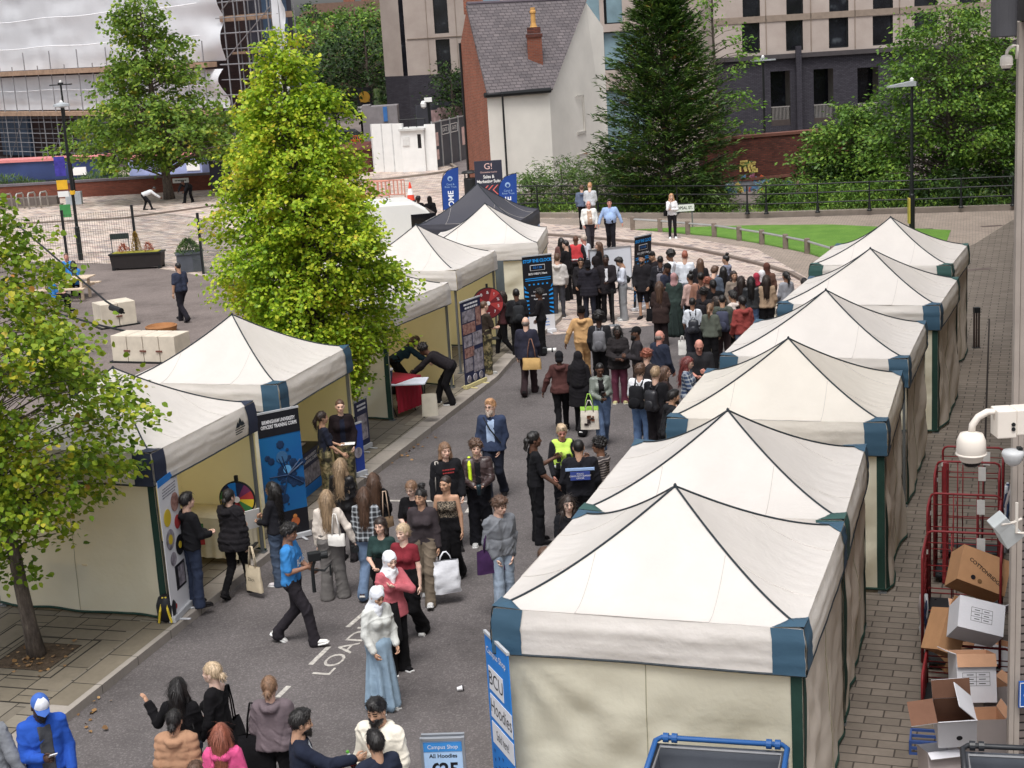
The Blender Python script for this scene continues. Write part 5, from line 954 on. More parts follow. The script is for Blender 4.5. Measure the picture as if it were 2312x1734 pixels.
# shrubs behind the railing (buddleia and ivy)
shr = [(1150, 66.8, 1.7, 1.3, 'pale'), (1215, 67.6, 2.3, 1.5, 'pale'), (1290, 67.4, 2.5, 1.5, 'pale'), (1365, 66.4, 2.0, 1.5, 'pale'), (1440, 64.6, 1.5, 1.4, 'mid'), (1515, 63.6, 1.5, 1.4, 'pale'), (1676, 63.4, 1.1, .42, 'pale'), (1720, 63.0, 1.2, 1.2, 'mid'), (1840, 61.8, 1.1, 1.3, 'mid'), (1910, 61.6, 1.2, 1.3, 'mid'), (2010, 60.6, 1.2, 1.4, 'dark'), (2080, 60.2, 1.4, 1.4, 'dark'), (2165, 60.0, 1.5, 1.4, 'dark')]
pos_ = ['beside the white house corner', 'below the blocked windows', 'in front of the white gable', 'between the gable and the conifer', 'under the conifer', 'right of the conifer foot', 'with tall stems against the brick wall', 'right of the slim lamp post', 'below the lower bushy tree', 'left of the lawn lamp post', 'just right of the lawn lamp post', 'near the right end of the railing', 'at the right end of the railing']
for i, (px, Y, h_, r_, lm) in enumerate(shr):
    g = AT(px, 440, Y); tree('bushy green shrub behind the railing, '+pos_[i], g.x, Y, [(-.1, r_*.8), (.5, r_), (h_*.75, r_*.75), (h_, .25)], 70+i, 110, 2600, .2, lm, 'narrow', 'shrub', 'shrub', (.05, .04), group='shrubs behind the railing', spread=.36, droop=.15, z0=-.1, shell=.6)
rs = np.random.RandomState(8); N = 9000; a_, b_ = rl0+Vector((0, .5, 0)), rl2+Vector((1, .5, 0)); u = rs.rand(N); pos = np.stack([a_.x+(b_.x-a_.x)*u, a_.y+(b_.y-a_.y)*u-2.8*np.sin(u*3.14)+rs.rand(N)*4.+.6, rs.rand(N)**1.5*.55], 1)
md = np.array([(rl0.lerp(rl1, k_) if k_ < 1 else rl1)[:2] for k_ in (0,)]);
ys = np.interp(pos[:, 0], [rl0.x, rl1.x, rl2.x], [rl0.y, rl1.y, rl2.y])+.45; pos[:, 1] = ys+rs.rand(N)*3.5; gx0, gx1 = AT(1550, 420, 66).x, AT(1740, 420, 66).x; gm = (pos[:, 0] > gx0) & (pos[:, 0] < gx1); pos[gm, 2] *= .12
V, F = leaves(pos, rs.normal(0, 1, (N, 3))+np.array([0, 0, .6]), .16, 'narrow', rs); o = mesh_np('undergrowth', V, F, LM['mid'], None); tag(o, 'low ivy and bramble undergrowth behind the railing', 'undergrowth', kind='stuff')
a_, b_ = W6.A+W6.n*.9, W6.A+W6.u*W6.L*.62+W6.n*.9; N = 2600; u = rs.rand(N); pos = np.stack([a_.x+(b_.x-a_.x)*u, a_.y+(b_.y-a_.y)*u+rs.rand(N)*.8, .5+rs.rand(N)*.85*(.6+.4*np.sin(u*9))], 1); V, F = leaves(pos, rs.normal(0, .4, (N, 3))+np.array([0, 0, 1.]), .3, 'needle', rs); o = mesh_np('reeds', V, F, LM['pale'], None); tag(o, 'pale reedy grass growing behind the low brick wall', 'grass', kind='stuff')
# greenery in the planters
def tuft(par, x, y, z, n_, h_, r_, size, lm, kind, seed, name):
    rs = np.random.RandomState(seed); k_ = rs.rand(n_); th = rs.rand(n_)*6.28; rr = r_*(1-k_)**.6*np.sqrt(rs.rand(n_)*.5+.5); pos = np.stack([x+rr*np.cos(th), y+rr*np.sin(th), z+h_*k_], 1)
    V, F = leaves(pos, np.stack([np.cos(th)*.6, np.sin(th)*.6, np.ones(n_)], 1), size, kind, rs); return mesh_np(name, V, F, LM[lm], par)
tuft(PL1, 0, 0, .64, 700, .72, .2, .07, 'golden', 'narrow', 1, 'golden_conifer'); tuft(PL1, -.5, 0, .62, 120, .3, .2, .12, 'red', 'narrow', 2, 'red_plant'); tuft(PL1, .45, 0, .62, 120, .3, .18, .12, 'red', 'narrow', 3, 'red_plant')
tuft(PL2, 0, 0, .62, 900, .5, .52, .12, 'pale', 'narrow', 4, 'bush')
# fallen leaves
def litter(name, spots, n_, size, seed, lm, lab):
    rs = np.random.RandomState(seed); P_ = []
    for x, y, sx, sy, w_, z in spots:
        m_ = int(n_*w_*.7); P_.append(np.stack([x+rs.normal(0, sx, m_), y+rs.normal(0, sy, m_), np.full(m_, z)+rs.rand(m_)*.02], 1))
    pos = np.concatenate(P_); V, F = leaves(pos, np.concatenate([rs.normal(0, 1, (len(pos), 2)), rs.normal(0, .15, (len(pos), 1))], 1), size, 'heart', rs, .25, .2); o = mesh_np(name, V, F, LM[lm], None); return tag(o, lab, 'fallen leaves', kind='stuff')
LM['fallen'] = leafmat('leaf_fallen', [(0, c(96, 70, 46)), (.6, c(146, 112, 74)), (1, c(176, 144, 96))], .05)
sp = [(tp.x+.1, tp.y-.1, .2, .2, .45, .13)]
for q, w_ in (((190, 1540), .1), ((160, 1560), .05), ((865, 985), .15), ((890, 968), .1), ((905, 950), .05)): g = G(*q); sp.append((g.x+.05, g.y-.1, .12, .3, w_, .02))
litter('fallen_leaves', sp, 150, .06, 3, 'fallen', 'dry brown leaves scattered in the tree pit and along the kerb')
sp = [(-3.5, 22, 2.5, 5, .5, .02), (-8, 19, 1.5, 2, .5, .135)]; litter('fallen_leaves', sp, 40, .07, 4, 'fallen', 'single dry leaves scattered over the road and pavement')
# ================================================================ PEOPLE: bodies and clothes grown as smooth fields, then meshed
def smin(a, b, k):
    h = np.clip(.5+.5*(b-a)/k, 0, 1); return b*(1-h)+a*h-k*h*(1-h)
class Field:
    def __init__(s, lo, hi, res):
        s.lo = np.array(lo, float)-res*2; s.res = res; s.n = np.ceil((np.array(hi)-s.lo)/res).astype(int)+3
        s.ax = [s.lo[i]+np.arange(s.n[i])*res for i in range(3)]; s.f = np.full(s.n, 9., np.float32)
    def _sl(s, lo, hi):
        a = np.clip(np.floor((np.array(lo)-s.lo)/s.res).astype(int), 0, s.n-1); b = np.clip(np.ceil((np.array(hi)-s.lo)/s.res).astype(int)+1, 1, s.n)
        return tuple(slice(int(x), int(max(y, x+1))) for x, y in zip(a, b))
    def _g(s, sl): return s.ax[0][sl[0]][:, None, None], s.ax[1][sl[1]][None, :, None], s.ax[2][sl[2]][None, None, :]
    def put(s, d, sl, k, op):
        cur = s.f[sl]; s.f[sl] = smin(cur, d, k) if op == 0 else np.maximum(cur, -d)
    def cap(s, a, b, ra, rb, k=.02, op=0):
        a = np.array(a, float); b = np.array(b, float); m = max(ra, rb)+k+3*s.res; sl = s._sl(np.minimum(a, b)-m, np.maximum(a, b)+m); X, Y, Z = s._g(sl)
        ba = b-a; L = ba@ba+1e-12; t = np.clip(((X-a[0])*ba[0]+(Y-a[1])*ba[1]+(Z-a[2])*ba[2])/L, 0, 1)
        d = np.sqrt((X-a[0]-t*ba[0])**2+(Y-a[1]-t*ba[1])**2+(Z-a[2]-t*ba[2])**2)-(ra+(rb-ra)*t); s.put(d.astype(np.float32), sl, k, op)
    def ell(s, ce, r, k=.02, op=0):
        ce = np.array(ce, float); r = np.array(r, float); m = k+3*s.res; sl = s._sl(ce-r-m, ce+r+m); X, Y, Z = s._g(sl)
        q = np.sqrt(((X-ce[0])/r[0])**2+((Y-ce[1])/r[1])**2+((Z-ce[2])/r[2])**2); g = np.sqrt(((X-ce[0])/r[0]**2)**2+((Y-ce[1])/r[1]**2)**2+((Z-ce[2])/r[2]**2)**2)
        s.put((q*(q-1)/(g+1e-9)).astype(np.float32), sl, k, op)
    def plane(s, p, nrm):                # keep the side opposite to nrm
        X, Y, Z = s.ax[0][:, None, None], s.ax[1][None, :, None], s.ax[2][None, None, :]; nrm = np.array(nrm, float); nrm /= np.linalg.norm(nrm)
        s.f = np.maximum(s.f, ((X-p[0])*nrm[0]+(Y-p[1])*nrm[1]+(Z-p[2])*nrm[2]).astype(np.float32))
    def mesh(s):
        f = s.f; f[0], f[-1], f[:, 0], f[:, -1], f[:, :, 0], f[:, :, -1] = 9, 9, 9, 9, 9, 9
        ins = f < 0; n = np.array(f.shape)-1; cn = np.zeros(n, np.int8)
        for i in (0, 1):
            for j in (0, 1):
                for k in (0, 1): cn += ins[i:n[0]+i, j:n[1]+j, k:n[2]+k]
        idx = np.argwhere((cn > 0) & (cn < 8))
        if len(idx) == 0: return np.zeros((0, 3)), np.zeros((0, 4), int)
        vid = np.full(n, -1, np.int32); vid[tuple(idx.T)] = np.arange(len(idx)); acc = np.zeros((len(idx), 3)); cnt = np.zeros(len(idx))
        for a in range(3):
            o1, o2 = [x for x in range(3) if x != a]
            for p in (0, 1):
                for q in (0, 1):
                    A = idx.copy(); A[:, o1] += p; A[:, o2] += q; B = A.copy(); B[:, a] += 1; fa = f[tuple(A.T)]; fb = f[tuple(B.T)]; m = (fa < 0) != (fb < 0)
                    t = np.clip(fa[m]/(fa[m]-fb[m]), 0, 1); off = (A[m]-idx[m]).astype(float); off[:, a] += t; acc[m] += off; cnt[m] += 1
        V = (idx+acc/cnt[:, None])*s.res+s.lo; F = []
        for a in range(3):
            b_, c_ = (a+1) % 3, (a+2) % 3; sa = [slice(None)]*3; sb_ = [slice(None)]*3; sa[a] = slice(0, -1); sb_[a] = slice(1, None); A = ins[tuple(sa)]; B = ins[tuple(sb_)]; e = np.argwhere(A != B)
            ok = (e[:, b_] > 0) & (e[:, c_] > 0) & (e[:, b_] < n[b_]) & (e[:, c_] < n[c_]); e = e[ok]; q = []
            for db, dc in ((1, 1), (0, 1), (0, 0), (1, 0)): g = e.copy(); g[:, b_] -= db; g[:, c_] -= dc; q.append(vid[tuple(g.T)])
            q = np.stack(q, 1); fl = ~A[tuple(e.T)]; q[fl] = q[fl][:, ::-1]; F.append(q[(q >= 0).all(1)])
        return V, np.concatenate(F)
def vnormals(V, F):
    n = np.cross(V[F[:, 2]]-V[F[:, 0]], V[F[:, 3]]-V[F[:, 1]]); N = np.zeros_like(V)
    for i in range(4): np.add.at(N, F[:, i], n)
    return N/(np.linalg.norm(N, axis=1, keepdims=True)+1e-12)
def wrinkle(V, F, amp, seed, fr=1.):
    if amp <= 0 or len(V) == 0: return V
    rs = np.random.RandomState(seed); d = np.zeros(len(V))
    for i in range(6):
        k = rs.normal(0, 1, 3)*np.array([1, 1, .8])*rs.uniform(12, 34)*fr; w_ = V+.03*np.sin(V[:, [1, 2, 0]]*rs.uniform(8, 20)+rs.rand(3)*6); d += np.sin(w_@k+rs.rand()*6)*rs.uniform(.4, 1)
    d = np.sign(d)*np.abs(d)**.8; return V+vnormals(V, F)*(d*amp*.35)[:, None]
def crease(V, F, amp, seed):
    rs = np.random.RandomState(seed); d = np.zeros(len(V)); W_ = V+.025*np.sin(V[:, [1, 2, 0]]*rs.uniform(9, 16)+rs.rand(3)*6)
    for i in range(9):
        k = rs.normal(0, 1, 3); k /= np.linalg.norm(k); m = np.maximum(0, np.sin(W_@(rs.normal(0, 1, 3)*11)+rs.rand()*6)); d += np.exp(-9*np.sin(W_@k*rs.uniform(14, 34)+rs.rand()*6)**2)*m*rs.uniform(-.6, 1)
    return V+vnormals(V, F)*(np.clip(d, -1.2, 1.6)*amp)[:, None]
_HD = {}
def head_mesh(lod, sex):
    key = (lod, sex)
    if key in _HD: return _HD[key]
    r = (.0055, .009, .014)[lod]; f = Field((-.1, -.13, -.1), (.1, .14, .25), r); fm = sex == 'f'
    f.ell((0, -.012, .135), (.074, .09, .092), .02); f.ell((0, .022, .085), (.06 if fm else .064, .068, .085), .03); f.ell((0, .055, .03), (.03 if fm else .038, .032, .026), .03)
    f.ell((0, .0, .045), (.054 if fm else .062, .055, .045), .03)
    f.cap((0, .083, .112), (0, .1, .078), .009, .014, .012); f.cap((-.012, .087, .075), (.012, .087, .075), .011, .011, .01)
    f.cap((-.035, .072, .13), (.035, .072, .13), .014, .014, .02); f.ell((-.042, .055, .085), (.022, .022, .022), .02); f.ell((.042, .055, .085), (.022, .022, .022), .02)
    for s in (-1, 1): f.ell((s*.031, .094, .112), (.016, .014, .010), .0, 1); f.ell((s*.031, .078, .112), (.014, .012, .010), .008); f.ell((s*.077, -.008, .1), (.011, .022, .034), .006)
    f.cap((-.019, .08, .05), (.019, .08, .05), .011, .011, .01); f.cap((0, -.018, .06), (0, -.03, -.08), .052 if fm else .058, .05 if fm else .058, .02)
    V, F = f.mesh(); cc = V[F].mean(1); mi = np.zeros(len(F), int); x, y, z = np.abs(cc[:, 0]), cc[:, 1], cc[:, 2]
    mi[(np.abs(x-.031) < .017) & (np.abs(z-.112) < (.0075 if lod < 2 else .01)) & (y > .06)] = 2
    mi[(np.abs(x-.031) < .02) & (np.abs(z-.134) < .005) & (y > .06)] = 2
    mi[(x < .024) & (np.abs(z-.05) < .009) & (y > .07)] = 1
    _HD[key] = (V, F, mi); return _HD[key]
_HR = {}
def hair_mesh(style, lod):
    key = (style, lod)
    if key in _HR: return _HR[key]
    r = (.0065, .010, .015)[lod]; big = style in ('long', 'longside', 'hijab', 'hijab_long', 'hood'); f = Field((-.2, -.26, -.48 if big else -.12), (.2, .17, .36), r)
    def skull(o, hl=.172, sl=1.05, back=-.02):
        f.ell((0, -.014, .14), (.074+o, .092+o, .092+o), .01); f.plane((0, .078, hl), (0, 1, -sl)); f.plane((0, -.05, back), (0, .0, -1)) if back is not None else None
    amp = 0
    if style == 'short': skull(.012); f.ell((0, .02, .218), (.062, .07, .026), .03); amp = .004
    elif style == 'crop': skull(.007, .178)
    elif style == 'buzz': skull(.004, .18)
    elif style == 'mop': skull(.02, .16, 1.2); f.ell((0, .03, .205), (.075, .08, .04), .03); amp = .012
    elif style == 'quiff': skull(.01); f.ell((0, .03, .226), (.06, .075, .034), .03); f.ell((0, .065, .2), (.06, .035, .03), .02); amp = .006
    elif style == 'curly': f.ell((0, -.015, .165), (.105, .115, .1), .01); f.plane((0, .075, .155), (0, 1, -1.0)); amp = .022
    elif style == 'afro': f.ell((0, -.02, .185), (.13, .13, .12), .01); f.plane((0, .075, .15), (0, 1, -.9)); amp = .02
    elif style == 'bald': f.ell((0, -.022, .1), (.079, .088, .075), .01); f.plane((0, -.01, .1), (0, 1, 0)); f.plane((0, 0, .135), (0, .5, 1)); f.plane((0, 0, .045), (0, 0, -1))
    elif style in ('long', 'longside'):
        skull(.014, .17, 1.3, None); f.cap((0, -.075, .12), (0, -.105, -.22), .068, .06, .04); f.cap((-.045, -.085, .1), (-.06, -.1, -.33), .045, .022, .04); f.cap((.045, -.085, .1), (.05, -.1, -.34), .045, .022, .04); f.cap((0, -.095, 0), (0, -.115, -.36), .05, .02, .03)
        for s in (-1, 1): f.cap((s*.072, -.01, .14), (s*.088, .0, -.02), .022, .03, .03); f.cap((s*.088, .0, -.02), (s*.1, .055 if style == 'longside' else -.03, -.2), .03, .016, .03)
        amp = .006
    elif style == 'bob': skull(.014, .168, 1.3, None); f.cap((0, -.07, .1), (0, -.075, -.02), .07, .065, .03); [f.cap((s*.075, -.01, .13), (s*.085, .0, .0), .022, .028, .03) for s in (-1, 1)]; amp = .006
    elif style == 'bun': skull(.008, .172); f.ell((0, -.115, .185), (.042, .04, .042), .012); amp = .004
    elif style == 'lowbun': skull(.009, .172, .9, .02); f.ell((0, -.115, .075), (.04, .035, .045), .015); amp = .004
    elif style == 'topbun': skull(.009); f.ell((0, -.05, .27), (.055, .055, .045), .012); amp = .008
    elif style == 'pony': skull(.009, .172, .9, .02); f.cap((0, -.105, .15), (0, -.15, .06), .03, .034, .02); f.cap((0, -.15, .06), (0, -.13, -.09), .034, .014, .02); amp = .004
    elif style == 'braids': skull(.014, .172, .9, .0); [f.cap((x_, -.1, .12), (x_*1.5, -.15, -.03), .018, .014, .01) for x_ in (-.05, -.02, .02, .05)]; f.ell((0, -.13, .1), (.05, .035, .05), .02); amp = .008
    elif style == 'hijab':
        f.ell((0, -.014, .135), (.09, .106, .108), .01); f.cap((0, -.02, .06), (0, -.02, -.06), .078, .09, .04); f.ell((0, .0, -.09), (.14, .11, .07), .05); f.cap((0, .07, 0), (.02, .12, -.2), .05, .03, .04); f.ell((0, .1, .095), (.05, .06, .078), .0, 1); amp = .006
    elif style == 'hijab_long':
        f.ell((0, -.014, .135), (.09, .106, .108), .01); f.cap((0, -.02, .06), (0, -.02, -.1), .08, .15, .06); f.cap((0, -.03, -.1), (0, -.03, -.42), .16, .18, .06); f.ell((0, .1, .095), (.05, .06, .078), .0, 1); amp = .008
    elif style == 'hood': f.ell((0, -.02, .135), (.1, .115, .118), .01); f.cap((0, -.04, .06), (0, -.05, -.05), .09, .1, .04); f.ell((0, .1, .1), (.058, .075, .085), .0, 1); amp = .006
    elif style == 'beanie': f.ell((0, -.014, .145), (.086, .102, .1), .01); f.plane((0, .09, .13), (0, .35, -1)); f.cap((-.03, -.08, .06), (.03, -.08, .06), .05, .05, .03); amp = .002
    elif style == 'durag': f.ell((0, -.02, .15), (.09, .105, .095), .01); f.plane((0, .09, .145), (0, .4, -1)); amp = .014
    elif style == 'beard': f.ell((0, .03, .045), (.066, .066, .055), .01); f.cap((0, .075, .01), (0, .08, .0), .03, .03, .03); f.plane((0, .03, .05), (0, -.35, 1)); f.ell((0, .1, .052), (.022, .04, .008), 0, 1); amp = .003
    elif style == 'bigbeard': f.ell((0, .033, .04), (.069, .07, .06), .01); f.cap((0, .075, .01), (0, .085, -.02), .036, .03, .03); f.plane((0, .03, .055), (0, -.35, 1)); f.ell((0, .105, .052), (.022, .04, .008), 0, 1); amp = .004
    V, F = f.mesh(); V = wrinkle(V, F, amp, 5, 3. if style in ('curly', 'afro', 'mop', 'durag') else 1.6)
    if lod < 2 and style not in ('hijab', 'hijab_long', 'hood', 'beanie', 'durag', 'buzz', 'bald', 'crop', 'braids'):
        rs = np.random.RandomState(11); N_ = vnormals(V, F); n_ = (520, 260)[lod]*(2 if big else 1)//(3 if 'beard' in style else 1); ix = rs.randint(0, len(V), n_); P_ = V[ix]; nn = N_[ix]; g = np.tile([0, -.35, -1.], (n_, 1)) if not style in ('curly', 'afro') else rs.normal(0, 1, (n_, 3)); g = g+rs.normal(0, .28, (n_, 3)); g -= nn*(g*nn).sum(1, keepdims=True); g /= np.linalg.norm(g, axis=1, keepdims=True)+1e-9
        sd_ = np.cross(nn, g)*(.0035, .005)[lod]; L_ = rs.uniform(.5, 1.3, (n_, 1))*(.13 if big else .03 if 'beard' in style else .055); rows = []
        for t_, o_ in ((0, -.002), (.5, .005), (1, .004)): c0 = P_+g*L_*t_+nn*o_-np.array([0, 0, .25])*L_*t_*t_*.3; wd = 1-.75*t_; rows += [c0-sd_*wd, c0+sd_*wd]
        W_ = np.stack(rows, 1).reshape(-1, 3); b0 = (np.arange(n_)*6+len(V))[:, None]; F = np.concatenate([F, b0+np.array([[0, 1, 3, 2]]), b0+np.array([[2, 3, 5, 4]])]); V = np.concatenate([V, W_])
    _HR[key] = (V, F); return _HR[key]
def hand_mesh(curl, side):
    """palm with four fingers and a thumb; wrist at origin, fingers towards -z, palm facing -x*side"""
    mb = MB(); mb.tube([(0, 0, .012), (0, .0, -.02), (0, 0, -.055), (0, 0, -.088)], [.021, .026, .034, .03], 8)
    mb.v = [(v[0]*.55, v[1]*1.15, v[2]) for v in mb.v]
    for i, (y, L_) in enumerate(((.031, .072), (.011, .08), (-.01, .075), (-.029, .06))):
        p = Vector((0, y, -.082)); pts = [p]; a = .15+curl*.35
        for j in range(3): p = p+Vector((-side*math.sin(a), 0, -math.cos(a)))*L_*(.42, .32, .26)[j]; pts.append(p); a += curl*.75+.1*i*.3
        mb.tube(pts, [.0092, .0088, .008, .0062], 6)
    mb.tube([(0, .028, -.03), (-side*.012, .05, -.055), (-side*(.016+.02*curl), .058-.02*curl, -.085), (-side*(.02+.03*curl), .052-.03*curl, -.105)], [.013, .012, .0095, .007], 6)
    return np.array(mb.v), mb.f
_HN = {}
ARMS = {'down': ((.16, .0, -1), (.06, .14, -1)), 'in': ((.2, .05, -1), (-.12, .5, -.85)), 'bend': ((.18, -.12, -1), (-.25, .85, -.45)), 'phone': ((.12, .1, -1), (-.5, .85, .12)), 'fold': ((.2, .28, -1), (-1, .35, .06)), 'front': ((.14, .3, -1), (-.6, .8, -.25)),
        'face': ((.1, .55, -.8), (-.45, .1, .95)), 'swingf': ((.12, .4, -.9), (-.1, .75, -.65)), 'swingb': ((.16, -.45, -.9), (.05, -.12, -1)), 'gesture': ((.15, .35, -.85), (.15, .95, .35)), 'low': ((.2, .25, -.9), (.15, .7, -.6)), 'pocket': ((.14, -.12, -1), (-.3, .3, -.9)),
        'up': ((.5, .2, -.75), (.5, .3, .85)), 'reach': ((.1, .75, -.7), (-.1, .8, -.6)), 'neck': ((.15, .6, -.6), (-.95, -.1, .35)), 'hip': ((.6, -.15, -.8), (-.6, .25, -.75)), 'out': ((.45, .0, -.9), (.3, .15, -.9)), 'strap': ((.2, .1, -1), (-.35, .5, .8))}
_CM = {}
def desat(x, k):
    g = .3*x[0]+.6*x[1]+.1*x[2]; return tuple(g+(v-g)*k for v in x)
def cmat(col, kind='cloth'):
    col = desat(col, .82 if kind not in ('skin', 'hair') else .8)
    key = (tuple(round(x, 3) for x in col), kind)
    if key in _CM: return _CM[key]
    nm = kind+'_%02x%02x%02x' % tuple(int(min(1, x**.45)*255) for x in col)
    if kind == 'skin':
        m, n, l, b = newmat(nm); l.new(mixc(n, l, ramp(n, l, noi(n, l, objco(n, l), 22, 3), [(.3, 0.), (.7, 1.)]), mul(col, .92), mul(col, 1.05)), b.inputs['Base Color']); b.inputs['Roughness'].default_value = .55; b.inputs['Specular IOR Level'].default_value = .35
        b.inputs['Subsurface Weight'].default_value = .08; b.inputs['Subsurface Radius'].default_value = (.02, .008, .004)
    elif kind == 'hair':
        m, n, l, b = newmat(nm); co = objco(n, l); mp = n.new('ShaderNodeMapping'); mp.inputs['Scale'].default_value = (1, 1, .07); l.new(co, mp.inputs[0]); f = noi(n, l, mp.outputs[0], 75, 3)
        l.new(mixc(n, l, ramp(n, l, f, [(.3, 0.), (.7, 1.)]), mul(col, .55), mul(col, 1.5)), b.inputs['Base Color']); b.inputs['Roughness'].default_value = .42; l.new(bumpn(n, l, f, .8, .008), b.inputs['Normal'])
    elif kind in ('plaid', 'stripe', 'leopard', 'camo'):
        m, n, l, b = newmat(nm); co = objco(n, l)
        if kind in ('plaid', 'stripe'):
            def wv(d, sc):
                w_ = n.new('ShaderNodeTexWave'); w_.bands_direction = d; w_.inputs['Scale'].default_value = sc; l.new(co, w_.inputs[0]); return ramp(n, l, w_.outputs['Fac'], [(.72, 0.), (.8, 1.)])
            if kind == 'plaid': cc = mixc(n, l, .5, mixc(n, l, wv('X', 4.2), col, c(170, 176, 182)), mixc(n, l, wv('Z', 4.2), col, c(190, 196, 202)))
            else: cc = mixc(n, l, wv('Z', 8), col, c(150, 140, 136))
        else:
            f = noi(n, l, co, 38 if kind == 'leopard' else 9, 2)
            cc = ramp(n, l, f, [(0, c(26, 22, 20)), (.48, c(150, 136, 118)), (.56, c(30, 26, 24))] if kind == 'leopard' else [(0, c(54, 50, 38)), (.45, c(104, 98, 68)), (.55, c(142, 128, 96))], 'CONSTANT')
        l.new(cc, b.inputs['Base Color']); b.inputs['Roughness'].default_value = .9
    else:
        m, n, l, b = newmat(nm); co = objco(n, l); rough = {'leather': .35, 'denim': .9, 'shiny': .35}.get(kind, .9)
        a_, b2 = (.72, 1.2) if kind == 'denim' else (.88, 1.08)
        l.new(mixc(n, l, ramp(n, l, noi(n, l, co, 5, 5), [(.3, 0.), (.7, 1.)]), mul(col, a_), mul(col, b2)), b.inputs['Base Color']); b.inputs['Roughness'].default_value = rough; b.inputs['Specular IOR Level'].default_value = .4 if rough < .5 else .08
        if rough > .5: b.inputs['Sheen Weight'].default_value = .02
        l.new(bumpn(n, l, noi(n, l, co, 16, 4), .45, .02), b.inputs['Normal'])
    _CM[key] = m; return m
m_eye = mat('eye_dark', c(38, 28, 24), .4, 0, 1, 0)
SK = {'w': c(226, 178, 152), 'p': c(232, 190, 168), 't': c(196, 146, 112), 'b': c(156, 108, 80), 'd': c(104, 68, 50), 'k': c(72, 48, 38), 'r': c(214, 140, 120)}
HC = {'black': c(28, 24, 24), 'dark': c(50, 36, 30), 'brown': c(92, 64, 46), 'lbrown': c(134, 98, 68), 'blonde': c(196, 168, 130), 'dblonde': c(164, 134, 98), 'ginger': c(168, 92, 50), 'red': c(120, 44, 40), 'auburn': c(150, 78, 52), 'grey': c(128, 116, 110), 'white': c(186, 166, 150), 'gingerb': c(190, 136, 84)}
PEOPLE = []
def person(px, py, h, face, sex, skin, hair, top, bot, label, arms=('down', 'down'), legs='stand', shoe=(38, 36, 38), lean=0, hyaw=0, hpit=0, bulk=1., beard=None, glasses=False, sole=None, foot=None, gp=None, tilt=0, z0=None):
    """px,py: top of the head in the preview; face: 0 away, 90 right, 180 towards us. top/bot: (kind, rgb, options)"""
    sd = len(PEOPLE)+1; fm = sex == 'f'; s = h/1.75; gz = .125 if z0 is None and False else (z0 or 0.); le = R(lean)
    hipz = {'sit': .47, 'bend': .80}.get(legs, .93)*s; L_ = lambda x, z: Vector((x, 0, z))
    sl_ = Matrix.Rotation(-le, 3, 'X')          # lean tips the trunk towards +y
    hip = Vector((0, -.18*s*math.sin(le) if legs == 'bend' else 0, hipz)); up = lambda x, y, z: hip+sl_ @ Vector((x*s, y*s, z*s))
    neck = up(0, .0, .5); headp = up(0, .015, .565); hq = Matrix.Rotation(R(-hyaw), 3, 'Z') @ Matrix.Rotation(-R(hpit)-le*.6, 3, 'X')
    topz = (headp+hq @ Vector((0, 0, .235*s))); d_ = ray(px, py)
    fr = Matrix.Rotation(R(-face), 3, 'Z'); zt = topz.z+gz; base = Vector((0, 0, CH))+d_*((zt-CH)/d_.z); off = fr @ Vector((topz.x, topz.y, 0)); loc = Vector((base.x-off.x, base.y-off.y, gz))
    dist = loc.length; lod = 0 if dist < 23 else (1 if dist < 38 else 2); rb = max(.0125, min(.028, dist*.00062)); sh = (.152 if fm else .172)*s*(.6+.4*bulk)
    bk = bulk; V_, F_, M_ = [], [], []; off_ = [0]
    def push(V, F, mi):
        V_.append(V); F_.extend([tuple(int(i)+off_[0] for i in f) for f in F]); M_.extend(list(mi) if hasattr(mi, '__len__') else [mi]*len(F)); off_[0] += len(V)
    # skeleton
    J = {}
    for i, sg in enumerate((-1, 1)):
        a = arms[i] if isinstance(arms[i], tuple) else ARMS[arms[i]]; S_ = up(sg*sh/s, 0, .455); U = Vector((a[0][0]*sg, a[0][1], a[0][2])).normalized(); Fo = Vector((a[1][0]*sg, a[1][1], a[1][2])).normalized()
        E_2 = S_+U*.285*s; W_2 = E_2+Fo*.25*s; J[sg] = [S_, E_2, W_2, Fo]
    lg = {}
    for sg in (-1, 1):
        H_ = hip+Vector((sg*(.085 if not fm else .088)*s, 0, -.01*s)); st = 0
        if legs == 'stand': K_ = Vector((sg*.095*s, .012, .50*s)); A_ = Vector((sg*.10*s, -.01, .085*s)); tp_ = 0
        elif legs == 'weight': K_ = Vector((sg*.09*s, .04 if sg > 0 else 0, .50*s)); A_ = Vector((sg*.12*s, .07 if sg > 0 else -.02, .085*s)); tp_ = 0
        elif legs == 'wide': K_ = Vector((sg*.14*s, .01, .50*s)); A_ = Vector((sg*.18*s, -.01, .085*s)); tp_ = 0
        elif legs in ('walk', 'walk2', 'stride'):
            k_ = 1 if legs != 'walk2' else -1; w_ = .26 if legs == 'stride' else .22; fw = sg*k_ > 0
            if fw: K_ = Vector((sg*.075*s, w_*.75*s, .52*s)); A_ = Vector((sg*.07*s, w_*1.0*s, .10*s)); tp_ = .25
            else: K_ = Vector((sg*.075*s, .0*s, .49*s)); A_ = Vector((sg*.07*s, -w_*1.15*s, .15*s)); tp_ = -.6
        elif legs == 'sit': K_ = H_+Vector((sg*.04, .42*s, .03)); A_ = K_+Vector((0, -.02, -.40*s)); tp_ = 0
        elif legs == 'bend': K_ = Vector((sg*.12*s, .03+sg*.06, .45*s)); A_ = Vector((sg*.13*s, .02+sg*.18, .09*s)); tp_ = 0
        elif legs == 'lunge': K_ = Vector((sg*.1*s, .22*s if sg > 0 else -.12*s, .50*s)); A_ = Vector((sg*.1*s, .3*s if sg > 0 else -.45*s, .09*s)); tp_ = 0 if sg > 0 else -.5
        lg[sg] = [H_, K_, A_, tp_]
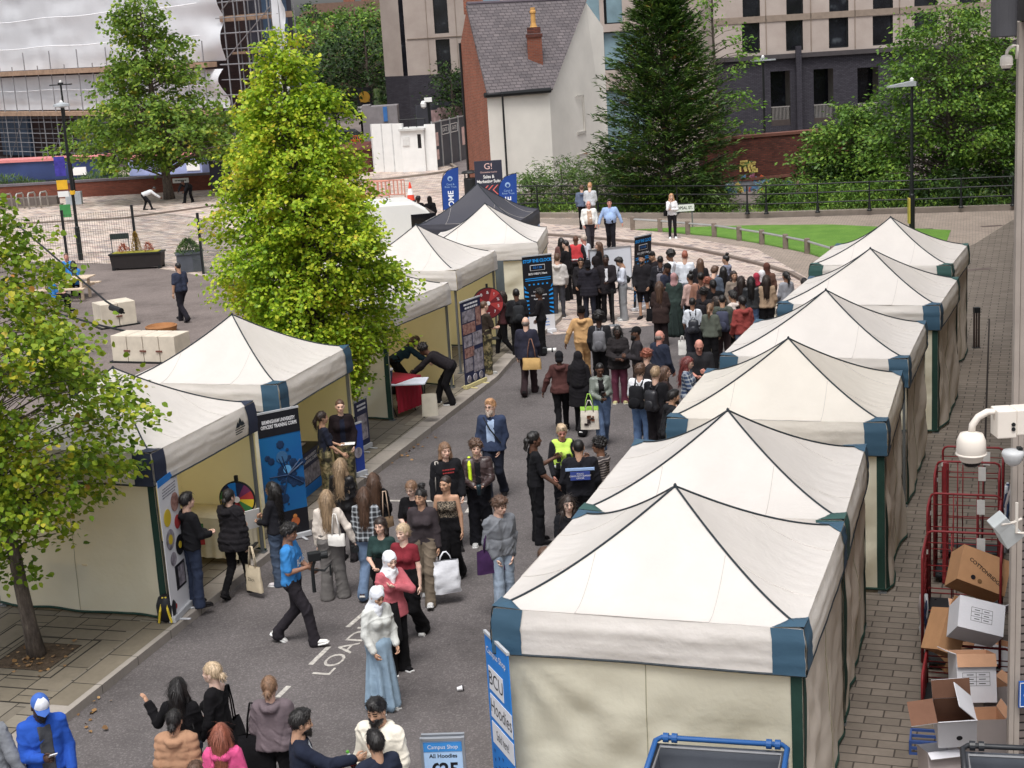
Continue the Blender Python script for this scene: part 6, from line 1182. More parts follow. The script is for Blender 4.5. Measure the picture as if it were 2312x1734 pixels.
    def torso(f, o, z_lo=-.06, k=.045, ab=1.):
        wst, hp_, ch_ = (.062, .083, .072) if fm else (.074, .08, .09)
        wst *= bk; ch_ *= (.5+.5*bk); B = bk**.7
        f.cap(up(-sh/s*.72, 0, .45), up(sh/s*.72, 0, .45), .052*s+o, .052*s+o, k)
        for sg in (-1, 1):
            f.cap(up(sg*ch_, .005, .36), up(sg*wst, .0, .15), (.088 if not fm else .078)*s*B+o, (.08 if not fm else .07)*s*B+o, k); f.cap(up(sg*wst, 0, .15), up(sg*hp_, -.01, z_lo+.06), (.082 if not fm else .074)*s*B+o, (.094 if not fm else .095)*s*B+o, k)
            if fm: f.ell(up(sg*.07, .085, .31), (.058*s+o*.6,)*3, k)
        if bk > 1.25: f.ell(up(0, .09, .14), (.17*s*bk*.8+o, .14*s*bk*.8+o, .17*s+o), .06)
    def arm(f, sg, r0, r1, r2, o, frac=1., k=.025):
        S_, E2, W2, _ = J[sg]; B = (.6+.4*bk)*s
        if frac <= .5: f.cap(S_, S_.lerp(E2, frac*2), r0*B+o, (r0+(r1-r0)*frac*2)*B+o*1.2, k)
        else: f.cap(S_, E2, r0*B+o, r1*B+o, k); f.cap(E2, E2.lerp(W2, (frac-.5)*2), r1*B+o, (r1+(r2-r1)*(frac-.5)*2)*B+o, k)
    def leg(f, sg, o, frac=1., k=.03, flare=0):
        H_, K_, A_, _ = lg[sg]; B = (.7+.3*bk)*s
        if frac <= .5: f.cap(H_, H_.lerp(K_, frac*2), .086*B+o, (.086-.028*frac*2)*B+o, k)
        else: f.cap(H_, K_, .086*B+o, .058*B+o, k); f.cap(K_, K_.lerp(A_, (frac-.5)*2), .057*B+o, .04*B+o+flare, k)
    pts = [np.array(v) for sg in (-1, 1) for v in J[sg][:3]+lg[sg][:3]]+[np.array(neck), np.array(hip)]
    lo, hi = np.min(pts, 0)-.2*s*max(1, bk), np.max(pts, 0)+.2*s*max(1, bk); lo[2] = max(lo[2], 0.02)
    f = Field(lo, hi, rb*1.1); torso(f, -.006); f.cap(up(0, 0, .46), up(0, .01, .56), .056*s, .05*s, .03)
    for sg in (-1, 1): arm(f, sg, .05 if not fm else .042, .04 if not fm else .034, .027 if not fm else .023, 0); leg(f, sg, -.004)
    V, F = f.mesh(); push(V, F, 0)
    HV, HF, HM = head_mesh(lod, sex); Hq = np.array(hq)*s; hp = np.array(headp); push(HV@Hq.T+hp, HF, HM)
    for sg, i in ((-1, 0), (1, 1)):
        an = arms[i] if isinstance(arms[i], str) else ''; cu = {'phone': 1.3, 'in': .8, 'bend': 1., 'fold': .6, 'front': 1.1, 'gesture': .15, 'up': .2, 'face': .8, 'strap': 1.3, 'low': .3, 'reach': .5}.get(an, .45)
        kk = (cu, sg)
        if kk not in _HN: _HN[kk] = hand_mesh(cu, sg)
        hv, hf = _HN[kk]; S_, E2, W2, Fo = J[sg]; zax = -Fo; yax = Vector((0, 1, 0)) if abs(Fo.y) < .8 else Vector((0, 0, 1)); yax = (yax-zax*yax.dot(zax)).normalized(); xax = yax.cross(zax)
        Q = np.array(Matrix((xax, yax, zax)).transposed())*s*(.94 if fm else 1.02); push(hv@Q.T+np.array(W2), hf, 0)
    me = bpy.data.meshes.new('person'); me.from_pydata(np.concatenate(V_).tolist(), [], F_); me.polygons.foreach_set('material_index', M_); me.polygons.foreach_set('use_smooth', [True]*len(M_))
    sk = SK[skin]
    for m_ in (cmat(sk, 'skin'), cmat((sk[0]*.75, sk[1]*.5, sk[2]*.5), 'skin'), m_eye): me.materials.append(m_)
    me.update(); P = bpy.data.objects.new('person', me); C.objects.link(P); P.location = loc; P.rotation_euler.z = R(-face); tag(P, label, 'person', gp)
    rc_ = max(.0125, min(.026, dist*.0006))
    def part(name, f, m_, amp=.0, ext=None, fr=1.):
        V, F = f.mesh()
        if len(F) == 0: return None
        V = crease(V, F, amp*1.5, sd*7+len(name))
        if ext is not None: V = ext(V)
        return mesh_np(name, V, [F], m_, P, True)
    # ---- lower garment
    kd, col = bot[0], c(*bot[1]); mk = {'jeans': 'denim', 'camo': 'camo'}.get(kd, 'cloth'); lo2 = lo.copy(); hi2 = hi.copy(); hi2[2] = hip[2]+.2*s
    f = Field(lo2, hi2, rc_); wz = .16
    if kd in ('trousers', 'jeans', 'wide', 'camo', 'slim', 'shorts', 'leggings'):
        o = {'wide': .028, 'slim': .008, 'leggings': .005, 'camo': .024, 'jeans': .014}.get(kd, .017); fl = {'wide': .026, 'jeans': .02, 'camo': .012, 'trousers': .016}.get(kd, .004)
        torso(f, o*.7)
        f.plane(up(0, 0, wz), sl_ @ Vector((0, 0, 1)))
        for sg in (-1, 1):
            leg(f, sg, o, .5 if kd == 'shorts' else 1.0, .03, fl)
            if kd != 'shorts': A_ = lg[sg][2]; f.cap(A_, A_+Vector((0, 0, -.045*s)), .045*s+o+fl, .048*s+o+fl*1.1, .01)
        part('shorts' if kd == 'shorts' else 'trousers', f, cmat(col, mk), .008)
    else:                                  # skirt or long dress
        torso(f, .015); f.plane(up(0, 0, wz), (0, 0, 1)); zb = .03 if kd == 'dress' else .48*s; ce = (lg[-1][2]+lg[1][2])*.5; fl = .23 if kd == 'dress' else .17
        for q in range(7): ph = q*math.pi*2/7; f.cap(hip+Vector((.05*math.cos(ph), .04*math.sin(ph), 0))*s, (ce.x+fl*.5*s*math.cos(ph), ce.y+fl*.42*s*math.sin(ph), zb+.07), .1*s, .11*s, .05)
        def fold(V):
            a = np.arctan2(V[:, 1]-hip.y, V[:, 0]-hip.x); k_ = np.clip((hip.z-V[:, 2])/hip.z, 0, 1)*.035; V = V.copy(); V[:, 0] += np.cos(a)*np.sin(a*9+V[:, 2]*2+sd)*k_; V[:, 1] += np.sin(a)*np.sin(a*9+V[:, 2]*2+sd)*k_; return V
        part('dress' if kd == 'dress' else 'skirt', f, cmat(col), .004, fold)
    # ---- upper garment
    kd, col = top[0], c(*top[1]); op = top[2] if len(top) > 2 else {}
    o = {'tshirt': .018, 'tight': .008, 'tank': .008, 'shirt': .02, 'jacket': .025, 'coat': .03, 'puffer': .042, 'hoodie': .026, 'sweater': .021, 'blazer': .024, 'leather': .022, 'cardigan': .024}[kd]; ln = {'coat': -.34, 'tight': .14, 'tank': .13, 'puffer': -.1, 'cardigan': -.1, 'blazer': -.06}.get(kd, -.03); ln = op.get('len', ln)
    slv = {'tshirt': .42, 'tight': .3, 'tank': 0}.get(kd, .96); slv = op.get('slv', slv)
    lo3 = lo.copy()-.05; hi3 = hi.copy()+.06; lo3[2] = max(0.05, min(float(up(0, 0, ln)[2]), *(float(J[sg][2].z) for sg in (-1, 1)))-.15)
    f = Field(lo3, hi3, rc_); torso(f, o)
    if ln < -.05:
        for sg in (-1, 1): f.cap(up(sg*.08, 0, 0), up(sg*.09, .0, ln-.02), .1*s*bk+o, .105*s*bk+o*1.3, .04); f.cap(up(0, 0, 0), up(0, .0, ln-.02), .11*s*bk+o, .12*s*bk+o*1.2, .04)
    f.plane(up(0, 0, ln), sl_ @ Vector((0, 0, -1)))
    if slv > 0:
        for sg in (-1, 1): arm(f, sg, .048 if not fm else .041, .04 if not fm else .035, .03 if not fm else .026, o*.85, slv)
    elif kd == 'tank': f.plane(up(0, 0, .41), sl_ @ Vector((0, 0, 1))); [f.cap(up(sg*.075, .05, .4), up(sg*.085, -.05, .42), .016, .016, .01) for sg in (-1, 1)]
    if kd in ('hoodie', 'puffer') or op.get('hood'):
        for q in range(6): a0, a1 = math.pi*(q/6), math.pi*((q+1)/6); f.cap(up(.085*math.cos(a0), -.045-.055*math.sin(a0), .50-.03*math.sin(a0)), up(.085*math.cos(a1), -.045-.055*math.sin(a1), .50-.03*math.sin(a1)), .036*s, .036*s, .02)
        f.cap(up(-.04, -.1, .46), up(.04, -.1, .46), .045*s, .045*s, .03); f.cap(up(-.07, .045, .475), up(.07, .045, .475), .02*s, .02*s, .03)
    elif kd in ('jacket', 'coat', 'blazer', 'leather', 'shirt', 'cardigan'):
        for q in range(8): a0, a1 = math.pi*2*(q/8), math.pi*2*((q+1)/8); f.cap(up(.058*math.cos(a0), .01-.052*math.sin(a0), .505+.012*math.sin(a0)), up(.058*math.cos(a1), .01-.052*math.sin(a1), .505+.012*math.sin(a1)), .02*s, .02*s, .012)
    f.cap(up(0, .01, .49), up(0, .02, .62), .05*s, .06*s, 0, 1)
    if op.get('scoop'): f.ell(up(0, .09, .46), (.075*s, .07*s, .075*s), 0, 1)
    if op.get('offsh'): f.ell(up(-.12 if op['offsh'] < 0 else .12, -.02, .5), (.12*s, .14*s, .09*s), 0, 1)
    mk = op.get('mat', {'leather': 'leather', 'puffer': 'shiny' if op.get('shiny') else 'cloth'}.get(kd, 'cloth'))
    def quilt(V):
        if kd != 'puffer': return V
        V = V.copy(); a = V-np.array(hip); r_ = 1+.055*np.abs(np.sin(V[:, 2]*math.pi/.085)); V[:, 0] = hip.x+a[:, 0]*r_*.97; V[:, 1] = hip.y+a[:, 1]*r_*.97; return V
    nm = {'tshirt': 't_shirt', 'tight': 'top', 'tank': 'tank_top', 'leather': 'jacket', 'puffer': 'padded_coat'}.get(kd, kd); tg = part(nm, f, cmat(col, mk), {'tight': .003, 'tank': .002}.get(kd, .008 if kd != 'hoodie' else .011), quilt)
    if op.get('under'):                    # shirt seen in the opening of an unbuttoned jacket
        f = Field(lo3, hi3, rc_); torso(f, o+.006); f.cap(up(0, .05, .44), up(0, .06, .0), .03, .045, 0); X = f.ax[0][:, None, None]; f.f = np.maximum(f.f, np.abs(X)-op.get('uw', .05)); f.plane(up(0, .02, 0), sl_ @ Vector((0, -1, 0))); f.plane(up(0, 0, max(ln, -.02)), sl_ @ Vector((0, 0, -1))); f.cap(up(0, .01, .49), up(0, .02, .62), .05*s, .06*s, 0, 1); f.cap(up(0, .06, .49), up(0, .1, .52), .04*s, .05*s, 0, 1)
        f.plane(up(0, 0, .47), sl_ @ Vector((0, 0, 1))); part('shirt', f, cmat(c(*op['under'])), .002)
    if op.get('vest'):
        f = Field(lo3, hi3, rc_); torso(f, o+.012); f.plane(up(0, 0, .06), sl_ @ Vector((0, 0, -1))); f.cap(up(0, .01, .49), up(0, .02, .62), .06*s, .08*s, 0, 1)
        for sg in (-1, 1): f.ell(up(sg*(sh/s+.03), 0, .38), (.07*s, .2*s, .12*s), 0, 1)
        vs = part('vest', f, cmat(c(*op['vest']), 'cloth'), .004)
        f = Field(lo3, hi3, rc_); torso(f, o+.02); f.f = np.maximum(f.f, np.abs(f.ax[2][None, None, :]-up(0, 0, .1).z)-.028); V, F = f.mesh(); mesh_np('reflective_band', V, [F], cmat(c(200, 204, 206)), vs, True)
    # ---- shoes
    for sg in (-1, 1):
        H_, K_, A_, tp_ = lg[sg]; k = MB(); Q = Matrix.Rotation(R(-8*sg), 3, 'Z') @ Matrix.Rotation(tp_, 3, 'X'); w_ = .046*s; Lf = .26*s if not fm else .235*s
        prof = [(-.07, .034, .06), (-.055, .04, .085), (0, .042, .085), (.06, .046, .06), (.13, .047, .045), (.17, .04, .036), (Lf/s-.07, .02, .02)]
        n8 = 10; vs = []
        for (y, ww, hh) in prof:
            for q in range(n8): a = 2*math.pi*q/n8; x = ww*math.cos(a); z = hh*.5*math.sin(a); z = max(z, -hh*.5); vs.append(A_+Q @ (Vector((x, y, -.075+hh*.5+z+(.006)))*s))
        m_ = len(prof); k.add(vs, [(i*n8+q, i*n8+(q+1) % n8, (i+1)*n8+(q+1) % n8, (i+1)*n8+q) for i in range(m_-1) for q in range(n8)]+[tuple(range(n8))[::-1], tuple(range((m_-1)*n8, m_*n8))], 0)
        sp_ = [(-.078, .03), (-.06, .042), (.06, .05), (.14, .05), (.19, .036), (Lf/s-.062, .012)]; out = [(ww, y) for y, ww in sp_]+[(-ww, y) for y, ww in sp_[::-1]]; vs = [A_+Q @ (Vector((x, y, z))*s) for z in (-.085, -.062) for x, y in out]; n_ = len(out)
        k.add(vs, [tuple(range(n_))[::-1], tuple(range(n_, 2*n_))]+[(i, (i+1) % n_, (i+1) % n_+n_, i+n_) for i in range(n_)], 1)
        k.obj('shoe', [cmat(c(*shoe)), cmat(c(*(sole or shoe)))], P, True)
    # ---- hair and head wear
    def headpart(name, style, col, kind='hair'):
        key = ('m', style, lod); V, F = hair_mesh(style, lod)
        o = mesh_np(name, V@Hq.T+hp, [F], cmat(c(*col) if max(col) > 1 else col, kind), P, True); return o
    hh = hair if isinstance(hair, (list, tuple)) and isinstance(hair[0], (list, tuple)) else [hair]
    for st, hc in hh:
        if st is None or st == 'none': continue
        cc_ = HC[hc] if isinstance(hc, str) else c(*hc)
        if st == 'cap' or st == 'cap_back':
            k = MB(); T_ = lambda v: headp+(hq @ Vector(v))*s
            k.add([T_((.088*math.cos(a)*math.cos(e), -.012+.105*math.sin(a)*math.cos(e), .15+.1*math.sin(e))) for e in (0, .35, .7, 1.05, 1.4) for a in [2*math.pi*q/20 for q in range(20)]], [(i*20+q, i*20+(q+1) % 20, (i+1)*20+(q+1) % 20, (i+1)*20+q) for i in range(4) for q in range(20)]+[tuple(range(80, 100))])
            dr = 1 if st == 'cap' else -1; k.add([T_((x, dr*y-.01, z)) for x, y, z in ((-.075, .05, .15), (-.06, .13, .142), (0, .175, .135), (.06, .13, .142), (.075, .05, .15), (0, .09, .17), (-.04, .12, .153), (.04, .12, .153))], [(0, 1, 6, 5), (1, 2, 6), (2, 7, 5, 6), (2, 3, 7), (3, 4, 5, 7)])
            k.obj('cap', cmat(cc_), P, True)
        else: headpart({'hijab': 'headscarf', 'hijab_long': 'headscarf', 'beanie': 'beanie', 'durag': 'headwrap', 'hood': 'hood'}.get(st, 'hair'), st, cc_, 'cloth' if st in ('hijab', 'hijab_long', 'beanie', 'durag', 'hood') else 'hair')
    if beard: headpart('beard', beard[0], HC[beard[1]])
    if glasses:
        k = MB(); T_ = lambda v: headp+(hq @ Vector(v))*s
        for sg in (-1, 1): k.tube([T_((sg*.033+.021*math.cos(a), .1, .112+.016*math.sin(a))) for a in [2*math.pi*q/10 for q in range(11)]], 0.0018, 4, cap=False); k.tube([T_((sg*.055, .098, .116)), T_((sg*.08, .0, .114))], .0025, 4)
        k.tube([T_((-.012, .103, .114)), T_((.012, .103, .114))], .0025, 4); k.obj('glasses', m_black, P)
    PEOPLE.append(P); P_INFO[P.name] = dict(up=up, J=J, s=s, o=o, fr=fr, loc=loc, sh=sh, hip=hip, headp=headp, hq=hq, top=tg, rc=rc_)
    return P
P_INFO = {}
def wp(P, v): i = P_INFO[P.name]; return i['loc']+i['fr'] @ Vector(v)
def backpack(P, col, lab, hgt=.42, wd=.29, dp=.15, sub=None, drop=0., mk='cloth'):
    i = P_INFO[P.name]; up = i['up']; fr = i['fr']; yb = -.1-i['o']; b = up(0, yb-dp/2/i['s'], .23-drop); t = thing('backpack', lab, 'backpack', (i['loc']+fr @ b).to_tuple(), math.atan2(fr[1][0], fr[0][0])); m_ = cmat(c(*col), mk)
    f = Field((-.2, -.14, -.3), (.2, .14, .3), max(.012, i['rc'])); f.cap((-wd/2+.07, .01, -hgt/2+.07), (wd/2-.07, .01, -hgt/2+.07), .065, .065, .05); f.cap((-wd/2+.08, .01, hgt/2-.09), (wd/2-.08, .01, hgt/2-.09), .055, .055, .05)
    f.cap((-wd/2+.07, .01, -hgt/2+.07), (-wd/2+.08, .01, hgt/2-.09), .065, .055, .05); f.cap((wd/2-.07, .01, -hgt/2+.07), (wd/2-.08, .01, hgt/2-.09), .065, .055, .05); f.ell((0, -.02, 0), (wd/2-.02, dp/2, hgt/2-.03), .04); V, F = f.mesh(); V = wrinkle(V, F, .006, 3); bo = mesh_np('bag', V, [F], m_, t, True)
    f = Field((-.2, -.16, -.3), (.2, .1, .2), max(.012, i['rc'])); f.ell((0, -dp/2-.005, -hgt*.2), (wd/2-.05, .035, hgt*.24), .02); V, F = f.mesh(); mesh_np('front_pocket', V, [F], cmat(c(*(sub or col)), mk), t, True)
    k = MB()
    for sg in (-1, 1): fi = fr.inverted(); pts = [up(sg*.06, yb-.02, .40), up(sg*.075, -.02, .5+i['o']), up(sg*.095, .085+i['o'], .40), up(sg*.12, .09+i['o'], .25), up(sg*.15, -.02, .12), up(sg*.1, yb-.02, .07)]; k.tube([p-b for p in pts], .016, 5)
    k.tube([(-.03, .03, hgt/2-.03), (-.02, .0, hgt/2+.03), (.02, .0, hgt/2+.03), (.03, .03, hgt/2-.03)], .008, 5); k.obj('strap', m_, t, True); return t
def bag(P, at, col, lab, w_=.36, h_=.38, d_=.09, strap=.3, name='tote_bag', cat='bag', rz=None, mk='cloth', txt=None, tm=None, art=None, amp=.012, sub=None):
    """at: local point (person frame) of the top of the straps"""
    i = P_INFO[P.name]; p = i['loc']+i['fr'] @ Vector(at); r0 = math.atan2(i['fr'][1][0], i['fr'][0][0]) if rz is None else R(rz); t = thing(name, lab, cat, p.to_tuple(), r0); m_ = cmat(c(*col), mk)
    def f(a, b_): 
        th = a*2*math.pi; ca, sa = math.cos(th), math.sin(th); q = .35; x = w_/2*(abs(ca)**q)*(1 if ca > 0 else -1); y = d_/2*(abs(sa)**.7)*(1 if sa > 0 else -1)*(.25+.9*math.sin(min(1, (1-b_)*1.6)*math.pi/2)); z = -strap-h_*(1-b_)
        nn = noise.noise(Vector((x*9+p.x, z*9, y*5+p.y))); return (x*(1-.06*b_)+amp*.6*nn, y+amp*nn, z+.012*nn)
    k = MB(); k.grid(f, 32, 14); k.add([f(j/32, 0) for j in range(32)], [tuple(range(32))]); k.obj('bag', m_, t, True)
    k = MB()
    for sg in (-1, 1): k.tube([(-w_*.22, sg*.015, -strap-.02), (-w_*.16, sg*.012, -strap*.5), (-.02, sg*.008, 0), (.02, sg*.008, 0), (w_*.16, sg*.012, -strap*.5), (w_*.22, sg*.015, -strap-.02)], .009, 5)
    k.obj('handle', cmat(c(*(sub or col)), mk), t, True)
    if txt:
        tx = text(txt, .07, tm or m_black, t, (0, -d_/2-.02, -strap-h_*.5)); tx2 = text(txt, .07, tm or m_black, t, (0, d_/2+.02, -strap-h_*.5), M=Matrix(((-1, 0, 0), (0, 0, 1), (0, 1, 0))))
    return t
BK, DK, NV = (26, 25, 28), (44, 42, 46), (38, 44, 62)
def obj_at(P, v): return wp(P, v)
# ---- foreground
a = person(87, 1508, 1.8, 150, 'm', 'k', [('cap', (58, 104, 190)), ('buzz', 'black')], ('jacket', (24, 84, 190), {'under': (72, 74, 80), 'uw': .07, 'hood': 1}), ('jeans', (60, 66, 84)), 'man in a white cap and royal blue jacket looking at his phone, bottom left', ('in', 'phone'), hpit=28, beard=('beard', 'black'))
k = MB(); i_ = P_INFO[a.name]; k.grid(lambda u, v: i_['headp']+(i_['hq'] @ Vector((.091*math.sin((u-.5)*1.9)*math.cos(v*1.25), -.012+.109*math.cos((u-.5)*1.9)*math.cos(v*1.25), .157+.1*math.sin(v*1.25))))*i_['s'], 10, 6); k.obj('cap_front', cmat(c(226, 230, 240)), a, True)
def phone(P, lab, sg=1, col=(30, 30, 34), name='phone'):
    i = P_INFO[P.name]; S_, E_, W_, Fo = i['J'][sg]; v = W_+Fo*.1*i['s']+Vector((-sg*.03, 0, .03)); k = MB(); k.box((0, 0, 0), (.075, .15, .01), M=Matrix.Rotation(R(35), 3, 'X')); ph = k.obj('body', cmat(c(*col), 'shiny'), None); k2 = MB(); k2.box((0, -.003, .007), (.066, .135, .002), M=Matrix.Rotation(R(35), 3, 'X'))
    t = thing(name, lab, 'phone', wp(P, v).to_tuple(), math.atan2(i['fr'][1][0], i['fr'][0][0])); ph.parent = t; k2.obj('screen', m_glass, t); return t
phone(a, 'white phone held by the man in the white cap', 1, (220, 222, 226))
person(-34, 1500, 1.8, 30, 'm', 'w', ('short', 'brown'), ('coat', (120, 124, 132)), ('trousers', BK), 'person in a grey coat cut off by the bottom left corner', ('down', 'out'), legs='weight')
person(383, 1464, 1.63, 8, 'f', 't', ('long', 'black'), ('sweater', BK, {'len': .02}), ('jeans', (50, 56, 70)), 'woman with long straight black hair and black top holding up her left hand', ('up', 'front'))
a = person(455, 1430, 1.7, -75, 'f', 'p', ('lowbun', 'blonde'), ('sweater', BK, {'offsh': 1, 'len': .0}), ('trousers', BK), 'blonde woman with a messy bun and off-shoulder black top turned to the left', ('in', 'low'), hyaw=0)
bag(a, (.16, -.06, 1.35), BK, 'black shoulder bag on the back of the blonde woman with the messy bun', .42, .34, .16, .42, 'shoulder_bag')
a = person(374, 1532, 1.62, 5, 'f', 't', ('lowbun', 'black'), ('puffer', (176, 130, 96), {'len': -.12}), ('leggings', BK), 'woman in a tan padded coat with black hair clipped up, seen from behind', ('pocket', 'pocket'))
person(475, 1563, 1.58, 5, 'f', 'p', ('long', 'auburn'), ('hoodie', (232, 70, 140)), ('jeans', (70, 86, 120)), 'woman with long ginger hair in a bright pink fleece at the bottom edge', ('in', 'in'))
person(420, 1648, 1.6, 10, 'f', 'w', ('short', 'brown'), ('jacket', (90, 70, 60)), ('trousers', BK), 'brown-haired person whose head just shows at the bottom edge below the tan coat', ('in', 'in'))
a = person(580, 1460, 1.66, 6, 'f', 'w', ('lowbun', 'lbrown'), ('hoodie', (112, 98, 104)), ('leggings', BK), 'woman in a mauve grey hoodie with a low hair bun, seen from behind', ('in', 'in'), bulk=1.15)
bag(a, (-.2, -.02, 1.36), BK, 'black tote bag on the left shoulder of the woman in the mauve hoodie', .38, .36, .12, .36)
a = person(652, 1533, 1.78, 78, 'm', 't', [('short', 'black')], ('jacket', (36, 42, 60), {'under': (190, 196, 204)}), ('trousers', BK), 'bearded man in a navy jacket opening a cola bottle at the bottom edge', ('front', ((.1, .75, -.5), (-.25, 1, -.05))), beard=('beard', 'black'), hpit=8)
q = wp(a, (.05, .52, 1.02)); t = thing('cola_bottle', 'clear cola bottle with a green cap and red label held by the navy jacket man', 'bottle', q.to_tuple()); Qb = Matrix.Rotation(R(-18), 3, 'Y')
k = MB(); k.lathe([(.03, .0), (.033, .02), (.03, .09), (.034, .12)], n=14, M=Qb); k.obj('cola', mat('cola', c(46, 20, 18), .15), t, True); k = MB(); k.lathe([(.0345, .12), (.0345, .17)], n=14, M=Qb); k.obj('label', mat('cola_red', c(196, 36, 44), .4), t, True)
k = MB(); k.lathe([(.033, .17), (.03, .2), (.014, .235), (.013, .25)], n=14, M=Qb); k.obj('neck', mat('clear_plastic', c(190, 200, 204), .1), t, True); k = MB(); k.lathe([(.016, .25), (.016, .272)], n=12, M=Qb); k.obj('cap', mat('cap_green', c(90, 160, 60)), t)
a = person(808, 1511, 1.8, 205, 'm', 't', [('quiff', 'black')], ('hoodie', (232, 224, 206)), ('trousers', (60, 58, 62)), 'bearded man in a cream hoodie with red print at the bottom edge', ('in', 'in'), beard=('bigbeard', 'black'), hpit=12)
k = wp(a, (0, 0, 0)); i_ = P_INFO[a.name]; text('MIL', .12, m_black, a, (-.235, .02, 1.12), 'sleeve_print', M=Matrix(((0, 0, -1), (0, 1, 0), (1, 0, 0))))
person(808, 1579, 1.66, -35, 'm', 't', [('short', 'black')], ('jacket', (40, 46, 64)), ('trousers', BK), 'short dark-haired man in navy standing in front of the cream hoodie man', ('in', 'in'))
# ---- middle foreground on the road
a = person(818, 1271, 1.62, 140, 'f', 't', ('hijab', (226, 230, 240)), ('cardigan', (206, 208, 204), {'len': .02}), ('dress', (140, 168, 192)), 'woman in a white headscarf, pale shawl and long light blue dress', ('in', 'in'), hpit=22, shoe=(190, 190, 190))
q = wp(a, (-.085, -.03, 1.46)); k = MB(); k.lathe([(.002, -.055), (.04, -.04), (.055, 0), (.04, .04), (.002, .055)], n=12); o = k.obj('pom_pom', mat('pom', c(230, 228, 222), .95, .1, 40, 1., 60, .02), a, True); o.location = (-.1, -.03, P_INFO[a.name]['headp'].z+.13)
a = person(843, 1192, 1.66, 145, 'f', 'p', ('hijab', (232, 234, 242)), ('cardigan', (198, 92, 104), {'len': -.12}), ('wide', BK), 'woman in a white headscarf and pink cardigan touching her shoulder', ('neck', 'in'), hpit=12, shoe=BK, sole=(220, 220, 220))
bag(a, (.14, .1, .98), BK, 'black coat draped over the arm of the pink cardigan woman', .34, .5, .16, .0, 'draped_coat', 'coat', amp=.03)
a = person(868, 1131, 1.68, 200, 'f', 'p', ('lowbun', 'blonde'), ('tight', (134, 34, 48)), ('wide', BK), 'blonde woman in a tight maroon t-shirt and black trousers', ('down', 'in'), 'walk', shoe=(228, 228, 226), hyaw=15)
a = person(820, 1118, 1.64, 195, 'f', 'w', ('bob', 'dark'), ('tight', (42, 66, 64), {'slv': .4}), ('trousers', BK), 'dark-haired woman in a dark green top carrying a black coat', ('in', 'front'), hyaw=5)
bag(a, (-.12, .22, 1.12), BK, 'black coat and camera carried over the arm of the dark green top woman', .32, .42, .18, .0, 'draped_coat', 'coat', amp=.03)
a = person(907, 1056, 1.72, 188, 'f', 't', ('topbun', 'black'), ('sweater', (66, 58, 62)), ('trousers', (120, 106, 90)), 'woman in a charcoal brown sweater and khaki trousers with dark hair tied up', ('down', 'down'), 'walk2', shoe=(205, 205, 205), hyaw=20)
bag(a, (-.3, .08, .78), (226, 228, 236), 'large crumpled white carrier bag in the hand of the charcoal sweater woman', .40, .48, .17, .12, 'carrier_bag', rz=12, amp=.04)
bag(a, (.17, -.05, 1.4), (120, 40, 46), 'dark red shoulder bag of the charcoal sweater woman', .2, .4, .1, .2, 'shoulder_bag')
a = person(961, 1028, 1.68, 190, 'f', 't', ('crop', 'dark'), ('tank', (90, 80, 70), {'mat': 'leopard', 'len': .1}), ('wide', BK), 'woman in a leopard print tank top and wide black trousers', ('down', 'in'), 'walk', hyaw=25)
bag(a, (.24, .1, 1.15), (60, 50, 50), 'dark brown coat hanging from the arm of the leopard top woman', .26, .6, .14, .0, 'draped_coat', 'coat', amp=.03)
a = person(885, 1040, 1.66, 195, 'f', 'p', ('lowbun', 'lbrown'), ('tshirt', BK), ('trousers', BK), 'woman with glasses, black t-shirt and a striped bag strap', ('in', 'front'), glasses=True, hyaw=10, hpit=12)
bag(a, (-.15, .04, 1.36), (58, 50, 50), 'dark shoulder bag with a tan strap on the woman with glasses', .28, .22, .1, .45, 'shoulder_bag', sub=(190, 150, 110))
a = person(704, 1058, 1.68, 5, 'f', 'p', ('long', 'dblonde'), ('sweater', (220, 208, 196), {'len': .06}), ('wide', (112, 108, 106)), 'woman with long blonde hair, cream jumper and grey trousers seen from behind', ('down', 'out'), 'weight', shoe=(222, 220, 214))
bag(a, (.12, -.13, 1.34), (232, 228, 222), 'small white shoulder bag on the cream jumper woman', .26, .17, .07, .3, 'shoulder_bag')
k = wp(a, (.36, .03, .76)); t = thing('camera', 'black camera hanging from the right hand of the cream jumper woman', 'camera', (k.x, k.y, k.z)); m = MB(); m.box((0, 0, 0), (.15, .06, .1)); m.obj('body', m_black, t, bevel=.01); m = MB(); m.lathe([(.035, 0), (.04, .08)], (0, -.03, 0), 14, M=Matrix.Rotation(R(90), 3, 'X')); m.obj('lens', m_black, t)
a = person(786, 1052, 1.68, 12, 'f', 'w', ('long', 'brown'), ('jacket', (46, 48, 54), {'mat': 'plaid', 'len': -.02}), ('jeans', (100, 124, 156)), 'woman in a black and white checked shirt and pale jeans seen from behind', ('in', 'in'), 'walk', shoe=(74, 50, 46), sole=(215, 212, 205))
a = person(735, 990, 1.68, 20, 'f', 'w', ('long', 'dblonde'), ('leather', BK), ('leggings', (48, 44, 48)), 'woman with highlighted blonde hair and black leather jacket by the army stand', ('in', 'in'))
a = person(805, 1021, 1.64, -8, 'f', 'w', ('long', 'brown'), ('sweater', BK), ('trousers', BK), 'brown-haired woman in black with a beige bag strap behind the checked shirt woman', ('in', 'in'))
bag(a, (.14, -.1, 1.35), (120, 96, 70), 'small brown patterned bag on the brown-haired woman in black', .22, .15, .08, .4, 'shoulder_bag', sub=(206, 176, 150))
a = person(585, 1041, 1.63, -70, 'f', 't', ('longside', 'black'), ('leather', (36, 36, 42), {'under': (226, 226, 228), 'mat': 'cloth'}), ('jeans', (72, 88, 112)), 'woman with glasses, long black hair and a black and white varsity jacket', ('front', 'phone'), glasses=True, shoe=(228, 220, 224), sole=(235, 235, 235), legs='stand')
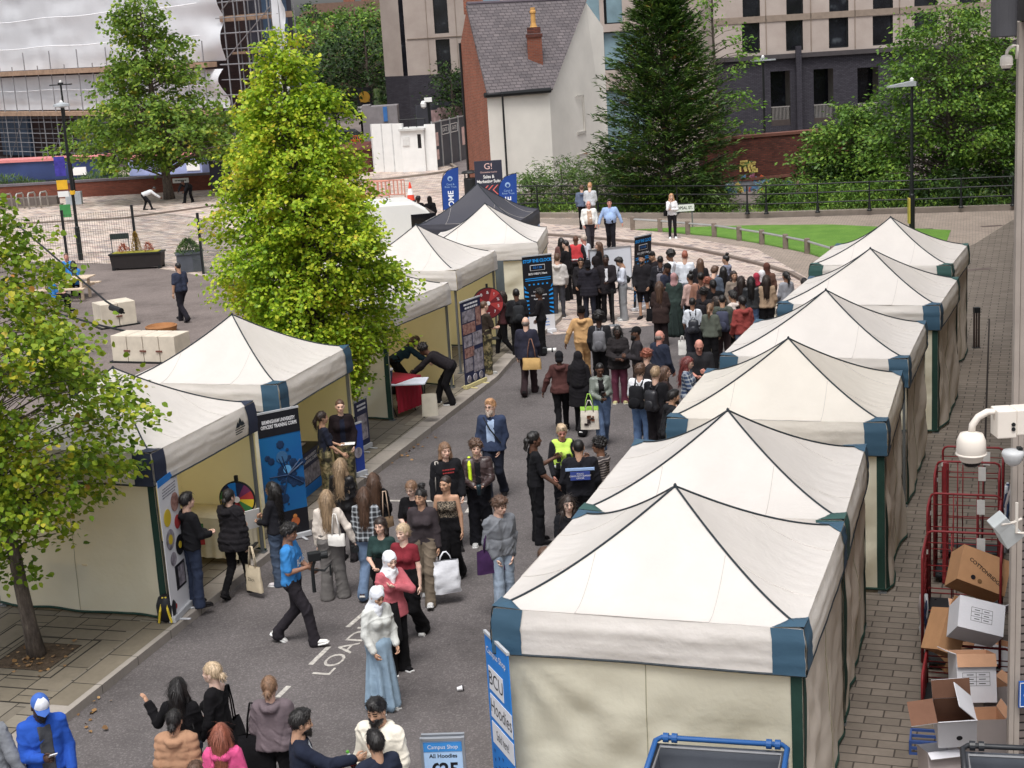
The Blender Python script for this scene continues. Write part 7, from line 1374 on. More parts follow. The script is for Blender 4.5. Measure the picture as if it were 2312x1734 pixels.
k = wp(a, (.05, .42, 1.04)); m = MB(); m.box((0, 0, -.05), (.24, .01, .32)); o = m.obj('paper_bag', m_white, None); o.location = k; o.rotation_euler = (R(12), 0, R(35)); tag(o, 'white paper held by the varsity jacket woman', 'paper')
a = person(493, 1056, 1.68, 25, 'f', 'w', ('lowbun', 'black'), ('puffer', (38, 36, 40), {'len': -.15}), ('slim', BK), 'woman in a black puffer coat standing at the prize wheel', ('front', 'down'), 'walk', hyaw=10)
bag(a, (.28, .02, .80), (214, 196, 164), 'cream canvas tote bag printed with a small logo, held by the puffer coat woman', .32, .4, .07, .3, rz=-38, txt='Zilch')
a = person(402, 1064, 1.72, 55, 'm', 'w', ('short', 'black'), ('hoodie', (32, 32, 36)), ('jeans', (52, 62, 86)), 'person in a black sweatshirt and jeans half hidden behind the food banner', ('front', 'front'), z0=.125)
a = person(626, 1131, 1.74, 100, 'm', 'b', ('mop', 'black'), ('tshirt', (30, 136, 214)), ('trousers', (46, 42, 48)), 'man in a bright blue t-shirt filming with a camera on a stabiliser', ('front', 'phone'), 'stride', shoe=(232, 230, 226), sole=(240, 240, 238), hpit=8)
text('BCUSU', .13, m_white, a, (.0, .165, 1.22), 'shirt_print', M=Matrix(((-1, 0, 0), (0, 0, 1), (0, 1, 0))), bold=.03)
k = wp(a, (.06, .36, 1.16)); t = thing('stabiliser_camera', 'black video camera on a hand-held stabiliser in front of the blue t-shirt man', 'camera', k.to_tuple(), R(15)); m = MB(); m.box((0, 0, .12), (.17, .1, .12)); m.lathe([(.05, 0), (.055, .12)], (.06, 0, .12), 14, M=Matrix.Rotation(R(90), 3, 'Y')); m.obj('camera_body', m_black, t, bevel=.012); m = MB(); m.tube([(0, 0, .05), (-.04, 0, -.05), (-.04, 0, -.38)], [.02, .022, .026], 8); m.tube([(-.04, 0, -.06), (.12, 0, -.1), (.2, 0, -.03), (.2, 0, -.18)], .016, 8); m.obj('handle', m_black, t)
a = person(695, 888, 1.66, 70, 'f', 't', ('pony', 'dark'), ('tshirt', (36, 40, 56)), ('camo', (100, 96, 70)), 'ponytailed woman in a navy t-shirt and camouflage trousers at the army stand', ('front', 'low'), z0=.125)
m = MB(); k = wp(a, (.0, .42, 1.0)); m.box((0, 0, 0), (.24, .16, .006)); o = m.obj('leaflet', m_white, None); o.location = k; tag(o, 'white leaflets held out by the ponytailed army woman', 'leaflet')
person(733, 863, 1.72, 170, 'f', 'w', ('crop', 'brown'), ('jacket', (36, 28, 32), {'under': (30, 34, 50), 'hood': 0}), ('camo', (100, 96, 70)), 'woman in a black and red jacket and camouflage trousers facing the street', ('in', 'in'), z0=.125)
a = person(1058, 862, 1.82, 195, 'm', 'w', ('short', 'gingerb'), ('blazer', (52, 64, 92), {'under': (166, 190, 226), 'uw': .075}), ('trousers', (40, 44, 58)), 'bearded older man in a navy blazer and light blue shirt walking up the road', ('pocket', 'in'), 'walk', beard=('bigbeard', 'white'), glasses=True, hyaw=15)
k = MB(); i_ = P_INFO[a.name]; up_ = i_['up']; k.tube([up_(.12, .05, .5), up_(0, .155, .33), up_(-.17, .12, .08)], .014, 6); k.obj('shoulder_strap', m_black, a)
a = person(960, 956, 1.78, 165, 'm', 'w', ('bob', 'lbrown'), ('hoodie', (34, 34, 38)), ('trousers', BK), 'young man with long fair hair and a black printed sweatshirt', ('in', 'down'), hyaw=-8)
bars(a, 0, 1.36, .2, 2, mat('print_red', c(170, 60, 60)), .02, .05, y=.165, name='shirt_print')
bag(a, (.16, .05, 1.48), (208, 200, 190), 'cream cloth bag strap over the shoulder of the long-haired young man', .2, .3, .05, .45)
a = person(1027, 951, 1.74, 178, 'm', 'w', ('curly', 'brown'), ('leather', (66, 50, 50), {'under': (30, 30, 34)}), ('wide', (28, 28, 34)), 'curly-haired young man in a brown leather jacket with a yellow hi-vis strap', ('front', 'front'), shoe=(176, 176, 176), sole=(220, 220, 220))
k = MB(); up_ = P_INFO[a.name]['up']; k.tube([up_(.12, -.02, .52), up_(.125, .12, .42), up_(.12, .15, .15)], .028, 6); k.obj('hi_vis_strap', mat('hivis', c(206, 236, 50), .6), a)
k = wp(a, (0, .38, 1.02)); m = MB(); m.lathe([(.03, -.08), (.04, .06), (.042, .08)], n=14); o = m.obj('travel_cup', mat('cup_dark', c(40, 60, 70), .3), None, True); o.location = k; tag(o, 'dark reusable cup held by the curly-haired man in the leather jacket', 'cup')
a = person(1081, 1074, 1.76, 150, 'm', 'w', ('mop', 'brown'), ('hoodie', (122, 126, 134), {'hood': 1}), ('jeans', (150, 168, 190)), 'young man in a grey hoodie and pale jeans with a purple bag', ('pocket', 'pocket'), 'weight', hpit=10, hyaw=-12)
bag(a, (.19, .02, 1.33), (70, 42, 86), 'purple cloth bag on the shoulder of the grey hoodie man', .42, .34, .06, .3, rz=25)
a = person(1153, 932, 1.84, 80, 'm', 'd', ('braids', 'black'), ('tshirt', (30, 30, 34)), ('trousers', (28, 28, 32)), 'police officer with braided hair and short black sleeves gesturing with both hands', ('gesture', 'low'), shoe=BK)
a = person(1213, 918, 1.72, 178, 'f', 'r', ('short', 'blonde'), ('jacket', (38, 38, 44), {'vest': (196, 236, 48)}), ('trousers', (28, 28, 34)), 'blonde police officer in a bright yellow hi-vis vest', ('in', 'in'), hpit=14)
for sx, sz in ((-.08, .28), (.08, .26), (.1, .14)): k = MB(); k.box(P_INFO[a.name]['up'](sx, .2, sz).to_tuple(), (.07, .05, .1)); k.obj('pouch', m_black, a, bevel=.01)
a = person(1249, 949, 1.82, 2, 'm', 't', ('crop', 'black'), ('jacket', (34, 34, 40)), ('trousers', (30, 30, 34)), 'broad police support officer in a black jacket seen from behind', ('in', 'in'), bulk=1.22)
up_ = P_INFO[a.name]['up']; q = up_(0, -.205, .31); k = MB(); k.box(q.to_tuple(), (.3, .03, .13)); pc = k.obj('back_patch', mat('patch_blue', c(56, 72, 140), .5), a); text('POLICE\nCOMMUNITY SUPPORT\nOFFICER', .035, m_white, pc, (q.x, q.y-.018, q.z), sx=.9)
q = up_(0, -.19, .405); k = MB(); k.box(q.to_tuple(), (.44, .04, .035)); k.obj('reflective_stripe', mat('stripe_blue', c(150, 176, 216), .4), a)
person(1293, 946, 1.76, -70, 'm', 'b', ('curly', 'black'), ('hoodie', (62, 56, 58), {'mat': 'stripe'}), ('trousers', BK), 'man in a dark striped top and glasses with his hand at his chin', ('face', 'in'), glasses=True)
person(1226, 1071, 1.66, 172, 'f', 'p', ('longside', 'dark'), ('tshirt', (30, 30, 34)), ('trousers', BK), 'woman in a black t-shirt with long dark hair beside the second right tent', ('front', 'front'))
person(1176, 1181, 1.62, 40, 'f', 'w', ('lowbun', 'brown'), ('jacket', BK), ('trousers', BK), 'brown hair with a claw clip just visible over the nearest right tent edge', ('in', 'in'))
# ---- up the road
a = person(1135, 684, 1.78, 12, 'm', 'w', ('bald', 'grey'), ('coat', (50, 50, 66), {'len': -.12}), ('trousers', (54, 40, 44)), 'bald man in a navy coat with a mustard satchel walking away', ('down', 'in'), 'walk')
bag(a, (.12, -.18, 1.3), (200, 158, 86), 'mustard yellow satchel with a brown strap on the bald man in navy', .42, .25, .16, .42, 'satchel', sub=(150, 104, 84))
k = wp(a, (.4, .25, .95)); t = thing('camera', 'camera with a long white and black lens carried by the bald man in navy', 'camera', k.to_tuple(), R(-8)); m = MB(); m.lathe([(.04, 0), (.045, .12), (.05, .2)], n=14, M=Matrix.Rotation(R(90), 3, 'Y')); m.obj('lens', m_white, t, True); m = MB(); m.box((-.05, 0, 0), (.1, .14, .11)); m.obj('body', m_black, t); m = MB(); m.lathe([(.052, .1), (.052, .13)], n=14, M=Matrix.Rotation(R(90), 3, 'Y')); m.obj('lens_ring', m_black, t)
person(1207, 758, 1.70, 3, 'f', 'd', ('beanie', (32, 32, 36)), ('hoodie', (86, 52, 50), {'hood': 1, 'len': -.06}), ('slim', BK), 'person in a dark red-brown hoodie and black head cover walking away', ('out', 'out'), 'walk', shoe=BK, sole=(220, 220, 220))
a = person(1248, 758, 1.70, 15, 'f', 'd', ('hijab_long', (34, 32, 36)), ('coat', (36, 34, 38)), ('wide', (34, 32, 36)), 'woman in a long black headscarf and black clothes walking beside the red-brown hoodie', ('in', 'in'), 'walk2', shoe=BK, sole=(220, 220, 220))
a = person(1296, 786, 1.68, 172, 'f', 'd', ('crop', 'black'), ('leather', (116, 124, 116), {'under': (34, 32, 34), 'uw': .06}), ('wide', (86, 108, 144)), 'woman in a grey-green leather jacket and ripped jeans looking at her phone', ('phone', 'front'), 'walk', hpit=18, shoe=BK, sole=(225, 225, 225))
phone(a, 'dark phone held by the woman in the grey-green leather jacket', -1)
bag(a, (.26, .14, 1.1), (160, 216, 40), 'lime green shopping bag behind the white tote', .36, .4, .08, .24, rz=-10); bag(a, (.28, .24, 1.0), (214, 204, 190), 'white tote bag printed with a brown picture, carried in front of the green one', .36, .36, .07, .2, rz=-10)
i_ = bpy.data.objects['tote_bag.%03d' % (len([o for o in bpy.data.objects if o.name.startswith('tote_bag')])-1)]; rg = random.Random(2); k = MB()
for q in range(9): x_, z_ = rg.uniform(-.08, .08), rg.uniform(-.46, -.3); k.box((x_, -.058, z_), (rg.uniform(.03, .08), .006, rg.uniform(.03, .08)), mi=q % 2)
k.obj('printed_picture', [mat('print_brown', c(110, 70, 50)), mat('print_dark', c(50, 40, 40))], i_)
person(1333, 704, 1.70, 188, 'f', 'k', ('longside', 'black'), ('puffer', (48, 44, 46), {'len': -.14}), ('trousers', (110, 52, 74)), 'woman with long black hair, black coat and maroon trousers', ('front', 'front'), shoe=(186, 176, 120), sole=(210, 205, 190))
a = person(1293, 676, 1.76, 8, 'm', 'k', ('afro', 'black'), ('jacket', (44, 44, 48)), ('trousers', BK), 'man in a black jacket wearing a grey backpack near the centre of the road', ('in', 'in'))
backpack(a, (122, 122, 128), 'grey sports backpack with a round badge on the man near the road centre', .48, .3, .17, sub=(104, 104, 110))
person(1255, 661, 1.76, 6, 'm', 'd', ('durag', 'black'), ('hoodie', (206, 158, 96), {'hood': 1}), ('trousers', (196, 150, 92)), 'man in a tan tracksuit with a black head wrap walking away', ('out', 'in'), 'walk')
person(1373, 706, 1.76, -95, 'm', 'd', [('cap', (30, 30, 32)), ('crop', 'black')], ('shirt', (52, 48, 52)), ('trousers', (80, 62, 54)), 'bearded man in a black cap and dark rugby shirt with a white collar', ('phone', 'front'), beard=('bigbeard', 'black'))
person(1425, 713, 1.80, 55, 'm', 'r', ('bald', 'grey'), ('coat', (44, 50, 68), {'len': -.1}), ('trousers', BK), 'bald man with glasses in a dark navy coat by the crowd', ('in', 'in'), glasses=True, bulk=1.1)
person(1397, 755, 1.74, 40, 'm', 'w', ('curly', 'auburn'), ('jacket', (52, 46, 48)), ('trousers', BK), 'curly ginger man in a dark jacket behind the two backpack men', ('in', 'in'))
a = person(1382, 786, 1.76, 28, 'm', 'w', ('mop', 'brown'), ('tshirt', (228, 230, 236)), ('jeans', (92, 122, 166)), 'young man in a white t-shirt and jeans with a black backpack', ('in', 'in')); backpack(a, (34, 34, 38), 'black backpack with a small white logo on the white t-shirt man', .46, .32, .18)
a = person(1416, 792, 1.78, 35, 'm', 'w', ('short', 'dblonde'), ('tshirt', (32, 32, 36)), ('wide', (34, 30, 34)), 'sandy-haired young man in a black t-shirt with a black backpack', ('in', 'in')); backpack(a, (42, 42, 48), 'plain black leather backpack on the sandy-haired man in black', .42, .28, .15, mk='leather')
person(1437, 791, 1.62, 95, 'f', 'w', ('long', 'brown'), ('sweater', (60, 46, 46)), ('trousers', BK), 'brown-haired woman in a dark brown top next to the sandy-haired man', ('in', 'in'))
a = person(1489, 771, 1.66, 110, 'f', 'w', ('longside', 'red'), ('jacket', (50, 70, 104), {'mat': 'plaid'}), ('jeans', (60, 70, 96)), 'red-haired woman with glasses in a blue checked shirt', ('front', 'front'), glasses=True, hpit=10)
bag(a, (-.16, -.02, 1.36), (222, 208, 180), 'cream tote bag with an orange print on the red-haired woman', .3, .3, .07, .3)
a = person(1510, 736, 1.84, 185, 'm', 'r', ('none', 'grey'), ('tshirt', (44, 44, 48)), ('trousers', BK), 'large bald man in a black polo shirt looking down at his phone', ('phone', 'front'), hpit=30, bulk=1.25)
person(1457, 842, 1.72, 80, 'm', 't', ('short', 'black'), ('hoodie', (36, 36, 40)), ('trousers', BK), 'dark-haired bearded man leaning towards the third right tent', ('reach', 'face'), lean=12, beard=('beard', 'dark'), glasses=False)
# ---- queue in front of the lawn
qp = 'students queueing on the setts'
person(1447, 543, 1.80, -80, 'm', 'b', ('afro', 'black'), ('hoodie', (214, 216, 222)), ('jeans', (140, 150, 166)), 'man with an afro and white hoodie facing left in the queue', ('in', 'in'), gp=qp)
a = person(1479, 543, 1.82, 15, 'm', 'w', ('quiff', 'auburn'), ('tshirt', (218, 224, 234)), ('jeans', (150, 162, 180)), 'tall ginger man in a white t-shirt seen from behind in the queue', ('in', 'in'), gp=qp)
person(1405, 544, 1.78, -120, 'm', 't', ('quiff', 'black'), ('jacket', (40, 36, 40)), ('trousers', BK), 'dark-haired man in a black jacket looking down beside the tilted banner', ('front', 'front'), hpit=20, gp=qp)
a = person(1426, 552, 1.78, 10, 'm', 'd', ('crop', 'black'), ('jacket', (42, 42, 48)), ('trousers', BK), 'man in a dark jacket with a grey bag on his back in the queue', ('in', 'in'), gp=qp); backpack(a, (120, 116, 124), 'grey backpack on the queueing man in the dark jacket', .4, .24, .14, drop=.05)
person(1445, 570, 1.76, 130, 'm', 'd', [('cap_back', (28, 28, 30)), ('crop', 'black')], ('tshirt', (48, 52, 70)), ('trousers', BK), 'man in a black cap and navy t-shirt looking down in the queue', ('phone', 'phone'), hpit=22, gp=qp)
person(1512, 558, 1.68, 0, 'f', 'w', ('long', 'brown'), ('coat', (40, 38, 42)), ('trousers', BK), 'woman with very long brown hair and a black coat in the queue', ('in', 'in'), gp=qp)
person(1567, 551, 1.70, -60, 'f', 't', ('topbun', 'black'), ('puffer', (124, 128, 148)), ('trousers', BK), 'woman with a high black bun and a grey puffer jacket', ('phone', 'front'), gp=qp)
a = person(1562, 575, 1.64, 5, 'f', 't', ('long', 'black'), ('coat', (36, 34, 38)), ('jeans', (60, 66, 84)), 'woman with long black hair and black coat carrying a white tote', ('in', 'in'), gp=qp)
bag(a, (-.2, -.04, 1.36), (222, 212, 190), 'white tote bag of the long black-haired woman below the high bun', .34, .36, .07, .32)
person(1455, 589, 1.66, 4, 'f', 't', ('hijab', (176, 130, 130)), ('coat', (52, 66, 62), {'len': -.7}), ('dress', (48, 60, 58)), 'woman in a long dark green coat and patterned pink headscarf', ('in', 'in'), shoe=(150, 100, 60), gp=qp)
a = person(1424, 607, 1.66, 12, 'f', 'w', ('long', 'brown'), ('coat', (60, 46, 44), {'len': -.3}), ('wide', (44, 36, 38)), 'woman with long brown hair in a dark brown coat and skirt', ('in', 'in'), gp=qp)
bag(a, (-.2, 0, 1.3), BK, 'black bag on the left side of the dark brown coat woman', .3, .3, .12, .35, 'shoulder_bag')
a = person(1513, 588, 1.78, 4, 'm', 'd', ('crop', 'black'), ('jacket', (150, 104, 84)), ('trousers', BK), 'man in an orange-brown jacket with a dark brown backpack', ('in', 'in'), gp=qp); backpack(a, (70, 54, 54), 'dark brown backpack on the orange-brown jacket man', .42, .28, .15)
a = person(1528, 600, 1.66, 20, 'f', 'w', ('curly', 'auburn'), ('jacket', BK), ('trousers', BK), 'woman with curly ginger hair in a black jacket in the queue', ('in', 'in'), gp=qp)
a = person(1520, 622, 1.72, 30, 'm', 'd', ('curly', 'black'), ('jacket', (40, 38, 42)), ('trousers', BK), 'person in black with a cream strap across a dark bag in the queue', ('in', 'in'), gp=qp); backpack(a, (38, 36, 40), 'large black backpack with a white strap in the middle of the queue', .44, .3, .16)
a = person(1495, 643, 1.68, 4, 'f', 'b', ('crop', 'black'), ('tshirt', (206, 212, 222)), ('wide', (46, 46, 54)), 'woman in a pale grey t-shirt with a small black leather rucksack', ('in', 'in'), gp=qp); backpack(a, (52, 54, 62), 'small flat black leather rucksack on the pale grey t-shirt woman', .34, .26, .1, mk='leather', drop=.08)
bag(a, (-.26, 0, .78), (222, 220, 216), 'white plastic bag hanging beside the pale grey t-shirt woman', .2, .34, .06, .1, 'carrier_bag')
a = person(1546, 640, 1.64, -60, 'f', 't', ('long', 'dark'), ('jacket', (206, 184, 150)), ('trousers', BK), 'woman in a beige patterned top facing left with a printed tote', ('front', 'in'), glasses=True, gp=qp)
bag(a, (-.22, .1, 1.1), (200, 190, 170), 'beige printed tote bag held low in the middle of the queue', .34, .44, .08, .3); bag(a, (-.1, .2, .8), (206, 200, 184), 'small pale cloth bag next to the beige printed tote', .22, .28, .06, .12)
a = person(1560, 637, 1.72, 12, 'm', 't', ('crop', 'black'), ('hoodie', (78, 84, 76)), ('trousers', (70, 56, 58)), 'man in an olive green jacket with a large navy backpack', ('in', 'in'), gp=qp); backpack(a, (70, 74, 96), 'large navy grey backpack on the olive jacket man', .5, .32, .2)
a = person(1582, 628, 1.74, -55, 'm', 't', ('mop', 'black'), ('hoodie', (208, 194, 186)), ('trousers', BK), 'man with glasses in a beige hoodie facing left in the queue', ('in', 'in'), glasses=True, gp=qp); backpack(a, BK, 'black backpack on the beige hoodie man', .42, .28, .14)
a = person(1622, 597, 1.68, 10, 'f', 'w', ('long', 'black'), ('leather', (48, 50, 54)), ('jeans', (76, 98, 134)), 'woman with long black hair, black leather jacket and blue jeans', ('in', 'in'), gp=qp)
a = person(1655, 594, 1.70, 8, 'f', 'w', ('long', 'dark'), ('jacket', (168, 140, 112)), ('trousers', BK), 'woman with long dark hair in a beige jacket near the queue end', ('in', 'in'), gp=qp)
bag(a, (.25, 0, .95), (206, 196, 176), 'beige cloth bag beside the beige jacket woman', .26, .4, .07, .25)
person(1634, 589, 1.62, 20, 'f', 't', ('hijab', (176, 40, 66)), ('jacket', BK), ('wide', BK), 'woman in a crimson headscarf in the queue', ('in', 'in'), gp=qp)
person(1646, 583, 1.66, 30, 'f', 't', ('hijab', (226, 226, 232)), ('jacket', (60, 58, 62)), ('wide', BK), 'woman in a white headscarf behind the crimson one in the queue', ('in', 'in'), gp=qp)
person(1656, 567, 1.72, 15, 'f', 't', ('hijab', (98, 60, 50)), ('jacket', (104, 72, 60)), ('wide', BK), 'woman in a brown headscarf and brown jacket in the queue', ('in', 'in'), gp=qp)
person(1697, 586, 1.68, -25, 'f', 'b', ('pony', 'black'), ('jacket', (150, 152, 162)), ('jeans', (130, 140, 156)), 'woman with a black ponytail and light grey jacket at the right end of the queue', ('in', 'in'), gp=qp)
person(1601, 596, 1.64, 10, 'f', 't', ('long', 'dark'), ('jacket', (46, 36, 38)), ('trousers', BK), 'dark-haired woman in a dark jacket left of the leather jacket woman', ('in', 'in'), gp=qp)
person(1737, 601, 1.62, 10, 'f', 't', ('short', 'black'), ('jacket', BK), ('trousers', BK), 'dark head just showing at the corner of the fifth right tent', ('in', 'in'), gp=qp)
person(1540, 605, 1.70, 0, 'm', 'd', ('short', 'black'), ('jacket', BK), ('trousers', BK), 'man in black partly hidden between the backpacks in the queue', ('in', 'in'), gp=qp)
person(1490, 590, 1.7, -30, 'f', 'b', ('topbun', 'black'), ('sweater', (196, 160, 150)), ('trousers', BK), 'woman in a dusty pink jumper half hidden left of the orange-brown jacket', ('in', 'in'), gp=qp)
person(1545, 575, 1.74, 40, 'm', 'w', ('mop', 'brown'), ('jacket', (84, 94, 110)), ('trousers', BK), 'man in a slate blue jacket left of the long black-haired woman', ('phone', 'in'), gp=qp, hpit=15)
person(1585, 585, 1.66, 170, 'f', 't', ('longside', 'dark'), ('coat', (132, 118, 106)), ('trousers', BK), 'woman in a taupe coat turned towards the camera in the queue', ('fold', 'in'), gp=qp)
person(1603, 640, 1.78, -20, 'm', 'b', ('short', 'black'), ('hoodie', (150, 60, 56)), ('jeans', (80, 92, 116)), 'man in a brick red hoodie near the third right tent corner', ('in', 'in'), gp=qp)
person(1534, 655, 1.62, 25, 'f', 'w', ('pony', 'lbrown'), ('jacket', (90, 96, 86)), ('trousers', BK), 'woman with a light brown ponytail and khaki jacket low in the queue', ('in', 'in'), gp=qp)
# ---- beyond: by the railing
person(1256, 400, 1.76, 5, 'm', 'w', ('short', 'brown'), ('hoodie', (96, 110, 136)), ('slim', BK), 'man in a blue-grey hoodie seen from behind near the railing', ('in', 'in'))
person(1274, 395, 1.86, 15, 'm', 'w', ('quiff', 'gingerb'), ('sweater', (190, 194, 200)), ('shorts', (104, 96, 92)), 'tall fair man in a pale grey sweatshirt and shorts near the railing', ('phone', 'phone'), hpit=10)
person(1271, 434, 1.76, 178, 'm', 'r', ('none', 'grey'), ('jacket', (222, 222, 216), {'under': (176, 146, 124), 'uw': .1}), ('trousers', (58, 54, 60)), 'stout bald man in a white jacket over a tan shirt walking forward', ('in', 'in'), 'walk', bulk=1.35)
person(1316, 430, 1.80, 182, 'm', 'r', ('short', 'dark'), ('shirt', (148, 178, 224)), ('trousers', (30, 30, 36)), 'stout man in a light blue shirt and black trousers walking forward', ('out', 'out'), 'walk2', bulk=1.3)
a = person(1450, 418, 1.68, 180, 'f', 'w', ('longside', 'gingerb'), ('sweater', (222, 222, 226)), ('slim', (36, 34, 38)), 'woman in a white jumper and black trousers holding a phone to her ear', ('fold', 'face'), shoe=(235, 235, 235))
bag(a, (.2, 0, 1.3), BK, 'small black bag on the woman in the white jumper by the lawn', .22, .2, .08, .25, 'shoulder_bag')
person(1155, 461, 1.76, 60, 'm', 'w', ('curly', 'brown'), ('jacket', (120, 140, 176)), ('trousers', BK), 'curly-haired person in light blue behind the farthest left tent', ('in', 'in'))
person(1151, 471, 1.68, -40, 'f', 'w', ('short', 'dark'), ('jacket', (170, 80, 70)), ('trousers', BK), 'dark-haired person in red behind the farthest left tent', ('in', 'in'))
person(903, 424, 1.7, 20, 'm', 'k', ('curly', 'black'), ('hoodie', BK), ('trousers', BK), 'dark head behind the white van, left one of two', ('in', 'in')); person(927, 424, 1.7, -20, 'm', 'k', ('hood', 'black'), ('hoodie', BK), ('trousers', BK), 'dark hooded head behind the white van, right one of two', ('in', 'in'))
# ---- between the banners
person(1211, 513, 1.66, -20, 'f', 'w', ('long', 'black'), ('jacket', (112, 76, 72)), ('trousers', BK), 'woman with long black hair in a dusky red jacket behind the left banner', ('in', 'in'))
person(1221, 519, 1.80, -60, 'm', 'w', ('crop', 'black'), ('tshirt', (34, 32, 36)), ('trousers', BK), 'man in a black t-shirt in profile facing left behind the left banner', ('front', 'in'))
a = person(1243, 508, 1.80, 5, 'm', 'd', ('none', 'black'), ('jacket', (48, 42, 46), {'vest': (206, 44, 52)}), ('trousers', BK), 'steward with a shaved head in a red hi-vis vest seen from behind', ('in', 'in'))
person(1260, 507, 1.76, -40, 'm', 'r', ('short', 'white'), ('shirt', (214, 218, 228)), ('trousers', (90, 96, 120)), 'grey-haired man in a white shirt beside the red vest steward', ('in', 'in'))
person(1292, 522, 1.64, -80, 'f', 'w', ('long', 'brown'), ('jacket', BK), ('trousers', BK), 'brown-haired woman behind the whiteboard facing left', ('in', 'in'))
a = person(1203, 549, 1.80, 10, 'm', 'w', ('quiff', 'brown'), ('hoodie', (204, 198, 194)), ('slim', (70, 70, 78)), 'young man in a pale cream hoodie leaning just right of the left banner', ('in', 'in'), shoe=(70, 64, 60), sole=(220, 220, 220))
person(1254, 557, 1.66, 178, 'f', 't', ('lowbun', 'black'), ('jacket', (42, 40, 44)), ('trousers', BK), 'woman with glasses in black between the two banners', ('in', 'in'), glasses=True, hpit=14)
person(1269, 561, 1.76, 4, 'm', 'k', ('beanie', (30, 28, 32)), ('puffer', (42, 40, 48), {'len': -.18}), ('slim', (40, 42, 54)), 'person in a long black quilted coat seen from behind at the queue barrier', ('in', 'in'))
person(1285, 554, 1.80, -70, 'm', 'd', ('hood', (36, 32, 34)), ('hoodie', (40, 34, 38)), ('trousers', BK), 'hooded man in black facing left at the queue barrier', ('in', 'front'))
person(1308, 550, 1.86, 190, 'm', 'k', ('buzz', 'black'), ('coat', (42, 38, 42), {'under': (214, 214, 220), 'uw': .05, 'len': -.2}), ('slim', BK), 'tall man in a long black coat and white t-shirt at the queue barrier', ('front', 'in'))
person(1333, 557, 1.76, -95, 'm', 't', ('mop', 'black'), ('sweater', (206, 212, 228)), ('wide', (138, 140, 144)), 'man with a black fringe, white sweater and grey trousers facing left', ('phone', 'front'), hpit=25, shoe=(200, 200, 198))
k = MB(); up_ = P_INFO[PEOPLE[-1].name]['up']; k.tube([up_(-.1, .1, .46), up_(.05, -.13, .25), up_(.1, -.15, .12)], .03, 6); k.lathe([(.02, -.1), (.07, -.05), (.07, .05), (.02, .1)], up_(.06, -.16, .16).to_tuple(), 10); k.obj('sling_bag', m_black, PEOPLE[-1], True)
person(1386, 549, 1.80, -160, 'm', 't', ('quiff', 'black'), ('coat', (40, 38, 42), {'len': -.2}), ('shorts', (32, 30, 34)), 'bearded man in black with shorts standing at the tilted banner', ('in', 'in'), beard=('beard', 'black'))
# ---- left tent stands
person(1114, 623, 1.78, -8, 'm', 'd', ('crop', 'black'), ('jacket', (38, 38, 42)), ('trousers', BK), 'man in a black jacket with a black backpack at the prize wheel tent', ('in', 'in')); backpack(PEOPLE[-1], (48, 50, 54), 'black rounded backpack at the prize wheel tent', .44, .3, .16)
a = person(1083, 629, 1.70, -85, 'f', 'k', ('bob', 'dark'), ('jacket', (72, 40, 44)), ('slim', BK), 'woman reaching to the red prize wheel, wearing dark red and black', ('reach', 'in'), 'walk', shoe=BK, sole=(150, 150, 150)); backpack(a, (84, 78, 82), 'dark grey backpack with a pink cloth on the woman at the red wheel', .38, .26, .16)
a = person(1164, 624, 1.68, -80, 'f', 'd', ('curly', 'black'), ('sweater', (32, 30, 34)), ('trousers', BK), 'curly-haired woman in a black printed top in front of the left banner', ('front', 'in'), hyaw=-5)
person(1045, 650, 1.74, 60, 'm', 'w', ('crop', 'brown'), ('tshirt', (60, 50, 44)), ('camo', (100, 96, 70)), 'soldier in camouflage trousers beside the red prize wheel', ('front', 'front'), z0=.125, shoe=(180, 180, 176))
person(903, 727, 1.70, 80, 'f', 'w', ('bob', 'brown'), ('sweater', (36, 62, 76)), ('trousers', BK), 'woman in a teal jumper bending over the red table in the third tent', ('reach', 'reach'), 'bend', lean=55, z0=.125)
a = person(907, 745, 1.80, -82, 'm', 'd', ('curly', 'black'), ('jacket', (40, 36, 40)), ('trousers', BK), 'man in a black coat bending over the red table with a backpack', ('reach', 'reach'), 'bend', lean=58, z0=.125, shoe=BK, sole=(220, 220, 220))
# ---- left plaza
person(383, 567, 1.80, -50, 'm', 't', ('crop', 'black'), ('tshirt', (52, 58, 78)), ('trousers', (38, 36, 44)), 'heavy-set man in a navy t-shirt walking left across the plaza', ('down', 'in'), 'walk', bulk=1.25, beard=('beard', 'dark'))
pz = .0
person(142, 547, 1.75, 170, 'm', 'r', ('crop', 'brown'), ('tshirt', (30, 130, 210)), ('trousers', BK), 'man in a bright blue t-shirt facing the camera at the picnic table', ('front', 'front'), 'sit')
person(157, 563, 1.7, -15, 'f', 'w', ('long', 'black'), ('tshirt', (26, 134, 222)), ('trousers', BK), 'woman with long black hair in bright blue seated at the picnic table', ('front', 'front'), 'sit')
person(110, 590, 1.75, 60, 'm', 'w', ('short', 'dark'), ('tshirt', (30, 130, 214)), ('trousers', BK), 'third seated person in bright blue at the left of the picnic table', ('front', 'front'), 'sit')
person(148, 736, 1.65, 120, 'f', 'r', ('short', 'dark'), ('jacket', (90, 60, 70)), ('trousers', BK), 'dark-haired person behind the left tents, only head and shoulders showing', ('in', 'in'))
person(336, 404, 1.70, 70, 'm', 'd', ('crop', 'black'), ('jacket', (206, 210, 214)), ('slim', (32, 32, 36)), 'stooping man in a white top and black striped trousers under the maple', ('reach', 'reach'), 'bend', lean=70)
person(392, 390, 1.75, 200, 'm', 'd', ('crop', 'black'), ('jacket', (30, 30, 34)), ('trousers', BK), 'stooping man all in black beside the maple trunk', ('reach', 'reach'), 'bend', lean=65)
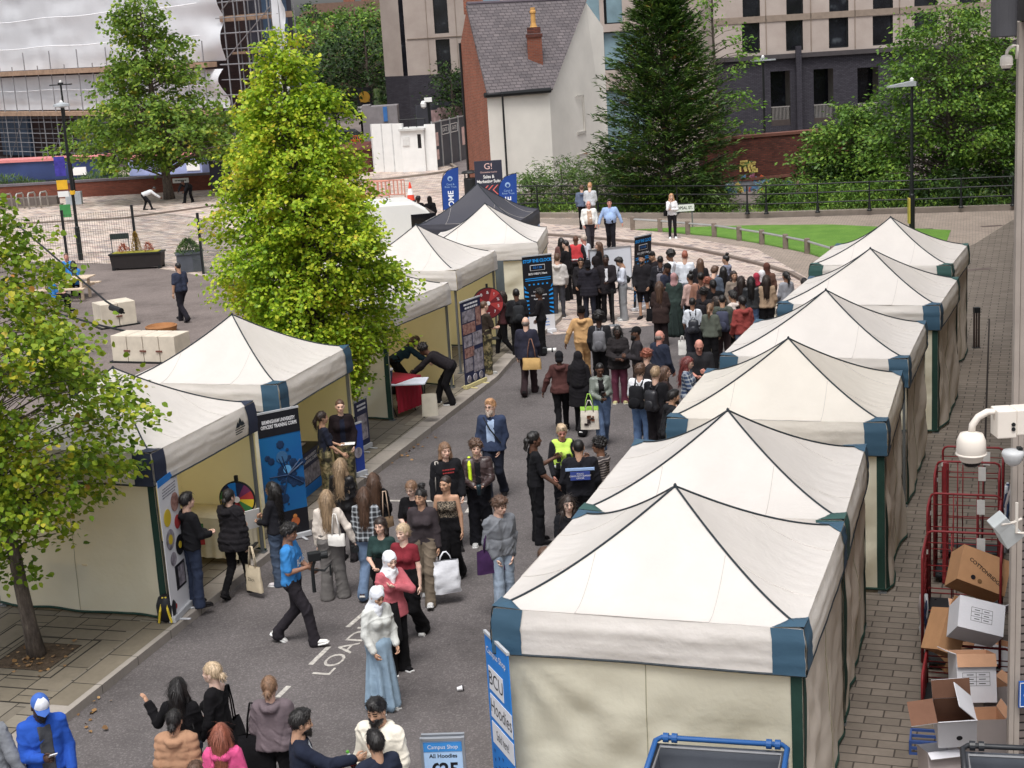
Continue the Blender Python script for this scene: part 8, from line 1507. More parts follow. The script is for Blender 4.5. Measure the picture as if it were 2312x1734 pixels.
# ================================================================ STAND FURNITURE, BANNERS, CAGES AND BOXES
def banner(lab, tl, tr, zt, zb, m, cass=(180, 182, 186), h=None, w_=None, cat='banner', name='roll_up_banner', tilt=0, grp=None):
    a, b_ = G(tl[0], tl[1], zt), G(tr[0], tr[1], zt); d = b_-a; L_ = w_ or d.xy.length; t = thing(name, lab, cat, (a.x, a.y, zb), math.atan2(d.y, d.x), grp); t.rotation_euler.x = R(tilt); H_ = zt-zb
    k = MB(); k.box((L_/2, 0, H_/2+.04), (L_, .012, H_-.08)); k.obj('panel', m, t); k = MB(); k.box((L_/2, 0, .05), (L_+.04, .1, .09)); k.box((L_*.2, 0, .01), (.05, .42, .02)); k.box((L_*.8, 0, .01), (.05, .42, .02)); k.obj('base', mat('cass%d' % cass[0], c(*cass), .4, .1, 3, 0), t, bevel=.01)
    k = MB(); k.box((L_/2, 0, H_), (L_+.01, .03, .03)); k.obj('top_rail', mat('cass180', c(180, 182, 186), .4), t); return t, L_, H_
def patch(t, x, z, w_, h_, m, name='print', y=-.0085): k = MB(); k.box((x, y, z), (w_, .004, h_)); return k.obj(name, m, t)
def disc(t, x, z, r, m, name='print', y=-.012, sx=1.): k = MB(); k.lathe([(r, 0), (r, .004)], (x, y, z), 24, M=Matrix.Rotation(R(90), 3, 'X')); return k.obj(name, m, t)
m_k = mat('print_black', c(30, 30, 36), .5, .05, 3, 0); m_bl = mat('print_blue', c(36, 126, 210), .5, .08, 3, 0); m_nv = mat('print_navy', c(38, 44, 76), .5, .1, 3, 0)
m_w = mat('print_white', c(226, 226, 230), .5, .04, 3, 0); m_rd = mat('print_red', c(176, 44, 54), .5, .1, 3, 0); m_ye = mat('print_yellow', c(216, 190, 60), .5, .1, 3, 0); m_ph = mat('print_photo', c(110, 104, 116), .5, .5, 9, 0, col2=c(186, 180, 190)); m_ph2 = mat('print_photo2', c(130, 70, 60), .5, .5, 12, 0, col2=c(190, 150, 140))
# blue shop banner
t, L_, H_ = banner('tall bright blue shop banner reading BCU Hoodies Sold here beside the nearest right tent', (1047, 1363), (1097, 1413), 2.12, .01, m_bl)
text('Campus Shop', L_*.15, m_w, t, (L_*.47, -.009, H_-.17), bold=.01); SXB = L_/5.2
for s, z_, h_, w_ in (('BCU', H_-.46, .25, .62), ('Hoodies', H_-.76, .25, .92), ('Sold here!', H_-1.05, .23, .92)): patch(t, L_*(.1+w_/2), z_, L_*w_, h_, m_w, 'text_panel'); text(s, .21 if s != 'Sold here!' else .15, m_k, t, (L_*(.1+w_/2), -.012, z_), sx=min(1, L_*w_*.9/(len(s)*.17*.55)))
k = MB(); rg = random.Random(1)
for i in range(5):
    for j in range(9): x_, z_ = L_*(.14+.18*i), H_-1.26-j*.1-(i % 2)*.04; s_ = .022; k.add([(x_-s_, -.009, z_+s_), (x_+s_, -.009, z_+s_), (x_, -.009, z_-s_)], [(0, 2, 1)], 0)
k.obj('triangle_pattern', mat('tri_navy', c(20, 60, 130), .5), t)
# price board
a = G(910, 1597, 1.05); b_ = G(1000, 1594, 1.05); d = b_-a; Lb = d.xy.length; t = thing('price_board', 'metal framed price board reading All Hoodies 25 pounds at the bottom edge', 'sign board', (a.x, a.y, 0), math.atan2(d.y, d.x)); m_al = mat('aluminium', c(186, 190, 196), .3, .05, 3, 0, metal=.7)
k = MB(); k.box((Lb/2, 0, .62), (Lb, .02, .86)); k.obj('panel', mat('poster_blue', c(176, 206, 240), .4, .03, 2, 0), t); k = MB()
for bx in (((0, -.005, .62), (.03, .04, .9)), ((Lb, -.005, .62), (.03, .04, .9)), ((Lb/2, -.005, 1.05), (Lb, .04, .035)), ((Lb/2, -.005, .19), (Lb, .04, .03)), ((Lb/2, .07, 1.06), (Lb+.02, .03, .03)), ((0.02, .12, .5), (.03, .03, 1.05)), ((Lb-.02, .12, .5), (.03, .03, 1.05)), ((.02, 0, .1), (.03, .03, .2)), ((Lb-.02, 0, .1), (.03, .03, .2))): k.box(*bx)
k.obj('metal_frame', m_al, t, bevel=.004); patch(t, Lb/2, .965, Lb*.92, .1, mat('head_blue', c(64, 140, 210), .5), 'header', -.013); text('Campus Shop', .062, m_w, t, (Lb/2, -.017, .965), sx=.9); text('All Hoodies', .062, m_k, t, (Lb/2, -.012, .865), bold=.02, sx=.95); text('£25', .2, m_k, t, (Lb/2, -.012, .71), bold=.03)
# food banner of the nearest left tent
a, b_ = G(374, 1346, .125), G(413, 1306, .125); d = b_-a; t = thing('roll_up_banner', 'narrow white roll-up banner with round food pictures beside the nearest left tent', 'banner', a.to_tuple(), math.atan2(d.y, d.x)); L_ = d.xy.length; L_ = max(L_, .55); H_ = 2.05
k = MB(); k.box((L_/2, 0, H_/2+.04), (L_, .012, H_-.08)); k.obj('panel', m_w, t); k = MB(); k.box((L_/2, 0, .05), (L_+.04, .1, .09)); k.box((L_*.2, 0, .01), (.05, .42, .02)); k.box((L_*.8, 0, .01), (.05, .42, .02)); k.obj('base', mat('cass180', c(180, 182, 186)), t, bevel=.01); patch(t, L_/2, H_-.03, L_, .1, m_bl, 'header')
for i, (x_, z_, r_) in enumerate(((.72, 1.62, .12), (.28, 1.48, .11), (.75, 1.32, .09), (.3, 1.16, .13), (.74, .98, .13), (.35, .86, .09))): disc(t, L_*x_, z_, r_*L_/.62, (m_ph2, m_ye, m_rd, m_ph, m_k, m_ph)[i])
disc(t, L_*.74, .98, .05, m_ye, y=-.017); disc(t, L_*.3, 1.16, .07, m_ye, y=-.017); patch(t, L_*.62, .56, L_*.5, .36, m_k); patch(t, L_*.66, .56, L_*.3, .28, m_ph, y=-.013)
bars(t, L_/2, 1.9, L_*.7, 4, mat('print_grey', c(120, 120, 130)), .012, .04)
disc(t, L_*.2, .2, .04, m_rd)
# officers' training corps banner
t, L_, H_ = banner('large blue and black banner reading BIRMINGHAM UNIVERSITY OFFICERS TRAINING CORPS with a diver', (553, 896), (643, 878), 2.2, .01, mat('deep_blue', c(36, 118, 176), .5, .25, .9, 0, col2=c(30, 86, 150)))
patch(t, L_/2, H_-.2, L_, .4, m_k, 'header'); text('BIRMINGHAM UNIVERSITY\nOFFICERS\' TRAINING CORPS', .082, m_w, t, (L_*.5, -.012, H_-.2), bold=.03, sx=L_/1.22); patch(t, L_/2, .27, L_, .46, m_k, 'footer'); k = MB(); rg = random.Random(4)
for q in range(46):
    x_, z_ = L_*.6+rg.gauss(0, .13), 1.12+rg.gauss(0, .2); r_ = rg.uniform(.02, .09); k.lathe([(r_, 0), (r_*.7, .003)], (x_, -.0095-.00006*q, z_), 7, M=Matrix.Rotation(R(90), 3, 'X'))
k.obj('diver_picture', mat('diver', c(30, 52, 84), .5, .3, 12, 0), t); disc(t, L_*.5, 1.42, .1, mat('helmet', c(60, 100, 140), .4)); disc(t, L_*.6, 1.2, .07, mat('helmet2', c(96, 160, 210), .4)); k = MB()
for q in range(7): k.tube([(L_*.6, -.014, 1.1), (L_*.6+.32*math.cos(q*1.3+.5), -.014, 1.1+.34*math.sin(q*1.3+.5))], .012, 4)
k.obj('diver_hoses', mat('diver', c(30, 52, 84)), t)
disc(t, L_*.68, .3, .075, mat('crest', c(180, 100, 60), .5)); disc(t, L_*.68, .39, .035, mat('crest2', c(200, 130, 70), .5))
# army table with printed cloth
a, b_ = G(640, 1000, .9), G(690, 962, .9); d = b_-a; rz = math.atan2(d.y, d.x); L_ = 1.5; t = thing('display_table', 'army stall table with a navy printed cloth and leaflets', 'table', (a.x-.1, a.y-.1, .125), rz); k = MB(); k.box((L_/2, .35, .76), (L_, .7, .03)); k.obj('table_top', m_k, t); k = MB(); k.box((L_/2, -.005, .39), (L_+.02, .01, .75)); cl = k.obj('printed_cloth', m_nv, t); text('BIRMINGHAM UNIVERSITY\nOFFICER TRAINING CORPS', .075, m_w, cl, (L_*.5, -.012, .64), bold=.02); patch(cl, L_*.5, .36, L_*.8, .3, m_ph, 'photo_strip', -.013)
patch(cl, L_*.5, .1, L_*.98, .18, m_bl, 'foot_strip', -.013); k = MB()
for x_ in (.05, L_-.05):
    for y_ in (.05, .65): k.box((x_, y_, .37), (.04, .04, .74))
k.obj('leg', m_black, t); rg = random.Random(3)
for i in range(5): k = MB(); k.box((0, 0, 0), (.21, .15, .008)); o = k.obj('leaflet', [m_w, m_ph, m_ye][i % 3], None); p = t.matrix_basis @ Vector((.2+.26*i, .3+.1*(i % 2), .785)); o.location = p; o.rotation_euler.z = rz+rg.uniform(-.4, .4); tag(o, 'leaflet lying on the army stall table', 'leaflet', 'leaflets on the army stall table')
t, L_, H_ = banner('slim dark pull-up banner with white lettering at the far corner of the second left tent', (764, 870), (791, 857), HGT(795, 966, 857)+.1, .125, m_nv); bars(t, L_/2, H_-.1, L_*.7, 2, m_w, .04, .08); patch(t, L_/2, H_-.55, L_*.75, .5, m_ph); patch(t, L_/2, H_-1.25, L_*.75, .3, m_ph2)
t, L_, H_ = banner('plain royal blue pull-up banner by the kerb in front of the second left tent', (762, 917), (780, 911), HGT(786, 1025, 911)+.1, .125, mat('royal', c(40, 66, 150), .5, .1, 1, 0)); disc(t, L_*.3, .45, .1, m_ph)
# prize wheels
def wheel(px, py, Y, r_, cols, lab, rz, letters=None, zt=None, tx=None):
    p = AT(px, py, Y); t = thing('prize_wheel', lab, 'prize wheel', p.to_tuple(), rz, 'prize wheels'); n_ = len(cols); k = MB()
    for i in range(n_):
        pts = [(0, -.02, 0)]+[(r_*math.cos(a_), -.02, r_*math.sin(a_)) for a_ in [2*math.pi*(i+q/4)/n_ for q in range(5)]]; k.add(pts, [tuple(range(6))], cols[i])
    k.obj('wheel_face', WM, t); k = MB(); k.lathe([(r_+.02, 0), (r_+.02, .03)], (0, .012, 0), 40, M=Matrix.Rotation(R(90), 3, 'X')); k.obj('rim', m_black, t); disc(t, 0, 0, .05, m_w, 'hub', -.03); k = MB(); k.box((0, .03, r_+.05), (.05, .05, .1)); k.obj('pointer', m_black, t)
    k = MB(); k.box((0, .03, -r_-.25), (.05, .04, .5)); k.box((0, .03, -r_-.5), (.4, .3, .02)); k.obj('stand', m_black, t)
    if letters:
        for i, s_ in enumerate(letters): a_ = 2*math.pi*(i+.5)/n_; text(s_, .1, tx or m_w, t, (r_*.72*math.cos(a_), -.024, r_*.72*math.sin(a_)))
    return t
WM = [m_k, m_rd, m_ye, mat('wh_green', c(60, 120, 70)), m_bl, m_nv, mat('wh_purple', c(110, 50, 90)), mat('wh_dkred', c(110, 34, 40))]
wheel(513, 1078, 22.7, .27, [1, 6, 5, 4, 5, 3, 2, 0, 1, 7, 3, 2], 'multicoloured prize wheel in the nearest left tent', R(-10))
wheel(1054, 655, 35.6, .36, [7, 1, 7, 7, 1, 7, 1, 7, 7, 1], 'dark red prize wheel with white symbols in the fourth left tent', R(12), '%?&8EX$Z7S')
def table(lab, x, y, rz, L_, W_, m, drape=None, zz=.125, h_=.74, name='table'):
    t = thing(name, lab, 'table', (x, y, zz), rz); k = MB(); k.box((L_/2, W_/2, h_), (L_, W_, .03)); k.obj('table_top', m, t, bevel=.005)
    if drape:
        k = MB(); k.grid(lambda a_, b_: (-.02+(L_+.04)*a_, -.03-.015*math.sin(a_*40)*(1-b_), .12+(h_-.1)*b_), 60, 4); k.grid(lambda a_, b_: (L_+.03+.012*math.sin(a_*30)*(1-b_), W_*a_, .12+(h_-.1)*b_), 30, 4); k.box((L_/2, W_/2, h_+.02), (L_+.06, W_+.06, .008)); k.obj('cloth', drape, t, True)
    for x_ in (.08, L_-.08):
        k = MB(); k.tube([(x_, .1, 0), (x_, .25, .36), (x_, .1, h_-.02)], .015, 6); k.tube([(x_, W_-.1, 0), (x_, W_-.25, .36), (x_, W_-.1, h_-.02)], .015, 6); k.obj('leg', m_black, t)
    return t
table('beige table with dark menus in the nearest left tent', -6.2, 20.7, 1.22, 1.7, .65, mat('table_beige', c(214, 196, 158), .6)); g = AT(368, 1185, 21.2)
for i in range(4): k = MB(); k.box((0, 0, 0), (.3, .2, .02)); o = k.obj('menu', [m_k, m_w, m_ye][i % 3], None); o.location = (-6.45+.13*i, 21.0+.36*i, .9); o.rotation_euler.z = .3*i; tag(o, 'flat menu card on the beige table in the nearest left tent', 'menu', 'menus on the beige table')
table('small table with a striped flag cloth under the multicoloured wheel', -5.4, 22.75, -.35, 1.1, .6, mat('table_beige', c(214, 196, 158)), mat('flag_cloth', c(224, 214, 186), .8, .1)); k = MB(); k.box((-.02, 0, .1), (.16, .01, .34)); o = k.obj('small_flag', m_ye, None); o.location = (-4.9, 22.3, .6); tag(o, 'small green white and red flag sheet on the table edge', 'flag'); o.data.materials.clear(); o.data.materials.append(WM[3])
for s, m_ in ((0, m_w), (1, m_rd)): k = MB(); k.box((-.02, -.004, .1-.11*(s*1.0)-.0), (.162, .012, .11)); q_ = k.obj('stripe', m_, o)
# third tent: red table with bucket, white cloth and bags
g = G(858, 905, .125); tr_ = table('table covered with a bright red cloth in the third left tent', -2.42, 31.0, .95, .8, .7, m_rd, mat('red_cloth', c(160, 38, 56), .8, .1, 3))
table('white topped table with a white cloth corner in the third left tent', -2.75, 30.95, -.1, .95, .6, mat('table_white', c(216, 220, 232), .6), None)
p = Vector((-2.6, 31.2, .90)); t = thing('bucket', 'dark teal bucket with a white lid on the white table of the third left tent', 'bucket', p.to_tuple()); k = MB(); k.lathe([(.1, 0), (.13, .24)], n=20); k.obj('body', mat('bucket_teal', c(44, 66, 84), .4), t, True); k = MB(); k.lathe([(.138, .24), (.14, .265), (.05, .27)], n=20); k.obj('lid', m_w, t)
p = Vector((-1.55, 30.85, .125)); k = MB(); k.grid(lambda a_, b_: (.17*math.cos(a_*6.283)*(1-.1*b_), .06*math.sin(a_*6.283), .46*b_), 20, 6); o = k.obj('canvas_bag', mat('canvas', c(220, 212, 196)), None, True); o.location = (-1.72, 30.6, .25); tag(o, 'cream canvas bag hanging in front of the red covered table', 'bag')
t, L_, H_ = banner('tall navy pull-up banner covered with aircraft photos beside the third left tent', (993, 654), (1036, 639), 2.1, .125, m_nv, (200, 190, 140)); bars(t, L_/2, H_-.09, L_*.7, 2, m_w, .04, .08)
for i, (x_, z_, w_, h_) in enumerate(((.36, 1.62, .62, .26), (.84, 1.55, .24, .42), (.36, 1.34, .62, .24), (.26, 1.06, .4, .26), (.74, 1.06, .46, .3), (.3, .8, .48, .22), (.24, .52, .38, .3), (.72, .56, .48, .5))): patch(t, L_*x_, z_, L_*w_, h_, (m_ph, m_ph2)[i in (1, 2, 5)])
for x_ in (.2, .5, .8): disc(t, L_*x_, .2, .085, m_w, y=-.01); disc(t, L_*x_, .2, .078, m_ph, y=-.014)
# stop-the-clock banners
def stop(lab, tl, tr, zb, tilt=0, zt=2.1):
    t, L_, H_ = banner(lab, tl, tr, zt, zb, m_k, (214, 216, 220), tilt=tilt, grp='stop the clock banners'); m_c = mat('cyan_text', c(40, 150, 230), .5, .05, 3, 0); text('STOP THE CLOCK', .115, m_c, t, (L_/2, -.012, H_-.14), bold=.04, sx=L_/.98); patch(t, L_/2, H_-.32, L_*.5, .15, m_w, 'timer_frame'); patch(t, L_/2, H_-.32, L_*.47, .125, m_k, 'timer', -.012); text('03:138', .09, m_bl, t, (L_/2, -.015, H_-.32)); text('BCU HELP | Next', .07, m_w, t, (L_/2, -.012, H_-.48), bold=.03)
    for z_ in (H_-.6, H_-.65): patch(t, L_/2, z_, L_*.86, .02, m_c)
    for i in range(5): patch(t, L_*(.2+.15*i), H_-.76, .045, .04, m_c)
    k = MB()
    for i in range(9):
        for s_ in (-1, 1): z_ = H_-.85-i*.105; x0 = L_*(.5+s_*.48); x1 = L_*(.5+s_*(.34 if i % 8 else .42)); dz = .07*(4-i)*.3; k.add([(x0, -.012, z_+dz), (x1, -.012, z_-.0), (x1, -.012, z_-.03), (x0, -.012, z_-.06+dz)], [(0, 1, 2, 3) if s_ > 0 else (3, 2, 1, 0)])
    k.obj('ray_pattern', m_c, t); text('\n\n'.join(('Leisure Token', 'Google Chromebook', 'Apple AirPods')), .05, m_w, t, (L_/2, -.012, H_-1.05), bold=.03); patch(t, L_*.55, .28, L_*.88, .42, m_w, 'white_panel', -.02); bars(t, L_*.6, .38, L_*.4, 3, m_bl, .02, .08, y=-.026); return t, L_, H_
stop('left STOP THE CLOCK banner with blue rays, standing by the end of the kerb', (1127, 555), (1191, 548), .01)
stop('right STOP THE CLOCK banner, leaning behind the queue beside the whiteboard', (1362, 512), (1398, 504), .01, 4)
a, b_ = AT(1272, 541, 45), AT(1362, 537, 45.4); t = thing('whiteboard', 'large wheeled whiteboard between the two dark banners', 'whiteboard', (a.x, a.y, 0), math.atan2(b_.y-a.y, b_.x-a.x)); L_ = (b_-a).xy.length; zt_ = a.z
k = MB(); k.box((L_/2, 0, zt_-.5), (L_, .03, 1.0)); k.obj('board', mat('board_white', c(206, 212, 222), .25, .03, 2, 0), t); k = MB()
for bx in (((L_/2, -.005, zt_), (L_+.04, .05, .03)), ((L_/2, -.005, zt_-1.), (L_+.04, .05, .03)), ((0, -.005, zt_-.5), (.03, .05, 1.)), ((L_, -.005, zt_-.5), (.03, .05, 1.)), ((0, 0, zt_/2-.25), (.03, .04, zt_-.5)), ((L_, 0, zt_/2-.25), (.03, .04, zt_-.5)), ((0, 0, .05), (.05, .6, .04)), ((L_, 0, .05), (.05, .6, .04))): k.box(*bx)
k.obj('metal_frame', m_al, t)
# queue barriers
qb = [G(1210, 652), G(1326, 704), G(1346, 688), G(1378, 660)]; labs_ = ['queue barrier post beside the left banner', 'queue barrier post in front of the tall man in the long coat', 'queue barrier post with a round steel base in front of the white sweater man', 'queue barrier post under the leaning banner']
for i, p in enumerate(qb):
    t = thing('barrier_post', labs_[i], 'barrier post', (p.x, p.y, 0), 0, 'belt barrier posts'); k = MB(); k.lathe([(.17, 0), (.17, .02), (.05, .045)], n=20); k.obj('base', m_al, t); k = MB(); k.tube([(0, 0, .03), (0, 0, .95)], .03, 10); k.lathe([(.04, .9), (.04, 1.0)], n=12); k.obj('post', m_black, t)
k = MB()
for a, b_ in zip(qb[:-1], qb[1:]): d = b_-qb[0]; a = a-qb[0]; k.add([(a.x, a.y, .95), (d.x, d.y, .95), (d.x, d.y, .9), (a.x, a.y, .9)], [(0, 1, 2, 3)])
o = k.obj('barrier_belt', m_black, None); o.location = (qb[0].x, qb[0].y, 0); tag(o, 'black webbing belt linking the queue barrier posts', 'belt')
# small things on the ground
g = G(988, 1494); t = thing('paper_cup', 'crushed white paper cup lying on the road', 'cup', (g.x, g.y, .035)); k = MB(); k.lathe([(.022, 0), (.033, .07)], n=12, M=Matrix.Rotation(R(80), 3, 'Y')); k.obj('cup', m_w, t); k = MB(); k.lathe([(.035, .07), (.035, .078)], n=12, M=Matrix.Rotation(R(80), 3, 'Y')); k.obj('rim', m_k, t)
g = G(358, 1350, .125); t = thing('holdall', 'black and yellow striped holdall slumped at the corner of the nearest left tent', 'bag', (g.x, g.y+.15, .125)); k = MB(); k.lathe([(.06, 0), (.13, .05), (.14, .25), (.1, .36), (.03, .4)], n=16); k.obj('bag', m_k, t, True); k = MB(); k.tube([(-.1, -.1, .02), (-.06, -.14, .2), (-.02, -.06, .38)], .018, 5); k.tube([(.08, -.12, .02), (.05, -.14, .2), (.02, -.06, .38)], .018, 5); k.obj('stripe', m_ye, t)
# ---- open plastic trolleys near the camera
def crate(lab, tl, tr, z, rim, tilt=0, dp=.75):
    a, b_ = G(tl[0], tl[1], z), G(tr[0], tr[1], z); d = b_-a; L_ = d.xy.length; t = thing('cage_trolley', lab, 'trolley', (a.x, a.y, 0), math.atan2(d.y, d.x), 'open trolleys'); y1 = 0; y0 = -dp; gi = mat('tub_grey', c(92, 96, 104), .5, .12, 2, .1); k = MB()
    k.add([(0, y1, z-.05), (L_, y1, z-.05), (L_, y0, z-.05), (0, y0, z-.05), (.06, y1-.06, z-.75), (L_-.06, y1-.06, z-.75), (L_-.06, y0+.06, z-.75), (.06, y0+.06, z-.75)], [(0, 1, 5, 4), (1, 2, 6, 5), (2, 3, 7, 6), (3, 0, 4, 7), (4, 5, 6, 7)]); tb = k.obj('tub', gi, t); so_ = tb.modifiers.new('s', 'SOLIDIFY'); so_.thickness = .015
    k = MB(); k.tube([(0, y0, z-.05), (0, y1-.05, z), (.05, y1, z+.01), (L_-.05, y1, z+.01), (L_, y1-.05, z), (L_, y0, z-.05)], .026, 8); k.obj('rim', rim, t, True); k = MB(); k.tube([(.05, y0, z-.06), (.05, y1-.09, z-.04), (L_-.05, y1-.09, z-.04), (L_-.05, y0, z-.06)], .014, 6); k.obj('inner_rail', mat('rail_steel', c(150, 150, 152), .35, .1, 3, 0, metal=.5), t)
    for x_ in (.09, .17, L_-.17, L_-.09): k = MB(); k.lathe([(.045, -.025), (.045, .025)], (x_, y1+.0, z+.01), 12, M=Matrix.Rotation(R(90), 3, 'Y')); k.obj('hinge', rim, t)
    k = MB()
    for x_ in (0, L_):
        for q in range(12): k.tube([(x_, y1-.03-q*dp/12, .2), (x_, y1-.03-q*dp/12, z-.08)], .006, 4)
        for q in range(8): k.tube([(x_, y1, .3+q*.14), (x_, y0, .3+q*.14)], .006, 4)
    k.obj('mesh_side', mat('rail_steel', c(150, 150, 152)), t)
    for x_ in (.08, L_-.08):
        for y_ in (y0+.08, y1-.08): k = MB(); k.lathe([(.06, -.02), (.06, .02)], (x_, y_, .06), 12, M=Matrix.Rotation(R(90), 3, 'Y')); k.obj('wheel', m_black, t)
    k = MB(); k.box((L_/2, (y0+y1)/2, .17), (L_, dp, .06)); k.obj('base', m_black, t); return t
crate('large grey trolley tub with a bright blue rim at the bottom edge', (1418, 1594), (1702, 1612), 1.45, mat('rim_blue', c(38, 84, 142), .5, .08, 3, 0)); crate('dark grey trolley tub with a black rim in the bottom right corner', (2078, 1612), (2260, 1620), 1.3, mat('rim_dark', c(44, 46, 50), .4, .1, 3, 0), dp=.5)
# ---- nested red roll cages
m_cage = mat('cage_red', c(132, 44, 48), .45, .2, 8, .1); m_tapew = mat('tape_white', c(226, 224, 220), .5)
def cage(lab, fl, ztop, w_=.82, dp=.7, side=True, yaw=-.34, back=True):
    g = G(*fl); t = thing('roll_cage', lab, 'roll cage', (g.x, g.y, 0), yaw, 'nested red roll cages')
    def panel(A, B, h_, nm, nv=4, nh=4):
        A, B = Vector(A), Vector(B); d = (B-A); k = MB(); e = d.normalized()*.07; k.tube([A+Vector((0, 0, .12)), A+Vector((0, 0, h_-.07)), A+Vector((0, 0, h_-.02))+e*.3, A+Vector((0, 0, h_))+e, B+Vector((0, 0, h_))-e, B+Vector((0, 0, h_-.02))-e*.3, B+Vector((0, 0, h_-.07)), B+Vector((0, 0, .12))], .016, 8)
        for i in range(1, nv): q = A+d*i/nv; k.tube([q+Vector((0, 0, .15)), q+Vector((0, 0, h_))], .009, 5)
        for i in range(nh): z_ = .2+(h_-.35)*i/(nh-1); k.tube([A+Vector((0, 0, z_)), B+Vector((0, 0, z_))], .008, 5)
        k.obj(nm, m_cage, t, True)
    if back: panel((0, dp, 0), (w_, dp, 0), ztop, 'back_panel', 3, 5)
    if side: panel((0, 0, 0), (0, dp, 0), ztop-.05, 'side_panel', 4, 9)
    panel((w_, 0, 0), (w_, dp, 0), ztop-.05, 'side_panel', 4, 6); k = MB(); k.box((w_/2, dp/2, .12), (w_+.02, dp, .03)); k.obj('base', m_black, t)
    for x_ in (.08, w_-.08):
        for y_ in (.08, dp-.08): k = MB(); k.lathe([(.055, -.018), (.055, .018)], (x_, y_, .06), 12, M=Matrix.Rotation(R(90), 3, 'Y')); k.box((x_, y_, .12), (.03, .03, .05)); k.obj('wheel', m_black, t)
    k = MB(); k.box((w_*.72, dp-.02, ztop-.16), (.1, .01, .2)); k.obj('paper_tag', m_tapew, t); k = MB(); k.lathe([(.02, 0), (.02, .06)], (0, dp, ztop-.3), 8); k.obj('tape', m_tapew, t); return t
cage('red metal roll cage holding the piled cardboard boxes, nearest of the nested ones', (1992, 1450), 1.55, .9, .75); cage('red metal roll cage just behind the box-filled one', (2003, 1340), 1.6, .9, .5); cage('red metal roll cage third from the front, behind the loudspeaker', (2018, 1262), 1.65, .85, .5, side=True); cage('farthest red metal roll cage below the dome camera', (2032, 1210), 1.6, .85, .45, side=False)
cage('low red roll cage under the front boxes in the lower right', (1992, 1560), .62, .95, .8)
t = thing('roll_cage', 'folded upright red cage side standing taller than the others', 'roll cage', (G(2040, 1262).x, G(2040, 1262).y, 0), 1.2, 'nested red roll cages'); k = MB(); k.box((0, 0, .9), (.07, .05, 1.75)); k.box((.4, 0, .85), (.05, .04, 1.6)); k.obj('post', m_cage, t); k = MB()
for q in range(5): k.tube([(0, 0, .3+.32*q), (.4, 0, .3+.32*q)], .01, 5)
k.obj('bar', m_cage, t)
# ---- cardboard boxes
m_card = mat('cardboard', c(186, 142, 104), .85, .1, 4, .2, 60); m_card2 = mat('cardboard_pale', c(206, 160, 128), .85, .08, 4, .2, 60); m_cw = mat('white_card', c(222, 222, 228), .75, .05, 3, .2, 60); m_cg = mat('grey_card', c(176, 166, 164), .8, .08, 3, .2, 60)
def box(lab, px, py, Y, size, rot, mo, mi, flaps, zc=None, txts=(), tape=None):
    """open carton: size (x,y,z), rot euler; opening on local +z"""
    p = AT(px, py, Y); t = thing('cardboard_box', lab, 'cardboard box', p.to_tuple(), 0, 'cardboard boxes on the roll cages'); t.rotation_euler = [R(a_) for a_ in rot]; X, Y_, Z = [s_/2 for s_ in size]; e = .006
    k = MB(); k.add([(-X, -Y_, -Z), (X, -Y_, -Z), (X, Y_, -Z), (-X, Y_, -Z), (-X, -Y_, Z), (X, -Y_, Z), (X, Y_, Z), (-X, Y_, Z)], [(0, 3, 2, 1), (0, 1, 5, 4), (1, 2, 6, 5), (2, 3, 7, 6), (3, 0, 4, 7)], 0)
    k.add([(-X+e, -Y_+e, -Z+e), (X-e, -Y_+e, -Z+e), (X-e, Y_-e, -Z+e), (-X+e, Y_-e, -Z+e), (-X+e, -Y_+e, Z), (X-e, -Y_+e, Z), (X-e, Y_-e, Z), (-X+e, Y_-e, Z)], [(0, 1, 2, 3), (0, 4, 5, 1), (1, 5, 6, 2), (2, 6, 7, 3), (3, 7, 4, 0)], 1); bo = k.obj('carton', [mo, mi], t)
    for sd, ang, L_ in flaps:             # side 0:-y 1:+x 2:+y 3:-x ; angle from vertical outwards
        a_ = R(ang); (P0, P1), o_ = {0: (((-X, -Y_), (X, -Y_)), (0, -1)), 1: (((X, -Y_), (X, Y_)), (1, 0)), 2: (((X, Y_), (-X, Y_)), (0, 1)), 3: (((-X, Y_), (-X, -Y_)), (-1, 0))}[sd]; ox, oy = o_[0]*math.sin(a_)*L_, o_[1]*math.sin(a_)*L_; oz = math.cos(a_)*L_
        A_, B_ = Vector((*P0, Z)), Vector((*P1, Z)); O_ = Vector((ox, oy, oz)); N_ = (B_-A_).cross(O_).normalized()*.004; k = MB(); k.add([A_+N_, B_+N_, B_+O_+N_, A_+O_+N_], [(0, 1, 2, 3)], 0); k.add([A_-N_, B_-N_, B_+O_-N_, A_+O_-N_], [(0, 3, 2, 1)], 1); k.add([A_+N_, A_+O_+N_, A_+O_-N_, A_-N_, B_+N_, B_+O_+N_, B_+O_-N_, B_-N_], [(0, 1, 2, 3), (4, 7, 6, 5), (1, 5, 6, 2)], 0); k.obj('flap', [mo, mi], t)
    for s_, sz, x_, z_, q in txts: text(s_, sz, m_k, t, (x_, -Y_-.002, z_), bold=.02, M=Matrix.Rotation(R(q), 3, 'Y') @ Matrix(((1, 0, 0), (0, 0, -1), (0, 1, 0))))
    return t, (X, Y_, Z)
def shiplabel(t, D, x0, x1, z0, z1, y=-1, rows=3):
    k = MB(); Y_ = -D[1]-.002
    for i in range(rows+1): z_ = z0+(z1-z0)*i/rows; k.box(((x0+x1)/2, Y_, z_), (x1-x0, .002, .003))
    for x_ in (x0, (x0+x1)/2, x1): k.box((x_, Y_, (z0+z1)/2), (.003, .002, z1-z0))
    for i in range(rows*2): k.box((x0+(x1-x0)*(.28+.44*(i % 2)), Y_, z0+(z1-z0)*((i//2)+.5)/rows), ((x1-x0)*.25, .002, .008))
    k.obj('shipping_label', m_k, t)
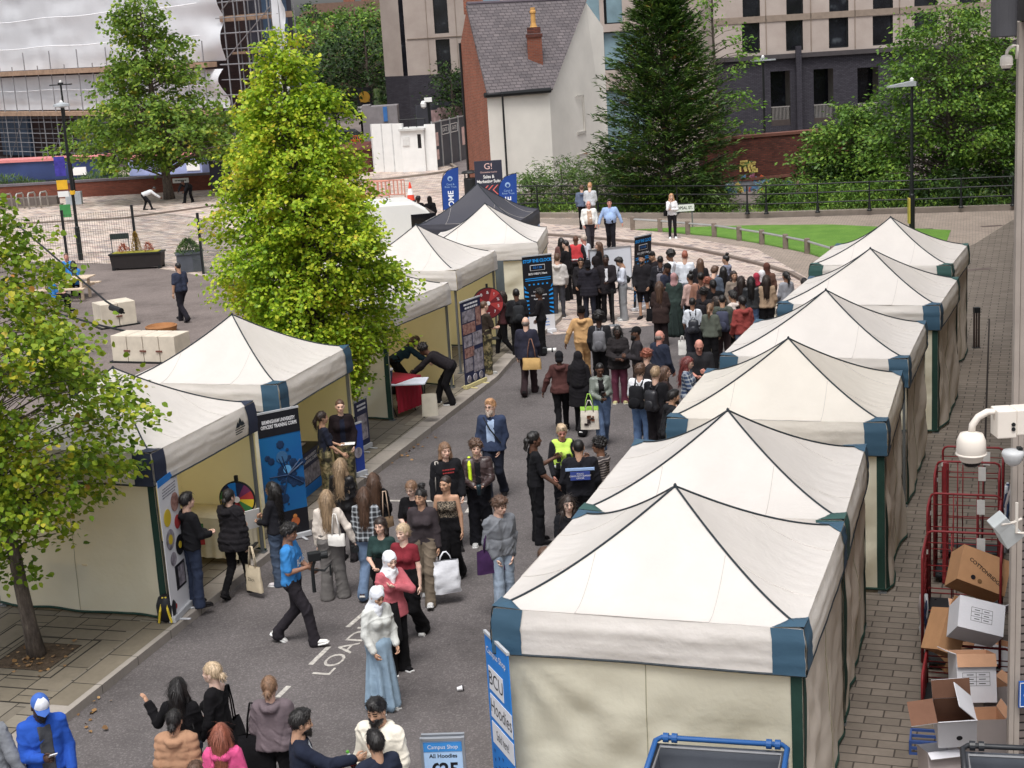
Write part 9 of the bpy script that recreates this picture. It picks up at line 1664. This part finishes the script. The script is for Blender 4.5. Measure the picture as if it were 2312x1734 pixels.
t, D = box('large brown carton with black lettering tipped over on top of the pile', 2112, 1240, 17.6, (.62, .36, .46), (-38, 24, -4), m_card, mat('card_inside', c(112, 84, 64), .9), [(1, 70, .2), (2, 40, .15)], txts=[('COTTONRIDGE', .068, .02, -.02, 24)]); disc(t, -.12, -.14, .03, m_k, 'symbol', -D[1]-.001); disc(t, -.03, -.16, .028, mat('print_faint', c(120, 90, 60)), 'symbol', -D[1]-.001)
box('narrow brown carton with a bent flap at the left of the pile', 2042, 1365, 16.6, (.3, .34, .5), (-20, 28, 10), m_card, m_card2, [(1, 80, .2), (0, 20, .16)])
t, D = box('white carton with printed delivery label leaning in the middle of the pile', 2108, 1342, 16.2, (.52, .38, .38), (-42, 16, -6), m_cw, m_card2, [(1, 60, .16), (2, 30, .14)]); shiplabel(t, D, -.12, .12, -.08, .08)
t, D = box('upright white carton with an open brown front flap and handwritten label', 2100, 1460, 15.4, (.42, .36, .52), (-16, 2, -2), m_cw, m_card2, [(0, 165, .14), (3, 70, .12)]); shiplabel(t, D, -.15, .14, -.08, .06)
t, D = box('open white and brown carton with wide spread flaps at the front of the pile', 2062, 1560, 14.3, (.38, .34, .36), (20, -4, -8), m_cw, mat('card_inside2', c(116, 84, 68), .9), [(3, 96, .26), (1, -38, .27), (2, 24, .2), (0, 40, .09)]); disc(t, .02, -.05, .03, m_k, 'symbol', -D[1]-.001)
box('plain grey-brown carton wedged at the right under the upright white one', 2140, 1540, 15.6, (.3, .4, .7), (-8, 0, 4), m_cg, m_card2, [(1, 50, .1)])
box('small pale carton lying low behind the corner trolley', 2028, 1640, 14.4, (.34, .3, .26), (-10, 0, 6), m_cg, m_cw, [(0, 120, .1)])
box('tall grey-brown carton standing beneath the upright white one', 2112, 1590, 14.9, (.5, .4, .5), (-6, 0, -4), m_cg, m_card2, [(1, 30, .1)])
box('flat brown carton at the bottom of the roll cage pile', 2075, 1420, 17.4, (.5, .4, .3), (-8, 8, 6), m_card, m_card2, [(1, 120, .15)])
box('white carton mostly buried in the middle of the pile', 2145, 1420, 17.3, (.4, .4, .4), (-10, 14, -8), m_cw, m_card2, [(1, 80, .15)])
for i, (px, py, Y, lab) in enumerate(((1996, 1352, 17.6, 'bundle of clear plastic wrap and blue straps on the left edge of the boxes'), (2178, 1110, 18.5, 'bundle of folded plastic wrap by the wall below the dome camera'))):
    p = AT(px, py, Y); k = MB(); rg = random.Random(i)
    for q in range(7): k.tube([(rg.uniform(-.04, .04), rg.uniform(-.04, .04), -.5+.15*j+rg.uniform(-.03, .03)) for j in range(7)], rg.uniform(.012, .03), 5, mi=q % 3)
    o = k.obj('plastic_wrap', [mat('wrap_clear', c(196, 200, 206), .2, .2, 8, .3), mat('wrap_blue', c(46, 60, 90), .4), m_cg], None, True); o.location = p; tag(o, lab, 'plastic wrap')
p = AT(1988, 1590, 15.3); t = thing('plastic_crate', 'small blue plastic crate under the open carton', 'crate', (p.x+.05, p.y, p.z-.25), -.3); k = MB(); k.box((0, 0, 0), (.3, .3, .02))
for x_, y_, sx_, sy_ in ((-.15, 0, .02, .3), (.15, 0, .02, .3), (0, -.15, .3, .02), (0, .15, .3, .02)):
    for z_ in (.03, .1, .17, .24): k.box((x_, y_, z_), (sx_, sy_, .03))
for x_ in (-.15, -.05, .05, .15): k.box((x_, -.15, .13), (.025, .024, .26))
k.obj('body', mat('crate_blue', c(60, 84, 140), .5), t)
bpy.context.view_layer.update()
